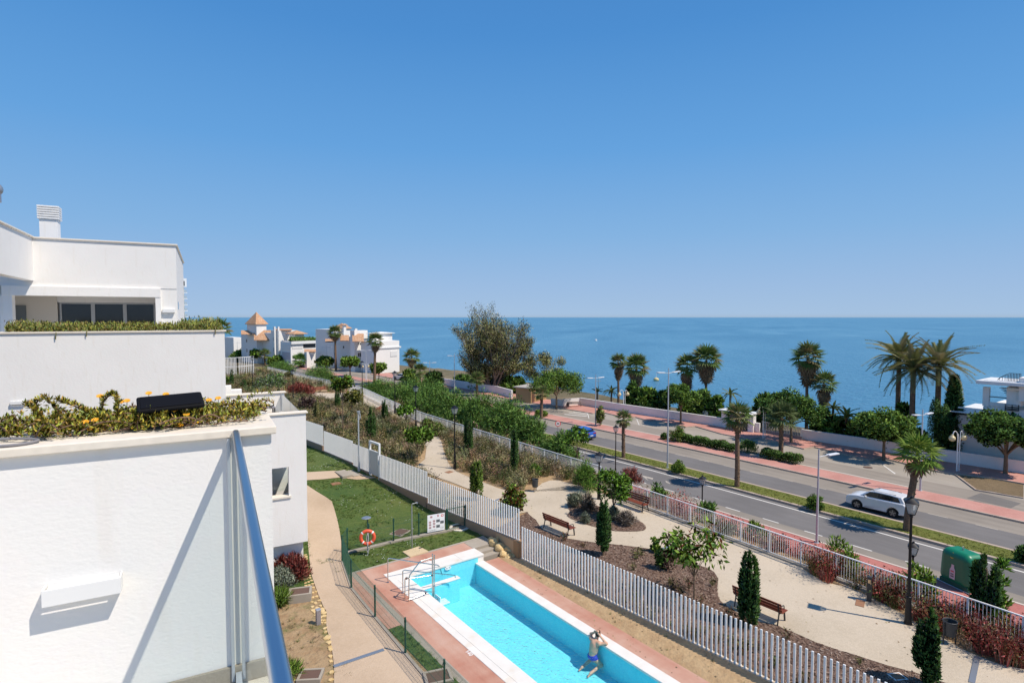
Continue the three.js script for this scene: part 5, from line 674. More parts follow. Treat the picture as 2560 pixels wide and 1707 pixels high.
// ------------------------------------------------------------ cars
function car(lab, p, ry, col, { L = 4.5, H = 1.66, W = 1.84, suv = true, grp } = {}) {
  const o = thing('car', lab, 'car', p, ry, grp), f = L / 4.5, h = H / 1.66, paint = new THREE.MeshPhysicalMaterial({ color: C3(...col), roughness: .35, clearcoat: 1, clearcoatRoughness: .05 });
  const wx = [-1.36 * f, 1.3 * f], wr = .365 * Math.min(1, f + .05), hw = W / 2;
  const s = new THREE.Shape(), P = (x, y) => [x * f, y * h]; s.moveTo(...P(-2.18, .3)); s.quadraticCurveTo(...P(-2.28, .5), ...P(-2.24, .72)); s.quadraticCurveTo(...P(-2.2, .95), ...P(-1.98, 1.0)); s.quadraticCurveTo(...P(-1.6, 1.1), ...P(-1.12, 1.12)); s.lineTo(...P(2.0, 1.18)); s.quadraticCurveTo(...P(2.22, 1.1), ...P(2.25, .8)); s.quadraticCurveTo(...P(2.28, .5), ...P(2.18, .32)); s.lineTo(wx[1] + wr + .07, .28 * h); s.absarc(wx[1], .34 * h, wr + .06, -.17, PI + .17, false); s.lineTo(wx[0] + wr + .07, .26 * h); s.absarc(wx[0], .34 * h, wr + .06, -.17, PI + .17, false); s.lineTo(...P(-2.18, .3));
  const body = ext(s, W - .2, .1, 4, 16).translate(0, 0, -(W - .2) / 2); mesh('body', body, paint, o);
  // greenhouse: rounded prism, roof narrower than the belt
  const top = suv ? [[-1.22, 1.08], [-.5, 1.57], [-.1, 1.665], [1.1, 1.66], [1.82, 1.6], [2.16, 1.12]] : [[-1.2, 1.05], [-.35, 1.58], [.2, 1.65], [1.0, 1.58], [1.55, 1.4], [2.05, 1.08]];
  const gh = shp([...top.map(q => P(q[0], q[1])), P(2.1, 1.0), P(-1.1, 1.0)]), gg = ext(gh, W - .26, .06, 3, 8).translate(0, 0, -(W - .26) / 2), gp_ = gg.attributes.position; for (let i = 0; i < gp_.count; i++) { const y = gp_.getY(i) / h; if (y > 1.05) gp_.setZ(i, gp_.getZ(i) * (1 - .3 * (y - 1.05))); } gg.computeVertexNormals(); mesh('cabin', gg, paint, o);
  const side = (pts, nm, sg) => { const g = new THREE.ShapeGeometry(shp(pts.map(q => P(...q)))), q = g.attributes.position; for (let i = 0; i < q.count; i++) { const y = q.getY(i) / h; q.setZ(i, sg * ((hw - .075) * (1 - .3 * Math.max(0, y - 1.05)) + .014)); } if (sg < 0) g.scale(1, 1, 1); g.computeVertexNormals(); return mesh(nm, g, M.glassSide, o); };
  M.glassSide = M.glassSide || mat([.01, .011, .013], .05, { side: THREE.DoubleSide });
  for (const sg of [-1, 1]) { const bnd = side([[-.93, 1.15], [1.8, 1.21], [1.6, 1.53], [1.1, 1.57], [.2, 1.58], [-.42, 1.55]], 'window_trim', sg); bnd.material = M.rubberTrim = M.rubberTrim || mat([.012, .012, .013], .5, { side: THREE.DoubleSide }); bnd.scale.z = .995; side([[-.88, 1.17], [.22, 1.18], [.22, 1.55], [-.4, 1.52]], 'side_window', sg); side([[.27, 1.18], [1.16, 1.2], [1.14, 1.54], [.27, 1.55]], 'side_window', sg); side([[1.2, 1.2], [1.72, 1.24], [1.58, 1.5], [1.18, 1.53]], 'side_window', sg); }
  const quad = (a, b, z0, z1, nm, off) => { const [x0, y0] = P(...a), [x1, y1] = P(...b); const g = new THREE.BufferGeometry(); g.setAttribute('position', new THREE.Float32BufferAttribute([x0, y0, -z0, x0, y0, z0, x1, y1, z1, x0, y0, -z0, x1, y1, z1, x1, y1, -z1], 3)); g.setAttribute('uv', new THREE.Float32BufferAttribute(new Array(12).fill(0), 2)); g.computeVertexNormals(); return mesh(nm, g.translate(off[0], off[1], 0), M.glassSide, o); };
  quad([-1.14, 1.16], [-.52, 1.575], .74, .62, 'windscreen', [-.03, .03]); const rt = top[4], rb2 = top[5]; quad([rb2[0] - .05, 1.2], [rt[0] + .06, rt[1] - .05], .7, .58, 'rear_window', [.05, .03]);
  for (const x of wx) for (const sg of [-1, 1]) { const w = mesh('wheel', cyl(wr, wr, .22, 0, -.11, 0, 28).rotateX(PI / 2).translate(x, .005 + wr, sg * (hw - .14)), M.rubber, o); const rim = [cyl(wr * .68, wr * .68, .02, 0, -.01, 0, 24).rotateX(PI / 2).translate(x, wr + .005, sg * (hw - .03))]; mesh('rim', rim, mat([.1, .1, .105], .4, { metalness: .6 }), w); for (let k = 0; k < 5; k++) mesh('spoke', bx(-.03, .03, .03, wr * .66, -.012, .012).rotateZ(k * 2 * PI / 5).translate(x, wr + .005, sg * (hw - .015)), mat([.4, .4, .42], .35, { metalness: .7 }), w); }
  for (const sg of [-1, 1]) { mesh('headlight', rb(-2.22 * f, -2.02 * f, .72 * h, .86 * h, sg * (hw - .32) - .2, sg * (hw - .32) + .2, .03), mat([.35, .37, .4], .1), o); mesh('tail_light', rb(2.05 * f, 2.262 * f, .9 * h, 1.04 * h, sg * (hw - .28) - .26, sg * (hw - .28) + .26, .03), mat([.42, .015, .02], .25), o); mesh('mirror', rb(-.75 * f, -.6 * f, 1.1 * h, 1.24 * h, sg * (hw + .1) - .1, sg * (hw + .1) + .1, .04), paint, o); if (suv) mesh('roof_rail', bar(V(-.3 * f, 1.665 * h, sg * .58), V(1.4 * f, 1.655 * h, sg * .57), .022), M.black, o); mesh('door_handle', rb(.02, .2, 1.0 * h, 1.035 * h, sg * (hw + .005) - .012, sg * (hw + .005) + .012, .008), paint, o); }
  mesh('number_plate', rb(2.255 * f, 2.275 * f, .62 * h, .74 * h, -.26, .26, .005), M.white, o); mesh('sill', [bx(wx[0] + wr + .05, wx[1] - wr - .05, .2 * h, .33 * h, -hw + .04, hw - .04), bx(2.1 * f, 2.265 * f, .28 * h, .46 * h, -hw + .14, hw - .14), bx(-2.235 * f, -2.1 * f, .28 * h, .46 * h, -hw + .14, hw - .14)], M.rubber, o); mesh('grille', rb(-2.262 * f, -2.2 * f, .5 * h, .7 * h, -.5, .5, .02), M.black, o);
  return o;
}
const CARRY = -PI / 2;   // local -x (front) points to world -z
car('white sport utility car driving on the far carriageway past the median palm', V(50.95 + .77, ROAD + .002, -18.85), CARRY, [.8, .8, .82], { suv: true, L: 4.45, H: 1.76, W: 1.86 });
car('metallic blue hatchback driving away beside the roadside bush', V(51.6, ROAD + .002, -54.2), CARRY, [.015, .09, .42], { L: 4.1, H: 1.55, W: 1.72, suv: false });
for (const [c, x, y, col, ry, l] of [['F', 2180, 800, [.7, .7, .7], -1.2, 'white car parked below the seafront block wall'], ['F', 1050, 655, [.05, .06, .08], -.4, 'dark car parked between the distant blocks'], ['F', 840, 625, [.7, .7, .7], -.4, 'white car parked in front of the balcony block'], ['F', 930, 640, [.65, .66, .68], -.2, 'pale grey car parked by the balcony block']]) { const p = gp(c, x, y, ROAD); car(l, p, ry, col, { L: 4.5, grp: undefined }); }
{ const p = PX(...px('K', 1620, 770), 77); car('white van parked in the garden behind the sea wall', p.setY(ROAD - .1), CARRY, [.74, .74, .74], { L: 5, H: 2.2, W: 1.95 }); }
// ------------------------------------------------------------ swimmer leaning on the pool edge
{
  const base = V(13.86, 0, G(1490, 1590, .25).z), o = thing('person', 'person in blue swim briefs leaning on the pool edge with hands clasped on the head', 'person', base); o.scale.setScalar(1.04);
  const J = { head: [.07, .29, 0], neck: [.01, .17, 0], chest: [-.09, .0, 0], belly: [-.15, -.2, 0], hip: [-.19, -.38, 0] };
  const caps = [[J.chest, J.belly, .135, .125], [J.belly, J.hip, .125, .13], [J.neck, J.head, .055, .06], [[-.03, .1, 0], J.neck, .075, .058]];
  for (const s of [-1, 1]) caps.push([[-.06, .06, s * .06], [-.06, .08, s * .18], .09, .078], [[-.1, -.06, s * .08], [-.15, -.22, s * .06], .1, .095], [[-.06, .08, s * .19], [.1, .11, s * .36], .056, .046], [[.1, .11, s * .36], [.04, .27, s * .15], .044, .034], [[-.19, -.41, s * .08], [.0, -.66, s * .22], .1, .068], [[.0, -.66, s * .22], [-.42, -.76, s * .2], .064, .042], [[-.42, -.76, s * .2], [-.49, -.77, s * .2], .04, .036], [[-.47, -.77, s * .2], [-.6, -.84, s * .21], .036, .024]);
  const v = V(0, 0, 0), dcap = (x, y, z, c) => { const [a, b, r0, r1] = c, dx = b[0] - a[0], dy = b[1] - a[1], dz = b[2] - a[2], t = clamp(((x - a[0]) * dx + (y - a[1]) * dy + (z - a[2]) * dz) / (dx * dx + dy * dy + dz * dz), 0, 1); return Math.hypot(x - a[0] - dx * t, y - a[1] - dy * t, z - a[2] - dz * t) - lerp(r0, r1, t); }; void v;
  const smin = (a, b, k) => { const h = clamp(.5 + .5 * (b - a) / k, 0, 1); return lerp(b, a, h) - k * h * (1 - h); };
  const bodyD = (x, y, z) => { let d = 1; for (const c of caps) d = smin(d, dcap(x, y, z, c), .035); return d; };
  function march(cx, cy, cz, half, res, f) { const mc = new MarchingCubes(res, M.skin, true, false, 120000); mc.isolation = 0; const F = mc.field; for (let k = 0; k < res; k++) for (let j = 0; j < res; j++) for (let i = 0; i < res; i++) F[i + j * res + k * res * res] = -f(cx + (i / res * 2 - 1) * half, cy + (j / res * 2 - 1) * half, cz + (k / res * 2 - 1) * half); mc.update(); const n = mc.count; const g = new THREE.BufferGeometry(); g.setAttribute('position', new THREE.Float32BufferAttribute(mc.positionArray.slice(0, n * 3), 3)); g.setAttribute('normal', new THREE.Float32BufferAttribute(mc.normalArray.slice(0, n * 3), 3)); g.setAttribute('uv', new THREE.Float32BufferAttribute(new Float32Array(n * 2), 2)); g.scale(half, half, half).translate(cx, cy, cz); g.computeVertexNormals(); return g; }
  const gs0 = [march(-.2, -.48, 0, 1.0, 110, bodyD)];
  // head with face looking out over the deck (+x)
  const H0 = J.head, headD = (x, y, z) => { const X = x - H0[0], Y = y - H0[1], Z = z - H0[2]; let d = Math.hypot(X / .098, Y / .122, Z / .078) * .09 - .09; d = smin(d, Math.hypot((X - .04) / .062, (Y + .055) / .075, Z / .055) * .06 - .06, .03); d = smin(d, dcap(X, Y, Z, [[.095, .02, 0], [.118, -.022, 0], .008, .014]), .012); for (const s of [-1, 1]) { d = smin(d, Math.hypot((X + .005) / .026, (Y + .005) / .034, (Z - s * .08) / .012) * .018 - .018, .006); d = Math.max(d, -(Math.hypot(X - .098, Y - .014, Z - s * .031) - .014)); } d = Math.max(d, -(Math.hypot((X - .104) / .012, (Y + .062) / .005, Z / .024) * .007 - .007)); return d; };
  gs0.push(march(H0[0], H0[1], H0[2], .17, 56, headD));
  // hands: palm, four fingers and thumb curled over the head
  for (const s of [-1, 1]) { const w = [.04, .28, s * .14], hc = [[w, [.0, .35, s * .09], .03, .032]]; for (let k = 0; k < 4; k++) { const a = [-.002, .33 + k * .022, s * .085], b = [-.012, .34 + k * .022, s * .045], c = [-.012, .345 + k * .022, s * (.012 - [0, .006, .004, -.004][k])]; hc.push([a, b, .0095, .009], [b, c, .009, .008]); } hc.push([[.03, .3, s * .12], [.06, .28, s * .1], .012, .011], [[.06, .28, s * .1], [.07, .26, s * .08], .011, .009]); const hd = (x, y, z) => { let d = 1; for (const c of hc) d = smin(d, dcap(x, y, z, c), .006); return d; }; gs0.push(march(.02, .34, s * .08, .13, 52, hd)); }
  mesh('body', gs0, M.skin, o);
  mesh('swim_briefs', march(-.18, -.42, 0, .32, 48, (x, y, z) => Math.max(bodyD(x, y, z) - .012, -.53 - y + Math.abs(z) * .5, y + .3 - (x + .2) * .3)), mat([.01, .035, .42], .7), o);
  mesh('hair', march(H0[0], H0[1] + .02, H0[2], .17, 48, (x, y, z) => { const X = x - H0[0], Y = y - H0[1]; return Math.max(headD(x, y, z) - .008, X * .9 - Y * .75 - .012, .04 - Math.hypot(X + .02, Y - .13) + 0 * z); }), mat([.06, .035, .022], .9), o);
  for (const s of [-1, 1]) mesh('eye', ball(.012, H0[0] + .09, H0[1] + .014, s * .031), mat([.5, .5, .48], .3), o);
}

for (const [c, x, y, l] of [['K', 1830, 1020, 'round iron manhole cover on the service road near the gateway'], ['g', 1905, 42, 'round iron manhole cover on the service road near the wide green tree']]) { const o = thing('manhole', l, 'manhole', gp(c, x, y, ROAD + .012)); mesh('cover', cyl(.42, .42, .012, 0, -.004, 0, 24), M.brownCover, o); mesh('ring', new THREE.TorusGeometry(.42, .02, 6, 24).rotateX(PI / 2).translate(0, .004, 0), M.darkGrey, o); }
// ------------------------------------------------------------ foliage
// leaf-sized faces spread through a crown; place() gives a point and an outward direction
function foliage(n, place, { w = .05, l = .12, cols, up = .3, hang = 0, jit = .25, nb = .55 }) {
  const P = new Float32Array(n * 12), N = new Float32Array(n * 12), C = new Float32Array(n * 12), U = new Float32Array(n * 8), I = new Uint32Array(n * 6); const d = V(), s = V(), nn = V(), o = V();
  for (let i = 0; i < n; i++) {
    const q = place(i); o.set(q[3] || 0, q[4] || 0, q[5] || 0); d.set(gs(), gs() + up - hang, gs()).addScaledVector(o, .7).normalize(); s.set(gs(), gs() * .6, gs()).cross(d).normalize(); nn.crossVectors(s, d).normalize(); if (nn.dot(o) < 0 || (o.lengthSq() < .01 && nn.y < 0)) nn.negate();
    const k = rr(.7, 1.25), L = l * k, W = w * k * .5, b = i * 12; const pts = [[0, 0], [.45, 1], [1, 0], [.45, -1]];
    const cc = q[6] || cols[(rnd() * cols.length) | 0], j = 1 + rr(-jit, jit); nn.multiplyScalar(1 - nb).addScaledVector(o, nb).normalize(); if (!(nn.lengthSq() > .5)) nn.set(0, 1, 0);
    for (let v = 0; v < 4; v++) { const a = pts[v][0] * L, c = pts[v][1] * W; P[b + v * 3] = q[0] + d.x * a + s.x * c; P[b + v * 3 + 1] = q[1] + d.y * a + s.y * c; P[b + v * 3 + 2] = q[2] + d.z * a + s.z * c; N[b + v * 3] = nn.x; N[b + v * 3 + 1] = nn.y; N[b + v * 3 + 2] = nn.z; C[b + v * 3] = cc[0] * j; C[b + v * 3 + 1] = cc[1] * j; C[b + v * 3 + 2] = cc[2] * j; }
    I.set([i * 4, i * 4 + 1, i * 4 + 2, i * 4, i * 4 + 2, i * 4 + 3], i * 6);
  }
  const g = new THREE.BufferGeometry(); g.setAttribute('position', new THREE.BufferAttribute(P, 3)); g.setAttribute('normal', new THREE.BufferAttribute(N, 3)); g.setAttribute('color', new THREE.BufferAttribute(C, 3)); g.setAttribute('uv', new THREE.BufferAttribute(U, 2)); g.setIndex(new THREE.BufferAttribute(I, 1)); return g;
}
// clumps spread over an ellipsoid
function clumps(k, rx, ry, rz, cr, { y0 = 0, shell = .55, low = -1 } = {}) { const c = []; for (let i = 0; i < k; i++) { let v; do { v = V(gs(), gs(), gs()).normalize(); } while (v.y < low); const r = Math.pow(rr(shell ** 3, 1), 1 / 3); c.push([v.x * r * rx, y0 + v.y * r * ry, v.z * r * rz, cr * rr(.65, 1.3)]); } return c; }
const inClumps = cl => () => { const c = cl[(rnd() * cl.length) | 0], v = V(gs(), gs(), gs()), m = v.length(); const r = c[3] * Math.cbrt(rnd()) * rr(.8, 1.1); v.multiplyScalar(r / (m || 1)); return [c[0] + v.x, c[1] + v.y * .8, c[2] + v.z, v.x / c[3], v.y / c[3], v.z / c[3]]; };
const GR = { dark: [[.03, .06, .012], [.04, .08, .016], [.052, .1, .02], [.07, .12, .026]], mid: [[.06, .11, .015], [.08, .14, .02], [.11, .17, .026], [.14, .2, .034]], light: [[.09, .19, .02], [.13, .25, .03], [.17, .3, .04], [.08, .15, .02]], olive: [[.1, .11, .035], [.14, .145, .05], [.18, .17, .07], [.075, .085, .03], [.2, .17, .09]], cyp: [[.018, .05, .012], [.028, .075, .017], [.045, .1, .022], [.06, .11, .025]], grey: [[.2, .24, .17], [.27, .31, .23], [.33, .36, .28], [.15, .18, .12]], dry: [[.27, .21, .115], [.33, .265, .155], [.22, .165, .085], [.17, .16, .06], [.37, .3, .2]], red: [[.2, .035, .03], [.28, .06, .05], [.15, .03, .025], [.3, .11, .08]], silver: [[.3, .35, .25], [.38, .42, .33], [.24, .28, .19]], acacia: [[.04, .085, .017], [.055, .11, .022], [.075, .135, .028], [.1, .16, .036]] };
{ const f = { dark: 3.3, mid: 2.6, light: 1.75, olive: 2.5, cyp: 2.1, grey: 1.35, dry: 1.95, red: 1.7, silver: 1.15, acacia: 3.0 }; for (const k in GR) GR[k] = GR[k].map(c => c.map(x => x * f[k])); }
// --- cypress columns
function cypress(p, h, r, lab, cols = GR.cyp, n = 5200, o2 = {}) {
  const o = thing('cypress_tree', lab, 'tree', p, rnd() * 6, 'columnar cypresses in the park'); mesh('trunk', cyl(r * .22, r * .1, h * .8, 0, -.05, 0, 7), M.bark, o);
  const st = Array.from({ length: 15 }, () => { const a = rnd() * 6.283, q = r * Math.sqrt(rnd()) * .85; return [Math.cos(a) * q, Math.sin(a) * q, rr(-.04, .3), rr(.5, 1.0) + (rnd() < .2 ? .06 : 0), a]; });
  mesh('crown', foliage(n, () => { const s = st[(rnd() * st.length) | 0]; const t = rr(s[2], s[3]); const y = h * Math.max(.01, .03 + t * .97), pr = Math.min(1, .72 + t * 1.6) * (t > .72 ? Math.pow(Math.max(.02, 1.06 - t) / .34, .5) : 1), rad = r * .3 * Math.sqrt(rnd()) * (1.15 - .7 * (t - s[2]) / (s[3] - s[2])), a = rnd() * 6.283; const x = s[0] * pr + Math.cos(a) * rad * pr, z = s[1] * pr + Math.sin(a) * rad * pr; const l = Math.hypot(x, z) || 1; return [x, y, z, x / l * .6, .55, z / l * .6]; }, { w: .045, l: .15, cols, up: .9, jit: .3, nb: .45, ...o2 }), M.leaf, o); return o;
}
{
  const cy = (b, t, w, lab, n, cols) => { const p = G(...b, 0), h = TOP(...t, p); const dp = depth(p); cypress(p.setY(.01), h, w / 2 * dp / FPX * 1.12, lab, cols, n * 1.3); };
  cy([1508, 1388], [1508, 1243], 30, 'dense dark cypress at the mulch edge in front of the planted island', 6500);
  cy([1872, 1566], [1873, 1382], 44, 'bushy cypress with wispy tip in front of a wooden bench', 6500); cy([2318, 1716], [2328, 1529], 52, 'large bushy cypress at the near edge of the gravel path', 8000); cy([2462, 1564], [2470, 1383], 52, 'large dark cypress among the red shrubs in front of the bottle bank', 8000);
  cy([1191, 1250], [1192.7, 1149], 26, 'clipped cypress standing behind the raised picket fence', 4500, GR.mid.map(c => c.map(x => x * .75))); cy([1172, 1138], [1175, 1030], 21, 'tall cypress beside the lamp post in the brown shrub bed', 4500); cy([1284, 1190], [1285, 1066], 19, 'slim two-tier cypress in the middle of the brown shrub bed', 4200); cy([926, 1106], [921, 1024], 22, 'grey-green cypress in the dry bed behind the garden gate', 4200); cy([962, 1056], [962, 994], 15, 'slim dark cypress beside the small path bench', 3000); cy([792, 1058.5], [793, 992.6], 11, 'thin straggly cypress near the lower terrace block', 2400, GR.olive); cy([844, 1028], [844, 967], 14, 'dark cypress beside the yellowish slender tree', 2600); cy([901, 1020], [899, 971], 12, 'yellow-green columnar shrub beside a lantern lamp post', 2200, GR.olive); cy([579, 971], [580, 921], 10, 'slim dark cypress next to the ramp railing', 2000); cy([607, 976], [608, 948], 14, 'short bushy cypress behind the upper terrace', 2000); cy([698, 948], [698, 933], 9, 'low dark cypress in the far dry bed', 1200);
}
// --- broad-leaved trees
function broadTree(p, h, cr, lab, { cols = GR.mid, n = 7000, trunk = .09, th = .55, ry = .42, w = .12, l = .2, k = 26, grp, lean = 0, name = 'broadleaf_tree', clump = .42, shell = .5, up = .1, hang = 0, mat: mt = M.leaf } = {}) {
  const o = thing(name, lab, 'tree', p, rnd() * 6, grp), c0 = h * th, cy0 = h - cr * ry * 1.0; mesh('trunk', limb([V(0, -.1, 0), V(lean * .3, c0 * .5, .03), V(lean, c0, 0), V(lean, cy0, .05)], trunk, trunk * .4, 7, 8), M.bark, o);
  const cl = clumps(k, cr, cr * ry, cr, cr * clump, { y0: cy0, shell, low: -.75 }); const br = cl.slice(0, 9).map(c => limb([V(lean, c0 * .92, 0), V((lean + c[0]) * .4, lerp(c0, c[1], .5), c[2] * .4), V(c[0], c[1], c[2])], trunk * .5, trunk * .12, 5, 6)); mesh('branches', br, M.bark, o);
  mesh('crown', foliage(n, inClumps(cl), { w, l, cols, up, hang, nb: .4 }), mt, o); return o;
}
const bySize = (b, Y, topPx, wPx) => { const p = G(...b, Y), dp = depth(p); return [p, TOP(topPx[0], topPx[1], p) - Y, wPx / 2 * dp / FPX]; };
{
  const S = (c, bx_, by, tx, ty, w, Y, lab, o) => { const [p, h, r] = bySize(px(c, bx_, by), Y, px(c, tx, ty), w / CR[c][2]); return broadTree(p, h, r, lab, o); };
  S('W', 1690, 1030, 1690, 690, 500, ROAD, 'broad spreading tree with dark green crown beside the kiosk', { ry: .36, th: .42, trunk: .2, n: 17000, w: .15, l: .25, k: 40, clump: .3, cols: [...GR.mid, ...GR.dark] });
  S('K', 1418, 868, 1418, 500, 330, ROAD, 'round-crowned tree in front of the middle of the sea wall', { ry: .5, th: .45, trunk: .17, n: 14000, w: .15, l: .25, k: 34, clump: .32, cols: [...GR.mid, ...GR.dark] }); S('N', 280, 1025, 270, 590, 440, ROAD, 'pair-like wide tree with dense dark crown behind the hedge palm', { ry: .6, th: .4, trunk: .2, n: 17000, w: .15, l: .25, k: 40, clump: .3, cols: GR.dark }); S('N', 1105, 1180, 1105, 765, 450, ROAD, 'wide green tree beside the three date palms', { ry: .48, th: .42, trunk: .2, n: 17000, w: .15, l: .25, k: 40, clump: .3, cols: [...GR.mid, ...GR.dark] }); S('N', 2190, 1305, 2190, 770, 500, ROAD, 'large dark tree in front of the white seaside house', { ry: .56, th: .34, trunk: .22, n: 22000, w: .15, l: .25, k: 55, clump: .26, cols: GR.dark });
  S('F', 1575, 765, 1555, 545, 200, ROAD, 'umbrella-shaped tree below the stepped gables', { ry: .4, th: .5, trunk: .2, n: 4500, w: .35, l: .5, k: 30, clump: .35 }); S('F', 1280, 680, 1280, 535, 185, ROAD, 'round tree in front of the tall white gable', { ry: .5, th: .4, trunk: .25, n: 4500, w: .35, l: .5, k: 30, clump: .35 }); S('F', 1915, 845, 1910, 615, 170, ROAD, 'small leaning tree beside the sunlit end wall', { ry: .5, th: .5, trunk: .16, n: 4000, w: .3, l: .45, k: 24, clump: .38 }); S('F', 715, 625, 715, 535, 190, ROAD, 'low wide tree in front of the balcony block', { ry: .45, th: .3, trunk: .25, n: 4000, w: .4, l: .6, k: 26, clump: .38 }); S('F', 280, 570, 280, 460, 200, ROAD, 'dense green tree in front of the turret building', { ry: .6, th: .3, trunk: .25, n: 4000, w: .4, l: .6, k: 26, clump: .38 }); S('F', 480, 600, 475, 455, 130, ROAD, 'yellow-green tree beside the small distant palm', { ry: .6, th: .35, trunk: .25, n: 3500, w: .4, l: .6, k: 22, clump: .38, cols: [...GR.mid, ...GR.light] });
  // young park trees
  S('s', 1734.8, 1502, 1730, 1312, 146, 0, 'leafy sapling with large drooping leaves in the mulch bed', { ry: .66, th: .34, trunk: .035, n: 850, w: .1, l: .26, k: 26, clump: .3, shell: .45, up: -.1, hang: .5, cols: [...GR.mid, ...GR.mid, [.16, .05, .025]], name: 'young_tree' });
  S('s', 1534, 1300, 1540, 1180, 78, 0, 'light green young tree on the mulch island', { ry: 1.0, th: .3, trunk: .035, n: 2000, w: .1, l: .17, k: 30, clump: .4, cols: GR.light, name: 'young_tree' }); S('s', 1043.7, 1158, 1045, 1070, 58, 0, 'bright green young tree at the path edge behind the picket fence', { ry: .6, th: .45, trunk: .035, n: 1500, w: .14, l: .24, k: 20, clump: .4, cols: [...GR.mid, ...GR.light], name: 'young_tree' }); S('s', 1015, 1094, 1023, 1016, 38, 0, 'thin staked young tree beside the bending path', { ry: .6, th: .6, trunk: .035, n: 1000, w: .14, l: .22, k: 16, clump: .42, cols: GR.light, name: 'young_tree' }); S('s', 857, 1088, 850, 941, 46, 0, 'tall pale-stemmed slender tree with sparse yellow-green leaves', { ry: .7, th: .62, trunk: .06, n: 1300, w: .16, l: .26, k: 18, clump: .4, cols: [...GR.light, [.3, .28, .05]], name: 'young_tree' }); S('s', 1443, 1160, 1442, 1068, 60, 0, 'light green young tree behind the white railing', { ry: .8, th: .3, trunk: .04, n: 1000, w: .11, l: .2, k: 26, clump: .34, cols: GR.light, name: 'young_tree' }); S('s', 880, 1060, 878, 978, 40, 0, 'yellow-leaved small tree in the dry bed', { ry: .7, th: .5, trunk: .04, n: 900, w: .16, l: .24, k: 16, clump: .42, cols: [[.3, .28, .05], [.2, .22, .04], [.12, .16, .03]], name: 'young_tree' });
}
// --- big feathery tree by the sea
{
  const p = gp('W', 1075, 855, ROAD), dp = depth(p), m = 1 / 3.92 * dp / FPX, o = thing('tamarisk_tree', 'huge feathery grey-olive tree with many bare upright limbs against the sea', 'tree', p, -YAW), tips = [], limbs = [];
  const grow = (a, dir, len, r, lv) => { const n = lv === 0 ? 3 : 2, pts = [a]; let d = dir.clone(), q = a; for (let i = 0; i < n + 1; i++) { d = d.clone().add(V(gs() * .22, gs() * .12 + .05, gs() * .22)).normalize(); q = q.clone().addScaledVector(d, len / (n + 1)); pts.push(q); } limbs.push(limb(pts, r, r * .55, lv < 2 ? 6 : 4, lv < 2 ? 8 : 4)); if (lv >= 1) for (let i = 1; i < pts.length; i++) tips.push([pts[i], lv]); if (lv < 3) { const k = lv === 0 ? 6 : 4; for (let i = 0; i < k; i++) { const t = .35 + .65 * (i + 1) / k, s = pts[Math.min(pts.length - 1, Math.round(t * (pts.length - 1)))]; const nd = d.clone().add(V(gs() * .75, gs() * .35 + .12, gs() * .75)).normalize(); grow(s, nd, len * rr(.42, .6), r * .5, lv + 1); } } };
  const ends = [[-480, 470], [-460, 400], [-350, 600], [-215, 640], [-120, 690], [0, 770], [60, 720], [170, 700], [240, 690], [440, 560], [470, 470], [330, 420], [-250, 330], [200, 380], [-60, 560], [430, 330], [90, 520], [-330, 190], [330, 210], [-140, 230], [130, 260], [230, 150], [-240, 130]];
  for (const [x, y] of ends) { const t = V(x * m * .8, y * m * .8, gs() * 5), L = t.length() * .68; grow(V(gs() * .9, .2, gs() * .9), t.normalize(), L, .21, 0); }
  mesh('limbs', limbs, mat([.24, .2, .165], .95), o); mesh('trunk', [cyl(1.0, .6, 1.6, 0, -.3, 0, 9)], M.bark, o);
  const tp = tips.filter(t => t[1] >= 2); mesh('crown', foliage(62000, () => { const t = tp[(rnd() * tp.length) | 0][0], r = .85 * Math.cbrt(rnd()), v = V(gs(), gs(), gs()).normalize().multiplyScalar(r); return [t.x + v.x, t.y + v.y, t.z + v.z, v.x, v.y * .5 + .3, v.z]; }, { w: .1, l: .42, cols: GR.olive, up: .5, jit: .35, nb: .35 }), M.dull, o);
  const q = gp('W', 1560, 850, ROAD); const s = thing('tamarisk_tree', 'smaller feathery olive tree behind the kiosk', 'tree', q, 0); mesh('trunk', limb([V(0, -.1, 0), V(.3, 2, 0), V(0, 4, .2)], .25, .1), M.bark, s); const cl = clumps(26, 4.6, 2.8, 4, 1.3, { y0: 5 }); mesh('crown', foliage(8000, inClumps(cl), { w: .12, l: .4, cols: GR.olive, up: .4 }), M.dull, s);
}
// --- dense roadside bushes below the railing
function bush(name, p, rx, ry, rz, lab, { cols = GR.acacia, n = 9000, w = .07, l = .2, k = 60, cr = .3, grp, cat = 'bush', up = .3, low = -.35, m = M.leaf, shell = .62, hang = 0 } = {}) { const o = thing(name, lab, cat, p, 0, grp); mesh('stem', [cyl(.07, .03, ry * .9, 0, -.1, 0, 6), limb([V(0, 0, 0), V(rx * .2, ry * .4, 0), V(rx * .45, ry * .8, rz * .2)], .05, .02, 5, 5), limb([V(0, 0, 0), V(-rx * .2, ry * .4, rz * .1), V(-rx * .4, ry * .8, -rz * .2)], .05, .02, 5, 5)], M.bark, o); const cl = clumps(k, rx * .82, ry * .82, rz * .82, Math.min(rx, rz) * cr, { y0: ry * .35, low, shell }); for (const c of cl) if (c[1] < .1) c[1] = .1 + rnd() * .2; mesh('foliage', foliage(n, inClumps(cl), { w, l, cols, up, nb: .45, hang }), m, o); return o; }
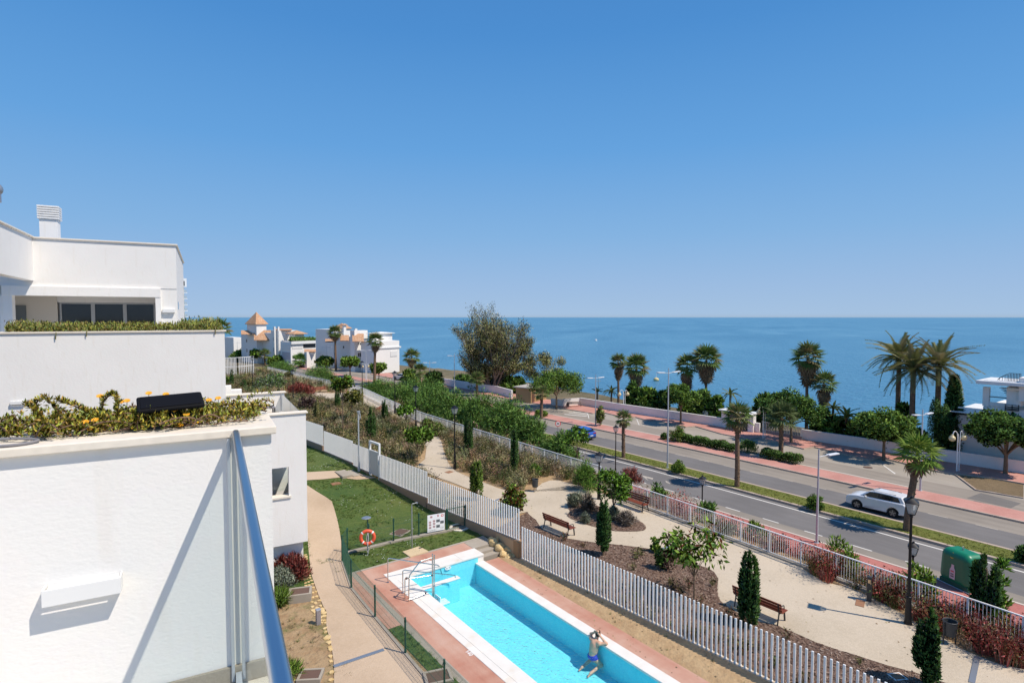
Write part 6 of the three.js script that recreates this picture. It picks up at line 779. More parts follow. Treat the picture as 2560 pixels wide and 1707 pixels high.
{
  const B = (x0, x1, y0, y1, X, lab, n = 11000) => { const c = PX((x0 + x1) / 2, (y0 + y1) / 2, X), dp = depth(c), rx = (x1 - x0) / 2 * dp / FPX, top = PX((x0 + x1) / 2, y0, X).y, g = HTer(X, c.z); bush('roadside_bush', V(X, g, c.z), Math.min(rx, 4.6), (top - g) / 1.17, rx * 1.05, lab, { n: n * 1.7, k: 120, cr: .32, w: .065, l: .34 }); };
  B(1350, 1452, 1084, 1168, 34, 'feathery green roadside bush hiding part of the blue car', 9000); B(1188, 1352, 998, 1118, 33.6, 'largest dark green roadside bush below the railing', 17000); B(1075, 1225, 978, 1075, 34, 'dense dark green roadside bush beside the largest one', 14000); B(1130, 1270, 985, 1092, 33.8, 'dense roadside bush filling the gap below the railing bend', 12000); B(1020, 1150, 962, 1058, 34.5, 'dense roadside bush behind two lantern lamps', 12000); B(1285, 1375, 1040, 1140, 34.2, 'roadside bush between the largest bush and the feathery one', 9000); B(905, 1010, 952, 1015, 36.5, 'roadside bush at the end of the green mass near the thin palms', 9000); B(960, 1105, 948, 1045, 35, 'dense roadside bush below the curved railing', 14000); B(1010, 1130, 955, 1050, 37.5, 'roadside bush in front of the pinkish boundary wall', 9000); B(752, 842, 918, 965, 39, 'dark bush behind the far railing bend', 9000); B(885, 975, 958, 1000, 38, 'green bush in front of the thin palms', 8000); B(660, 740, 908, 935, 42, 'long low bush behind the far railing', 7000);
  for (const [x, y, w, h, X, lab, cols] of [[2105, 1385, 106, 62, 30.5, 'feathery leaved shrub behind the railing near the single-arm street light', GR.mid], [1892, 1326, 62, 38, 30.2, 'spiky green shrub behind the railing', GR.mid], [1645, 1240, 74, 56, 30, 'upright rosemary-like shrub beyond the railing', GR.acacia], [2290, 1440, 95, 80, 30, 'spiky green shrub beside the bottle bank', GR.mid], [2500, 1420, 60, 60, 31, 'light green shrub behind the large dark cypress', GR.light], [1770, 1290, 70, 70, 30, 'upright leafy shrub around the lower lantern lamp', GR.acacia]]) { const t = PX(x, y - h / 2, X), dp = depth(t), g = HTer(X, t.z); bush('bank_shrub', V(X, g - .1, t.z), w / 2 * dp / FPX, Math.max(.5, (t.y - g) / 1.15), w / 2 * dp / FPX, lab, { cols, n: 2600, k: 30, cr: .35, w: .07, l: .28, up: .9, shell: .3, low: -.2 }); }
}
// --- palms
function fanLeafG(R, pl, segs, col, droop) { const P = [], C = [], N = []; const push = (...v) => v.forEach(q => { P.push(q.x, q.y, q.z); C.push(...col); }); const pt = (a, r) => V(Math.sin(a) * r, -droop * R * (r / R) ** 2 + .02 * Math.cos(a * segs), pl + Math.cos(a) * r); const c = V(0, 0, pl); for (let i = 0; i < segs; i++) { const a0 = -2.0 + 4.0 * i / segs, a1 = -2.0 + 4.0 * (i + 1) / segs, am = (a0 + a1) / 2, e0 = pt(a0, R * .42), e1 = pt(a1, R * .42), t = pt(am, R * rr(.9, 1.05)); e0.y -= .04 * R; e1.y -= .04 * R; t.y -= .08 * R; push(c, e0, pt(am, R * .5)); push(c, pt(am, R * .5), e1); push(e0, t, pt(am, R * .5)); push(pt(am, R * .5), t, e1); } const w = .03; push(V(-w, 0, 0), V(w, 0, 0), V(w * .6, .02, pl)); push(V(-w, 0, 0), V(w * .6, .02, pl), V(-w * .6, .02, pl)); const g = new THREE.BufferGeometry(); g.setAttribute('position', new THREE.Float32BufferAttribute(P, 3)); g.setAttribute('color', new THREE.Float32BufferAttribute(C, 3)); g.setAttribute('uv', new THREE.Float32BufferAttribute(new Array(P.length / 3 * 2).fill(0), 2)); g.computeVertexNormals(); void N; return g; }
function pinnateG(L, col, arch, leaf = .5, pairs = 26) { const P = [], C = []; const rach = t => V(0, Math.sin(t * 1.2) * L * .16 - arch * L * t * t, L * t * (1 - .12 * arch * t)); const tri = (a, b, c) => { for (const q of [a, b, c]) { P.push(q.x, q.y, q.z); C.push(...col); } }; for (let i = 0; i < 8; i++) { const a = rach(i / 8), b = rach((i + 1) / 8), w = .035 * (1 - i / 9); tri(V(a.x - w, a.y, a.z), V(a.x + w, a.y, a.z), V(b.x, b.y, b.z)); } for (let i = 2; i < pairs; i++) { const t = i / pairs, a = rach(t), ll = leaf * Math.sin(Math.min(1, t * 1.15 + .1) * PI * .88) + .05; for (const s of [-1, 1]) { const tip = V(a.x + s * ll * .8, a.y - ll * .25 + rr(-.05, .05), a.z + ll * .62); tri(V(a.x, a.y, a.z - .07), V(a.x, a.y + .02, a.z + .09), tip); } } const g = new THREE.BufferGeometry(); g.setAttribute('position', new THREE.Float32BufferAttribute(P, 3)); g.setAttribute('color', new THREE.Float32BufferAttribute(C, 3)); g.setAttribute('uv', new THREE.Float32BufferAttribute(new Array(P.length / 3 * 2).fill(0), 2)); g.computeVertexNormals(); return g; }
const pose = (g, az, el, y, rad = .1, roll = 0) => { const c = g.clone(); c.rotateZ(roll).rotateX(-el).rotateY(az); return c.translate(Math.sin(az) * rad, y, Math.cos(az) * rad); };
function fanPalm(p, h, R, lab, { skirt = 0, turn = rnd() * 6, r = .16, n = 30, lean = 0, grp = 'fan palms', green = [[.1, .17, .035], [.14, .22, .05], [.2, .25, .08], [.24, .2, .09]], skirtN = 34 } = {}) {
  const o = thing('fan_palm', lab, 'palm', p, turn, grp); mesh('trunk', limb([V(0, -.15, 0), V(lean * .2, h * .3, 0), V(lean * .6, h * .7, .05), V(lean, h, 0)], r * 1.15, r * .85, 9, 14), M.palmBark, o);
  const boots = []; for (let i = 0; i < 26; i++) { const y = h * rr(.04, .98), a = rnd() * 6.28; boots.push(bx(-.035, .035, 0, .14, -.02, .02).rotateX(.5).translate(0, 0, r * .95).rotateY(a).translate(lean * (y / h) ** 1.2, y, 0)); } stuff(mesh('trunk_stubs', boots, M.palmBark, o));
  const L = [], lv = [.1, .3].flatMap(d => green.map(c => fanLeafG(R * .62, R * .5, 11, c, d))); for (let i = 0; i < n; i++) { const t = i / n, el = lerp(1.5, -.7, t) + gs() * .22; L.push(pose(lv[i % lv.length], i * 2.4, el, h + .1 * (1 - t), .06, gs() * .3)); }
  const cr = mesh('crown', L, M.leaf, o); cr.position.x = lean; cr.position.z = 0;
  if (skirt > 0) { const D = [], dv = [[.2, .13, .07], [.26, .18, .1], [.15, .09, .05]].map(c => fanLeafG(R * .5, R * .4, 9, c, .5)); for (let i = 0; i < skirtN; i++) { const t = rnd(); D.push(pose(dv[i % 3], i * 2.4 + gs() * .3, lerp(-.55, -1.35, Math.min(1, t * 1.3)), h - t * skirt * .75, r * .9, gs() * .3)); } const s = mesh('dead_fronds', D, M.dull, o); s.position.x = lean; }
  return o;
}
function featherPalm(p, h, L, lab, { r = .14, n = 30, cols = [[.2, .21, .07], [.26, .25, .1], [.3, .26, .13]], grp = 'feather palms', arch = .55, el0 = 1.4, el1 = -.5, leaf, lean = 0 } = {}) { const o = thing('feather_palm', lab, 'palm', p, rnd() * 6, grp); mesh('trunk', limb([V(0, -.15, 0), V(lean * .2, h * .4, 0), V(lean, h, 0)], r * 1.2, r, 9, 10), M.palmBark, o); const fr = [], vs = [.35, .6, .85].flatMap(a => cols.map(c => pinnateG(L, c, a * arch / .55, leaf ?? L * .165, 34))); for (let i = 0; i < n; i++) { const t = i / n; fr.push(pose(vs[(i * 5 + (t * 3 | 0)) % vs.length], i * 2.4, lerp(el0, el1, Math.pow(t, .9)) + gs() * .1, h, .08, gs() * .25)); } const c = mesh('crown', fr, M.leaf, o); c.position.x = lean; return o; }
{
  const atX = (c, x, yc, X, Y) => { const q = PX(...px(c, x, yc), X); return [V(X, Y, q.z), q.y - Y, depth(q) / FPX / CR[c][2]]; };
  const GY = ROAD - .12;
  const F2 = (c, x, y, R, X, sk, lab, o = {}) => { const [p, h, m] = atX(c, x, y, X, GY); fanPalm(p, h, R * m, lab, { skirt: sk * m, r: .2, ...o }); };
  F2('K', 812, 262, 95, 79, 150, 'fan palm with leaning trunk and short brown skirt, paired with a wider palm', { lean: -.4 }); F2('K', 985, 305, 138, 78.5, 160, 'wide fan palm with heavy brown skirt beside the leaning one', { n: 36 }); F2('K', 1482, 300, 130, 78.5, 200, 'shaggy dark fan palm with long skirt beside the tallest palm'); F2('K', 1672, 235, 158, 79, 160, 'tallest fan palm of the seaside garden with a full grey-brown skirt', { n: 38, skirtN: 44 }); F2('N', 430, 270, 150, 79, 190, 'tall fan palm with thick brown skirt above a lower palm', { n: 34, skirtN: 44 }); F2('N', 575, 500, 120, 79.5, 150, 'lower fan palm next to the tall thick-skirted one');
  const M2 = (c, x, yb, yc, R, Y, lab, o = {}) => { const b = gp(c, x, yb, Y), m = depth(b) / FPX / CR[c][2]; fanPalm(b, TOP(...px(c, x, yc), b) - Y, R * m, lab, { r: .19, ...o }); };
  M2('K', 858, 1190, 815, 92, ROAD + .16, 'thin young fan palm with peeling trunk on the grass median', { skirt: .3, skirtN: 8, n: 24 }); M2('K', 1972, 1475, 800, 158, ROAD + .16, 'tall fan palm on the grass median with rough trunk', { skirt: .4, skirtN: 8, n: 30, r: .21 });
  { const b = gp('J', 890, 830, ROAD + .16), m = depth(b) / FPX / 3.5636; fanPalm(b, TOP(...px('N', 1395, 1150), b) - ROAD - .16, 200 * m, 'bright fan palm on the grass median beside the white car', { n: 28, r: .24, turn: -YAW, lean: .62, skirt: .4, skirtN: 6, green: [[.15, .25, .03], [.2, .3, .04], [.26, .34, .06]] }); }
  M2('N', 188, 1145, 800, 150, ROAD + .14, 'grey-green fan palm growing from the clipped hedge', { n: 30, r: .24, green: [[.12, .16, .05], [.16, .2, .07], [.09, .13, .04]] }); M2('W', 1542, 1115, 880, 85, ROAD + .14, 'short fan palm on the pavement in front of the kiosk', { n: 26, r: .24 }); M2('W', 912, 900, 745, 85, ROAD, 'short fan palm behind the bushes under the big feathery tree', { n: 26, r: .24 }); M2('F', 1408, 690, 245, 95, ROAD, 'tall slender fan palm in front of the stepped gables', { n: 30, r: .3, skirt: 1.2, skirtN: 14, lean: .2 }); M2('F', 1862, 862, 345, 110, ROAD, 'tall slender fan palm in front of the sunlit end wall', { n: 30, r: .3, skirt: 1.2, skirtN: 14, lean: -.3 }); M2('W', 272, 690, 525, 95, ROAD, 'fan palm with browning fronds beside the seafront block', { n: 28, r: .26, skirt: 1, skirtN: 12 }); M2('W', 352, 790, 660, 85, ROAD, 'small fan palm in front of the browning one', { n: 24, r: .24 }); M2('F', 572, 625, 500, 75, ROAD, 'small distant fan palm beside the yellow-green tree', { n: 24, r: .3 }); M2('F', 985, 660, 570, 95, ROAD, 'bushy distant fan palm before the balcony block', { n: 34, r: .35, green: GR.dark });
  const P2 = (c, x, yc, X, Lp, lab, o) => { const [p, h, m] = atX(c, x, yc, X, GY); featherPalm(p, h, Lp * m, lab, o); };
  P2('N', 1245, 265, 79.5, 270, 'date palm with upright fronds behind the other two', { r: .25, n: 42, arch: .58, el1: -.55 }); P2('N', 1372, 370, 77.5, 300, 'date palm with the widest arching crown of the group of three', { r: .27, n: 46, arch: .56, el1: -.6 }); P2('N', 1600, 330, 78.5, 310, 'date palm with long arching fronds beside the dark column cypress', { r: .27, n: 46, arch: .58, el1: -.6 });
  const yel = [[.25, .27, .05], [.33, .32, .07], [.17, .22, .04]]; P2('K', 740, 545, 78, 75, 'small yellowing feather palm behind the sea wall', { r: .14, n: 16, cols: yel, el1: -.3, arch: .8 }); P2('K', 600, 545, 77, 55, 'small upright feather palm behind the street light', { r: .14, n: 12, cols: yel, el1: .2 }); P2('K', 1905, 575, 79, 85, 'young yellow feather palm with bare stem behind the gateway', { r: .12, n: 12, cols: yel, el1: -.2, arch: .9 }); P2('N', 655, 715, 78, 75, 'bright yellow-green feather palm in the seaside garden', { r: .14, n: 16, cols: yel, el1: -.3, arch: .8 }); P2('N', 775, 790, 76, 115, 'low yellow-green feather palm just behind the sea wall', { r: .16, n: 20, cols: yel, el1: -.4, arch: .8 });
  const tp = bl('T', 1660, 1000, -30); fanPalm(toW(tp.x, 8.6, -30), tp.y - 8.85, .5, 'small fan palm rising behind the white parapet', { n: 22, r: .1 });
  // cypress and dark hedge by the house, garden shrubs behind the wall
  { const q = PX(...px('N', 1740, 430), 78), o = thing('cypress_tree', 'tall dark column cypress beside the white seaside house', 'tree', V(78, GY, q.z), 0, undefined), h = q.y - GY; mesh('trunk', cyl(.2, .1, h * .7, 0, 0, 0), M.bark, o); mesh('crown', foliage(9000, () => { const t = rnd(), a = rnd() * 6.28, r = 1.15 * Math.pow(1 - t, .55) * Math.sqrt(rnd()) + .1; return [Math.cos(a) * r, .3 + t * (h - .3), Math.sin(a) * r, Math.cos(a), .5, Math.sin(a)]; }, { w: .12, l: .35, cols: GR.cyp, up: .9 }), M.leaf, o); }
  const hedge = (a, b, h, w, lab, cols, n, nm = 'hedge') => { const o = thing(nm, lab, 'hedge'), d = b.clone().sub(a), L = d.length(), nx = V(-d.z, 0, d.x).normalize(); d.normalize(); mesh('stem', [...Array(Math.max(2, L / 1.5 | 0))].map((_, i) => { const q = a.clone().addScaledVector(d, (i + .5) * 1.5 % L); return cyl(.05, .02, h * .7, q.x, a.y - .05, q.z, 5); }), M.bark, o); mesh('foliage', foliage(n, () => { const t = rnd() * L, th = rnd() * PI, wob = 1 + .12 * Math.sin(t * 2.3) + .08 * Math.sin(t * 5.1), q = Math.pow(rnd(), .3), u = Math.cos(th) * w / 2 * q * wob, y = Math.pow(Math.sin(th), .45) * h * q * wob; const p = a.clone().addScaledVector(d, t).addScaledVector(nx, u); return [p.x, a.y + y, p.z, nx.x * Math.cos(th), Math.sin(th), nx.z * Math.cos(th)]; }, { w: .09, l: .14, cols, up: .2 }), M.leaf, o); return o; };
  const dk = PX(...px('N', 1520, 900), 76.3), dk2 = PX(...px('N', 1750, 900), 76.3); hedge(V(76.3, GY, dk.z), V(76.3, GY, dk2.z), PX(...px('N', 1640, 700), 76.3).y - GY, 2.2, 'tall dark evergreen hedge between the date palms and the white house', GR.cyp, 12000);
  hedge(gp('K', 1395, 1030, ROAD).setY(ROAD + .1), gp('K', 1960, 1148, ROAD).setY(ROAD + .1), .95, 1.5, 'long clipped hedge between the red pavement and the service road', GR.dark.concat([[.07, .1, .02]]), 16000); hedge(gp('N', 30, 1155, ROAD).setY(ROAD + .1), gp('N', 360, 1222, ROAD).setY(ROAD + .1), .95, 1.6, 'rounded end of the clipped hedge beside the grey-green palm', GR.dark.concat([[.07, .1, .02]]), 9000); hedge(gp('K', 0, 790, ROAD).setY(ROAD + .1), gp('K', 105, 800, ROAD).setY(ROAD + .1), .9, 1.2, 'short low hedge around the kiosk palm', GR.mid, 3000);
  const hz = [[-64, -58], [-58, -51], [-33.5, -26], [-26, -19.5]]; void hz;
  const rb_ = (c, x, yb, w, h, Y, lab, o) => { const p = gp(c, x, yb, Y), m = depth(p) / FPX / CR[c][2]; bush('round_bush', p, w / 2 * m, h * m / 1.15, w / 2 * m, lab, { n: 4200, k: 40, cr: .34, w: .07, l: .11, cols: GR.mid, ...o }); };
  rb_('K', 1395, 1335, 128, 110, ROAD + .16, 'clipped round bush at the foot of the tall street light'); rb_('g', 1252, 565, 200, 175, ROAD + .16, 'clipped round bush on the median ahead of the white car', { cols: GR.dark.concat(GR.mid) }); rb_('J', 2370, 1230, 220, 190, ROAD + .16, 'clipped round bush near the end of the median', { cols: GR.dark }); rb_('K', 2075, 1128, 190, 105, ROAD + .14, 'mushroom-shaped clipped bush beside the hedge', { cols: GR.dark.concat(GR.mid) }); rb_('K', 1385, 1030, 175, 150, ROAD + .1, 'rounded bush with red flowers at the start of the hedge', { cols: [...GR.dark, ...GR.mid, ...GR.dark, [.4, .02, .015]] }); rb_('K', 1255, 1015, 70, 65, ROAD + .1, 'small round bush beside the red flowering one', { cols: GR.dark, n: 1800 }); rb_('K', 630, 880, 78, 195, ROAD + .14, 'narrow flowering shrub beside the pavement street light', { cols: [...GR.olive, ...GR.mid], n: 1800, w: .1, l: .3, up: .9 });
  // garden behind the wall
  const gd = (c, x, yt, w, X, lab, cols, o = {}) => { const t = PX(...px(c, x, yt), X), m = depth(t) / FPX / CR[c][2]; bush('garden_shrub', V(X, GY, t.z), w / 2 * m, (t.y - GY) / 1.12, w / 2 * m, lab, { cols, n: 3600, k: 34, cr: .34, w: .28, l: .8, up: .7, shell: .4, low: -.3, ...o }); };
  gd('K', 960, 480, 170, 76.5, 'broad-leaved garden shrub under the paired fan palms', GR.dark); gd('K', 1090, 530, 190, 75.5, 'large leafy banana-like clump behind the sea wall', [...GR.dark, ...GR.mid]); gd('K', 1250, 545, 80, 76.5, 'slim upright garden shrub beside the leafy clump', GR.dark); gd('K', 1500, 650, 160, 75.8, 'leafy garden clump behind the round-crowned tree', [...GR.mid, ...GR.dark]); gd('K', 1640, 570, 150, 77, 'tall leafy clump below the tallest fan palm', GR.dark); gd('K', 1770, 620, 120, 77, 'yellow-tinged leafy clump beside the parked van', [...GR.light, ...GR.dark]); gd('K', 2250, 610, 220, 79, 'dark rounded garden shrub beyond the gateway', GR.dark); gd('N', 560, 740, 150, 78, 'leafy garden clump below the lower fan palm', GR.mid); gd('N', 660, 830, 180, 76.5, 'banana-like clump in front of the yellow palm', [...GR.dark, ...GR.light]); gd('N', 860, 860, 160, 76, 'orange-flowering leafy clump behind the wall', [...GR.dark, ...GR.mid, [.4, .18, .03]]); gd('N', 1000, 870, 160, 76, 'dark leafy clump beside the orange-flowering one', GR.dark); gd('N', 1230, 900, 180, 76, 'leafy clump under the date palms', [...GR.dark, ...GR.mid]); gd('N', 1300, 700, 130, 79, 'small palm-like clump between the date palm trunks', GR.mid); gd('N', 1410, 940, 150, 76, 'low dark clump beside the evergreen hedge', GR.dark); gd('W', 1010, 760, 330, 70, 'dark understorey bush below the big feathery tree', GR.dark, { n: 6000 }); gd('W', 1260, 740, 260, 72, 'green understorey bush beside the feathery tree trunk', [...GR.dark, ...GR.mid], { n: 5000 }); gd('W', 780, 720, 200, 72, 'understorey shrub at the left foot of the feathery tree', GR.dark, { n: 4000 }); gd('W', 480, 680, 170, 60, 'dark shrub beside the small fan palms', GR.dark, { n: 4000 }); gd('W', 250, 650, 150, 62, 'green shrub below the browning fan palm', GR.mid, { n: 3000 }); gd('N', 60, 690, 90, 77, 'dark shrub behind the globe lamp at the gate', GR.dark);
  const fl = PX(...px('F', 960, 320), 60); void fl;
}
// --- shrubs with a place of their own in the park and by the building
{
  const pb = (c, x, yb, w, h, lab, o, Y = 0) => { const p = gp(c, x, yb, Y), m = depth(p) / FPX / CR[c][2]; return bush('park_shrub', p.setY(Y + .0), w / 2 * m, h * m / 1.15, w / 2 * m, lab, { n: 2200, k: 30, cr: .36, w: .05, l: .13, up: .5, shell: .35, ...o }); };
  pb('B', 930, 625, 350, 360, 'reddish green bush with orange lower leaves behind the picket fence step', { cols: [...GR.mid, [.3, .09, .03], [.26, .07, .03], [.14, .12, .03]], n: 2600, w: .09, l: .15 }); pb('E', 40, 440, 190, 165, 'silver-green rounded shrub at the tip of the mulch island', { cols: GR.silver, n: 2600, w: .03, l: .22, up: 1 }); pb('E', 200, 500, 190, 190, 'dry greyish lavender shrub on the mulch island', { cols: [[.25, .2, .16], [.32, .27, .22], [.18, .15, .1]], w: .025, l: .24, up: 1, m: M.dull }); pb('E', 520, 610, 150, 170, 'grey-green shrub around the young tree of the island', { cols: GR.grey, w: .03, l: .2, up: .9 }); pb('E', 690, 660, 220, 130, 'flat dry twiggy shrub on the mulch island', { cols: [[.3, .26, .22], [.38, .34, .3], [.22, .18, .15]], w: .02, l: .26, up: .8, n: 2200, m: M.dull }); pb('E', 160, 640, 120, 110, 'low grey lavender clump at the front of the island', { cols: GR.grey, w: .025, l: .18, up: .9, n: 1200 });
  pb('E', 1040, 1000, 90, 170, 'slim upright green shrub in the mulch bed', { cols: GR.mid, n: 700, w: .08, l: .13, k: 12, cr: .5 }); pb('E', 1205, 1225, 200, 440, 'thin reddish-stemmed shrub beside the leafy sapling', { cols: [[.2, .1, .08], [.25, .14, .12], [.12, .1, .05]], n: 700, k: 26, cr: .3, w: .06, l: .1 }); pb('E', 1110, 1210, 120, 240, 'small green shrub at the foot of the reddish stems', { cols: GR.dark, n: 900, w: .07, l: .12 });
  pb('B', 1830, 330, 330, 330, 'bright green rosemary bush at the path bend', { cols: [...GR.acacia, ...GR.light], n: 4200, w: .025, l: .24, up: 1 }); pb('B', 1190, 175, 120, 160, 'bright green leafy plant behind the litter bin', { cols: GR.light, n: 900, w: .06, l: .3, up: 1 }); pb('E', 740, 150, 260, 160, 'dark red feathery shrub in front of the railing', { cols: [...GR.red, [.28, .2, .17]], n: 2200, w: .03, l: .24, up: .8 }); pb('F', 1070, 1195, 200, 200, 'mauve leafy bush beside the lower terrace block', { cols: [[.22, .13, .12], [.28, .18, .16], [.15, .11, .08]], n: 1600, w: .12, l: .22 }); pb('F', 650, 925, 380, 170, 'large grey-green shrub behind the upper terrace', { cols: [...GR.acacia, ...GR.grey], n: 5000, w: .1, l: .3 }); pb('F', 1000, 990, 330, 140, 'red dry shrub mass beside the far bench', { cols: [...GR.red, [.3, .16, .1]], n: 4500, w: .06, l: .4, up: .9 }); pb('F', 380, 900, 130, 110, 'olive shrub beside the short cypress', { cols: GR.olive, n: 1800, w: .1, l: .25 }); pb('F', 130, 880, 120, 110, 'green shrub at the foot of the ramp railing', { cols: GR.mid, n: 1800, w: .1, l: .25 }); pb('F', 850, 790, 110, 80, 'olive shrub at the far railing', { cols: GR.olive, n: 1500, w: .12, l: .3 }); pb('A', 1650, 240, 200, 110, 'yellow-green low shrub along the railing', { cols: [...GR.light, ...GR.olive], n: 1800, w: .06, l: .18 }); pb('A', 1780, 340, 220, 140, 'olive low shrub at the railing beside the path', { cols: [...GR.olive, ...GR.light], n: 1800, w: .06, l: .2 });
  const nb = (p, rx, ry, lab, o) => bush('border_shrub', p, rx, ry, rx, lab, { n: 3000, k: 30, cr: .4, w: .03, l: .16, up: .9, shell: .3, ...o });
  nb(gp('q', 430, 1010, U0), .62, .72, 'dark red barberry-like shrub against the white base wall', { cols: GR.red.map(c => c.map(x => x * .8)), w: .028, l: .22 }); nb(gp('q', 230, 930, U0), .5, .62, 'second dark red shrub behind the silvery one', { cols: GR.red.map(c => c.map(x => x * .8)), w: .028, l: .22 }); nb(gp('q', 150, 1270, U0), .62, .85, 'silvery grey-green shrub beside the service box', { cols: GR.grey, w: .03, l: .14 }); nb(gp('q', 80, 1520, U0), .42, .3, 'tuft of bright green grass by the silvery shrub', { cols: GR.mid, w: .02, l: .32 }); nb(gp('r', 480, 1480, U0), .3, .25, 'tuft of green grass beside the handrail', { cols: GR.mid, w: .02, l: .3, n: 1200 }); nb(GH(762, 1095, HL), .5, .8, 'dark red shrub in front of the highest picket section', { cols: GR.red, w: .05, l: .2, n: 1400 });
}
// --- uncountable ground cover: dry grass and twigs, red fringe, lawn blades, wood chips
function tuftG(n, h, sp, cols, wd = .012, leaf = 0) { const P = [], C = []; for (let i = 0; i < n; i++) { const a = rnd() * 6.28, r = sp * Math.sqrt(rnd()), x = Math.cos(a) * r * .4, z = Math.sin(a) * r * .4, L = h * rr(.6, 1.15), tx = x + Math.cos(a) * r + gs() * .08, tz = z + Math.sin(a) * r + gs() * .08, c = cols[(rnd() * cols.length) | 0], j = rr(.75, 1.2), px_ = Math.cos(a + 1.57) * wd, pz = Math.sin(a + 1.57) * wd, mx = lerp(x, tx, .4), mz = lerp(z, tz, .4); P.push(x - px_, 0, z - pz, x + px_, 0, z + pz, mx, L * .55, mz, x + px_, 0, z + pz, mx + px_ * .8, L * .55, mz + pz * .8, mx, L * .55, mz, mx - px_ * .4, L * .55, mz - pz * .4, mx + px_, L * .55, mz + pz, tx, L, tz); for (let k = 0; k < 9; k++) C.push(c[0] * j, c[1] * j, c[2] * j); for (let q = 0; q < leaf; q++) { const t = rr(.35, 1), lx = lerp(x, tx, t) + gs() * .07, ly = L * t, lz = lerp(z, tz, t) + gs() * .07, s = .045; const c2 = cols[(rnd() * cols.length) | 0]; P.push(lx, ly, lz, lx + gs() * s, ly + rr(.2, 1) * s * 1.6, lz + gs() * s, lx + gs() * s * 1.6, ly + rr(-.2, .6) * s, lz + gs() * s * 1.6); for (let k = 0; k < 3; k++) C.push(c2[0] * j, c2[1] * j, c2[2] * j); } } const g = new THREE.BufferGeometry(); g.setAttribute('position', new THREE.Float32BufferAttribute(P, 3)); g.setAttribute('color', new THREE.Float32BufferAttribute(C, 3)); g.setAttribute('uv', new THREE.Float32BufferAttribute(new Array(P.length / 3 * 2).fill(0), 2)); g.computeVertexNormals(); const nn = g.attributes.normal; for (let i = 0; i < nn.count; i++) if (nn.getY(i) < 0) nn.setXYZ(i, -nn.getX(i), -nn.getY(i), -nn.getZ(i)); return g; }
function scatter(name, lab, cat, geos, poly, dens, hf, { s0 = .7, s1 = 1.3, skip, m = M.dull, tint = 0 } = {}) {
  const bb = [1e9, -1e9, 1e9, -1e9]; for (const p of poly) { bb[0] = Math.min(bb[0], p.x); bb[1] = Math.max(bb[1], p.x); bb[2] = Math.min(bb[2], p.z); bb[3] = Math.max(bb[3], p.z); } const N = Math.round((bb[1] - bb[0]) * (bb[3] - bb[2]) * dens), L = geos.map(() => []); for (let i = 0; i < N; i++) { const x = rr(bb[0], bb[1]), z = rr(bb[2], bb[3]); if (!inPoly(x, z, poly) || (skip && skip(x, z))) continue; L[(rnd() * geos.length) | 0].push([x, hf(x, z), z, rnd() * 6.28, rr(s0, s1)]); }
  const o = new THREE.Group(); o.name = numbered(name); scene.add(o); tag(o, lab, cat); stuff(o); const M4 = new THREE.Matrix4(), q = new THREE.Quaternion(); geos.forEach((g, k) => { if (!L[k].length) return; const im = new THREE.InstancedMesh(g, m, L[k].length); im.name = name + '_patch'; stuff(im); im.castShadow = im.receiveShadow = true; L[k].forEach((e, i) => { q.setFromAxisAngle(V(0, 1, 0), e[3]); M4.compose(V(e[0], e[1], e[2]), q, V(e[4], e[4] * rr(.8, 1.15), e[4])); im.setMatrixAt(i, M4); if (tint) im.setColorAt(i, C3(rr(1 - tint, 1 + tint), rr(1 - tint, 1 + tint), rr(1 - tint, 1 + tint))); }); o.add(im); }); return o;
}
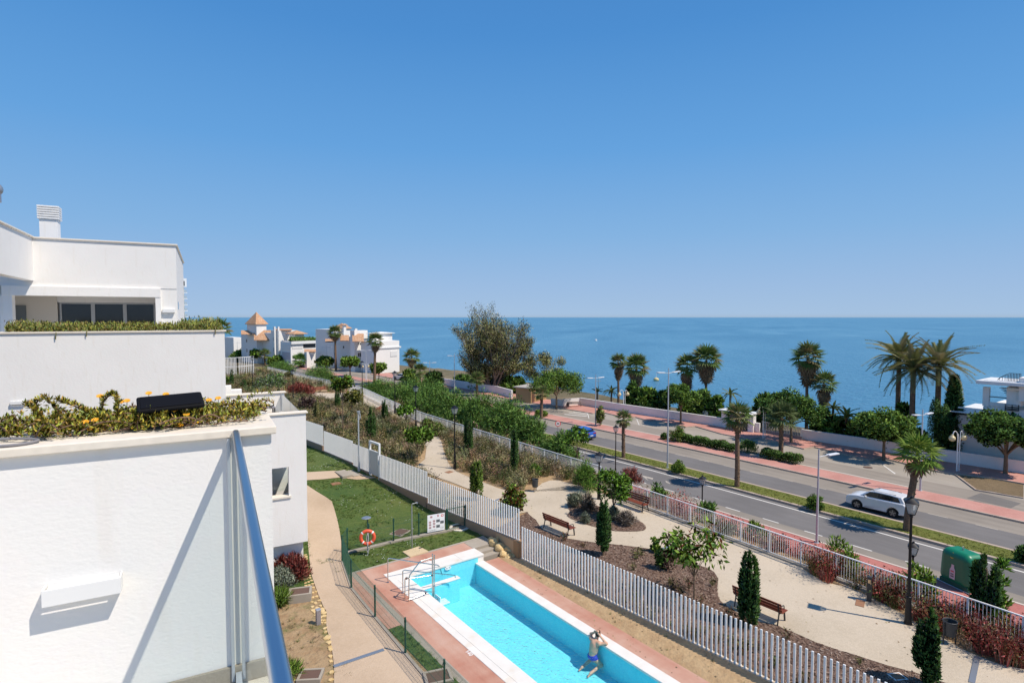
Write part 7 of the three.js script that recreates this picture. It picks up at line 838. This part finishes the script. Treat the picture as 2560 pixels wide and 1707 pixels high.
{
  const mix = (a, b, n) => [...a, ...a, ...b].slice(0, n || 99), flat = y => () => y;
  const dryT = [tuftG(46, .75, .34, mix(GR.dry, [[.12, .13, .04]]), .008, 5), tuftG(40, .9, .3, mix(GR.dry, GR.olive), .008, 6), tuftG(50, .6, .4, [[.2, .16, .08], [.16, .17, .06], [.26, .2, .12]], .008, 5), tuftG(44, .7, .38, [[.1, .14, .035], [.14, .17, .05], [.2, .18, .09]], .009, 7)];
  const near = (poly, d) => (x, z) => { for (let i = 0; i < 6; i++) if (inPoly(x + Math.cos(i) * d, z + Math.sin(i) * d, poly)) return true; return false; };
  const onPath = near(PARK.path, .25);
  const bedUp = []; for (let z = -27; z >= -64; z -= 2) bedUp.push(V(RAILX(z) - .25, 0, z)); const bedUpIn = ground('A 1650,240 1760,330 1820,420 1850,560 1900,680 1940,740 2000,790 2190,880 B 260,110 380,170 520,220 720,300 830,330 1030,350 1180,340 1225,285 1280,240 1380,205 1480,205 1560,225 1700,270 1900,320 E 50,160 200,205 360,265 500,310'); 
  scatter('dry_shrub_bed', 'dry brown grassy shrubs filling the bed between the path and the railing', 'shrubs', dryT, [...bedUp, ...bedUpIn.slice()], 5.2, flat(-.02), { skip: onPath, tint: .18 });
  const bedLo = []; for (let z = -24.5; z >= -62; z -= 2) bedLo.push(V(FX(z) + .35, 0, z)); const bedLoIn = ground('F 820,1000 1000,1010 1180,1040 1300,1060 1500,1070 1650,1120 1800,1145 1960,1190 2100,1250 A 1500,215 1550,290 1600,380 1630,500 1612,640 1540,700 1500,745');
  scatter('dry_shrub_bed', 'dry brown and olive shrubs filling the bed behind the picket fence', 'shrubs', dryT, [...bedLo, ...bedLoIn], 4.6, flat(-.02), { skip: onPath, tint: .2 });
  const far = []; for (let z = -62; z >= -125; z -= 3) far.push(V(RAILX(z) - .4, 0, z)); for (let z = -125; z <= -62; z += 3) far.push(V(13 + (-62 - z) * .03, 0, z)); scatter('dry_shrub_bed', 'sparse dry shrubs and grass on the distant park slope', 'shrubs', dryT, far, 1.4, flat(-.02), { skip: near(PARK.path, .8), s0: .9, s1: 1.6, tint: .2 });
  const redT = [tuftG(44, 1.0, .38, [...GR.red, [.3, .2, .15], [.12, .1, .04]], .008, 6), tuftG(44, .7, .38, [...GR.red, ...GR.red, [.13, .12, .04]], .008, 7), tuftG(40, .75, .34, [...GR.dry, [.22, .07, .05]], .008, 5), tuftG(40, .7, .4, [[.09, .13, .03], [.12, .15, .04], [.2, .08, .05]], .01, 7)];
  const rp = [...ground('g 1080,1300 D 680,235 800,312 1100,372 I 0,302 180,372 300,432 530,552 720,642 860,722 1040,852 1480,1082 1550,1132 1750,1222 2000,1322 2352,1402 3400,1660')]; for (let z = 2; z >= -13.5; z -= 1.5) rp.push(V(RAILX(z) - .2, 0, z));
  scatter('red_shrub_border', 'dense red and brown twiggy shrubs along the near railing', 'shrubs', redT, rp, 10, flat(-.02), { skip: near(PARK.path, .05), tint: .2 });
  const bank = []; for (let z = 2; z >= -26; z -= 2) bank.push(V(RAILX(z) + .35, 0, z)); for (let z = -26; z <= 2; z += 2) bank.push(V(RAILX(z) + 4.2, 0, z)); scatter('bank_shrubs', 'red and dry twiggy shrubs on the bank below the near railing', 'shrubs', redT, bank, 5, (x, z) => HTer(x, z) - .02, { s0: .8, s1: 1.4, tint: .2 });
  const bank2 = []; for (let z = -26; z >= -66; z -= 2) bank2.push(V(RAILX(z) + .35, 0, z)); for (let z = -66; z <= -26; z += 2) bank2.push(V(RAILX(z) + 5.6, 0, z)); scatter('bank_shrubs', 'green and dry shrubs on the bank below the far railing', 'shrubs', dryT, bank2, 2.6, (x, z) => HTer(x, z) - .02, { s0: .9, s1: 1.7, tint: .2 });
  const mulT = [tuftG(20, .28, .22, [[.16, .2, .05], [.22, .2, .08], [.1, .14, .03]], .008, 3), tuftG(22, .34, .2, [[.2, .06, .04], [.13, .14, .04], [.24, .16, .09]], .008, 4)]; const fen = []; for (let z = -4; z >= -21; z -= 1) fen.push(V(FX(z) + .2, 0, z)); for (let z = -21; z <= -4; z += 1) fen.push(V(FX(z) + 1.0, 0, z)); scatter('weeds', 'low weeds and red seedlings in the mulch along the picket fence', 'weeds', mulT, fen, 3.4, flat(0), { tint: .2 }); scatter('weeds', 'scattered small weeds across the mulch bed', 'weeds', mulT, PARK.mulchPoly, .5, flat(0), {});
  const chip = bx(-.035, .035, -.004, .012, -.012, .012); const chips = [[.26, .17, .12], [.14, .08, .055], [.35, .26, .2], [.08, .045, .032]].map(c => { const g = chip.clone().rotateZ(rr(-.3, .3)).rotateX(rr(-.3, .3)); g.setAttribute('color', new THREE.Float32BufferAttribute(Array.from({ length: g.attributes.position.count }, () => c).flat(), 3)); return g; }); scatter('wood_chips', 'loose brown wood chips covering the mulch bed', 'mulch', chips, PARK.mulchPoly, 150, flat(.006), { s0: .5, s1: 1.5, skip: (x, z) => x < FX(z) + .12 }); scatter('wood_chips', 'loose brown wood chips covering the round island bed', 'mulch', chips, PARK.island, 130, flat(.034), { s0: .5, s1: 1.5 });
  // lawn blades and clover flowers
  const lt = [tuftG(14, .075, .08, [[.08, .16, .026], [.11, .2, .032], [.15, .22, .045]], .006), tuftG(12, .06, .09, [[.14, .2, .04], [.2, .23, .06], [.09, .17, .03]], .006)]; const lawn = []; for (let z = -50; z <= -22; z += 2) lawn.push(V(FX(z) - .2, 0, z)); lawn.push(V(15.6, 0, -23.4), V(8.2, 0, -23.4), V(7.6, 0, -27), V(5, 0, -30), V(3.5, 0, -38), V(4, 0, -50)); const wk = LX('H 357,715 440,770 520,818 568,852 590,920 612,1000 632,1090 648,1200 660,1340 H 400,1340 330,900 330,720'), gp2 = LX('H 330,605 590,590 700,605 870,635 950,655 780,678 660,660 330,682'); scatter('lawn_grass', 'short green grass of the fenced lawn', 'grass', lt, lawn, 42, (x, z) => HL(x, z) - .005, { m: M.leaf, tint: .15, skip: (x, z) => inPoly(x, z, wk) || inPoly(x, z, gp2) || fb(x / 12 + 9, z / 12 + 9, 8, 3, 4) > .62 });
  const fl = new THREE.IcosahedronGeometry(.014, 0).translate(0, .09, 0); fl.setAttribute('color', new THREE.Float32BufferAttribute(new Array(fl.attributes.position.count * 3).fill(.75), 3)); scatter('clover_flowers', 'tiny white clover flowers dotted over the lawn', 'flowers', [fl], lawn, 10, (x, z) => HL(x, z), { skip: (x, z) => fb(x / 9 + 3, z / 9 + 5, 8, 3, 14) < .56 || inPoly(x, z, wk) || inPoly(x, z, gp2) });
  scatter('lawn_grass', 'rough green grass strip beside the pool deck', 'grass', lt, [V(8.14, 0, -18.2), V(8.6, 0, -18.2), V(8.6, 0, -6), V(8.14, 0, -6)], 60, flat(U0 + .01), { m: M.leaf, tint: .15 }); const mt = [tuftG(12, .07, .1, [[.17, .2, .03], [.22, .24, .045], [.13, .17, .025]], .008)]; scatter('median_blades', 'mown yellowish green grass of the road median', 'grass', mt, [V(47.55, 0, 0), V(49.7, 0, 0), V(49.7 + RS(-60), 0, -60), V(47.55 + RS(-60), 0, -60)], 30, flat(ROAD + .15), { m: M.leaf, tint: .15 });
  const pt = [tuftG(14, .1, .12, [[.16, .16, .05], [.22, .18, .08], [.1, .13, .03]], .006), tuftG(10, .08, .12, [[.24, .17, .09], [.18, .12, .06]], .006)]; scatter('patchy_grass', 'patchy half-dry grass on the bare soil beside the building', 'grass', pt, [V(3.2, 0, -22), V(6.2, 0, -22), V(6.6, 0, -14), V(6.3, 0, -6), V(1.5, 0, -6)], 14, flat(U0 - .01), { tint: .2, skip: (x, z) => fb(x / 5 + 3, z / 5 + 5, 8, 3, 24) < .47 }); scatter('strip_weeds', 'few weeds and twigs on the sandy strip below the picket fence', 'weeds', pt, [V(15.3, 0, -21), V(15.9, 0, -21), V(16.6, 0, -6), V(15.3, 0, -6)], 1.6, flat(-.012), {});
}
{ // litter on the ground, small craft and buoys far out
  const lf = [[.3, .2, .1], [.2, .13, .07], [.36, .3, .16], [.12, .09, .05]].map(c => { const g = new THREE.CircleGeometry(.028, 5).rotateX(-PI / 2 + .3); g.setAttribute('color', new THREE.Float32BufferAttribute(Array.from({ length: g.attributes.position.count }, () => c).flat(), 3)); return g; });
  scatter('leaf_litter', 'dry leaves and grit scattered over the gravel path', 'litter', lf, PARK.path, 2.6, () => .02, { s0: .4, s1: 1.5, skip: (x, z) => fb(x / 7 + 3, z / 7 + 5, 8, 3, 51) < .5 });
  scatter('leaf_litter', 'dry leaves scattered on the red deck and sandy strip beside the pool', 'litter', lf, [V(14.5, 0, -21), V(16, 0, -21), V(16.5, 0, -6), V(14.5, 0, -6)], 5, () => .006, { s0: .4, s1: 1.3 });
  for (const [x, y, s, l] of [[1490, 852, 1.6, 'tiny white boat far out on the sea above the kiosk'], [1641, 952, .9, 'small yellowish buoy floating near the shore']]) { const p = G(x, y, SEA), o = thing(s > 1 ? 'boat' : 'buoy', l, s > 1 ? 'boat' : 'buoy', p, .6); if (s > 1) { const h = ext(shp([[-2.6, .9], [2.4, .9], [3.3, 1.1], [2.2, 0], [-2.4, 0]]), 1.5, .1).translate(0, -.2, -.75); mesh('hull', h, M.white, o); mesh('cabin', rb(-1.2, .8, .9, 2.0, -.6, .6, .1), M.white, o); } else { mesh('float', ball(1.1, 0, .5, 0, 1, .8, 1), mat([.6, .5, .25], .6), o); mesh('mast', cyl(.1, .05, 2.2, 0, .8, 0), M.white, o); } }
}
// ------------------------------------------------------------ planting on the parapets of the building
{
  const suc = [[.46, .47, .06], [.55, .5, .07], [.62, .49, .08], [.36, .42, .07], [.62, .38, .1], [.28, .36, .1]];
  // creeping succulents on the near coping: branches with small leaves
  const mk = (x0, x1, nb, lab, loops = []) => { const o = bGroup('trailing_succulent', lab, 'plant', 'trailing succulents on the near coping'), stems = [], segs = []; for (let i = 0; i < nb; i++) { const a = V(rr(x0, x1), 10.85, rr(-3.28, -2.93)), dx = gs() * .16, dz = gs() * .07, h = rr(.012, .095) * (.35 + .9 * fb(a.x * .6 + 7, .4, 8, 2, 41)); const pts = [a, a.clone().add(V(dx * .4, h, dz * .4)), a.clone().add(V(dx * .8, h * 1.2, dz * .8)), a.clone().add(V(dx * 1.15, h * .8, dz * 1.1))]; pts.forEach(p => { p.z = clamp(p.z, -3.31, -2.88); p.y = Math.max(p.y, 10.855); }); segs.push(new THREE.CatmullRomCurve3(pts)); } for (const l of loops) segs.push(new THREE.CatmullRomCurve3(l), new THREE.CatmullRomCurve3(l)); for (const c of segs.filter((_, i) => i % 3 === 0 || i >= nb)) stems.push(new THREE.TubeGeometry(c, 10, .0035, 5)); mesh('stems', stems, mat([.2, .12, .08], .9), o); mesh('foliage', foliage(nb * 42 + loops.length * 320, () => { const i = rnd() < loops.length * 300 / (nb * 42 + loops.length * 320) ? nb + ((rnd() * loops.length * 2) | 0) : (rnd() * nb) | 0, c = segs[i], p = c.getPoint(rnd()), v = V(gs(), gs() + .4, gs()).normalize().multiplyScalar(.012 * rnd()); return [p.x + v.x, Math.max(10.848, p.y + v.y), p.z + v.z, v.x * 40, v.y * 40 + .2, v.z * 40]; }, { w: .0065, l: .02, cols: suc, up: .5, jit: .3, nb: .5 }), M.leaf, o); return o; };
  const bp = (x, y, z = -3.05) => BL(x / 2.071, 950 + y / 2.071, z);
  mk(-.8, -.6, 40, 'yellow-green succulent mat at the hose end of the coping'); mk(-.62, -.42, 85, 'succulent mat with two looping shoots on the coping', [[bp(180, 260), bp(200, 190), bp(180, 120), bp(230, 95), bp(290, 150), bp(320, 195)], [bp(130, 125), bp(165, 150), bp(200, 185), bp(240, 230)]]); mk(-.45, -.26, 85, 'succulent mat with an arching shoot beside the solar lamp', [[bp(295, 102), bp(350, 122), bp(420, 150), bp(470, 185), bp(540, 205)], [bp(520, 160), bp(545, 95), bp(585, 75), bp(605, 120), bp(600, 170)]]); mk(-.3, -.02, 115, 'thick succulent mat around the foot of the solar lamp'); mk(-.05, .2, 50, 'sparse yellowish succulent trailing to the corner of the coping', [[bp(1040, 190, -3.2), bp(1120, 140, -3.2), bp(1220, 125, -3.2), bp(1300, 150, -3.2), bp(1380, 160, -3.2)], [bp(1060, 210, -3.15), bp(1150, 180, -3.15), bp(1250, 180, -3.15), bp(1340, 185, -3.15)]]);
  const fm = mat([.78, .36, .01], .6), cm = mat([.5, .2, .01], .8), flowers = [[515, 88], [768, 73], [857, 78], [1128, 98], [625, 118], [655, 112], [725, 205], [470, 258], [690, 248], [850, 220], [930, 240], [963, 182], [1010, 225], [490, 212], [440, 222], [735, 140], [1080, 108], [900, 160]]; let fi = 0; const place = ['standing above the looping shoots', 'above the far edge of the solar lamp', 'over the middle of the solar lamp', 'above the sparse trailing end', 'paired beside the solar lamp', 'second of the pair beside the solar lamp', 'below the solar lamp edge', 'low beside the looping shoots', 'low in the thick mat', 'in front of the solar lamp post', 'at the front of the thick mat', 'behind the solar lamp post', 'beside the lamp shadow', 'in the middle of the looping mat', 'at the left of the looping mat', 'at the corner of the solar lamp', 'near the sparse trailing end', 'under the solar lamp'];
  for (const [x, y] of flowers) { const z = y < 150 ? -3.12 : -2.97, p = bp(x, y, z), o = bGroup('gazania_flower', 'yellow-orange daisy flower ' + place[fi++], 'flower', 'yellow flowers on the near coping'); const pet = []; for (let k = 0; k < 12; k++) { const g = new THREE.SphereGeometry(1, 6, 5).scale(.004, .0012, .0085).translate(0, .002, .0085).rotateX(-.35).rotateY(k * PI / 6); pet.push(g); } const f = mg([...pet]); f.rotateX(.5).translate(p.x, p.y, p.z); mesh('petals', f, fm, o); mesh('flower_centre', ball(.006, p.x, p.y + .001, p.z + .001, 1, .6, 1, 8), cm, o); mesh('flower_stem', bar(V(p.x + gs() * .01, 10.85, p.z), V(p.x, p.y - .002, p.z), .0014, 5), mat([.16, .2, .05], .8), o); }
  // hanging greenery on the far parapet
  const zp = -24.6, yt = bl('T', 1000, 1047, zp).y, xr = bl('T', 1690, 1035, zp).x; const o = bGroup('parapet_planting', 'row of yellow-green succulents along the parapet below the glass doors', 'plant'); const st = []; for (let i = 0; i < 40; i++) st.push(cyl(.01, .006, .2, rr(-5.8, xr - .2), yt - .03, zp - rr(.2, .7), 5)); mesh('stems', st, M.bark, o); mesh('foliage', foliage(15000, () => { const x = lerp(-5.9, xr - .1, rnd()), h = .32 * (.45 + .55 * fb(x / 9 + 3, .3, 8, 3, 33)) + (x > -.8 ? .12 * rnd() : 0); const y = yt + h * rnd() * rnd() * 1.4, z = zp - rr(.02, .8); return [x, y, z, 0, .7, .3]; }, { w: .03, l: .1, cols: suc.map(c => [c[0] * .6, c[1] * .7, c[2]]), up: .6 }), M.leaf, o);
  for (const [x, y0, y1] of [[418, 1075, 1112], [650, 1065, 1090], [1622, 1045, 1075]]) { const a = bl('T', x, y0 - 10, zp + .06), b = bl('T', x - 4, y1, zp + .04); mesh('hanging_shoot', pipe([a.clone().add(V(0, .1, -.15)), a, b], .018, 8, 5), mat([.18, .17, .07], .9), o); }
  const tb = bGroup('terrace_planting', 'green shrubs at the right end of the penthouse terrace', 'plant'), q = bl('T', 1400, 1000, -27); mesh('stems', [cyl(.03, .02, .8, q.x, q.y - .9, -27, 5)], M.bark, tb); mesh('foliage', foliage(5000, () => [lerp(q.x - .2, q.x + 1.2, rnd()), q.y - .4 + Math.abs(gs()) * .45, -27 + gs() * .4, 0, .6, .3], { w: .05, l: .14, cols: [...GR.mid, ...GR.olive], up: .7 }), M.leaf, tb);
  const hb = thing('balcony_hedge', 'green hedge along the balcony of the turret building', 'hedge'); const hp = (x, y, d) => camPt(LAT(Fx(x), d), yAt(Fy(y), d), d); mesh('foliage', foliage(5000, () => { const t = rnd(), d = 184 + t * 10; const p = hp(lerp(870, 1165, t), 345, d); return [p.x + gs() * .5, p.y + Math.abs(gs()) * .9 + .1, p.z + gs() * .5, 0, .6, .3]; }, { w: .3, l: .5, cols: GR.dark, up: .4 }), M.leaf, hb); mesh('stem', [(() => { const p = hp(1000, 350, 188); return cyl(.1, .1, 1.5, p.x, p.y - .5, p.z); })()], M.bark, hb);
}
renderer.render(scene, camera);
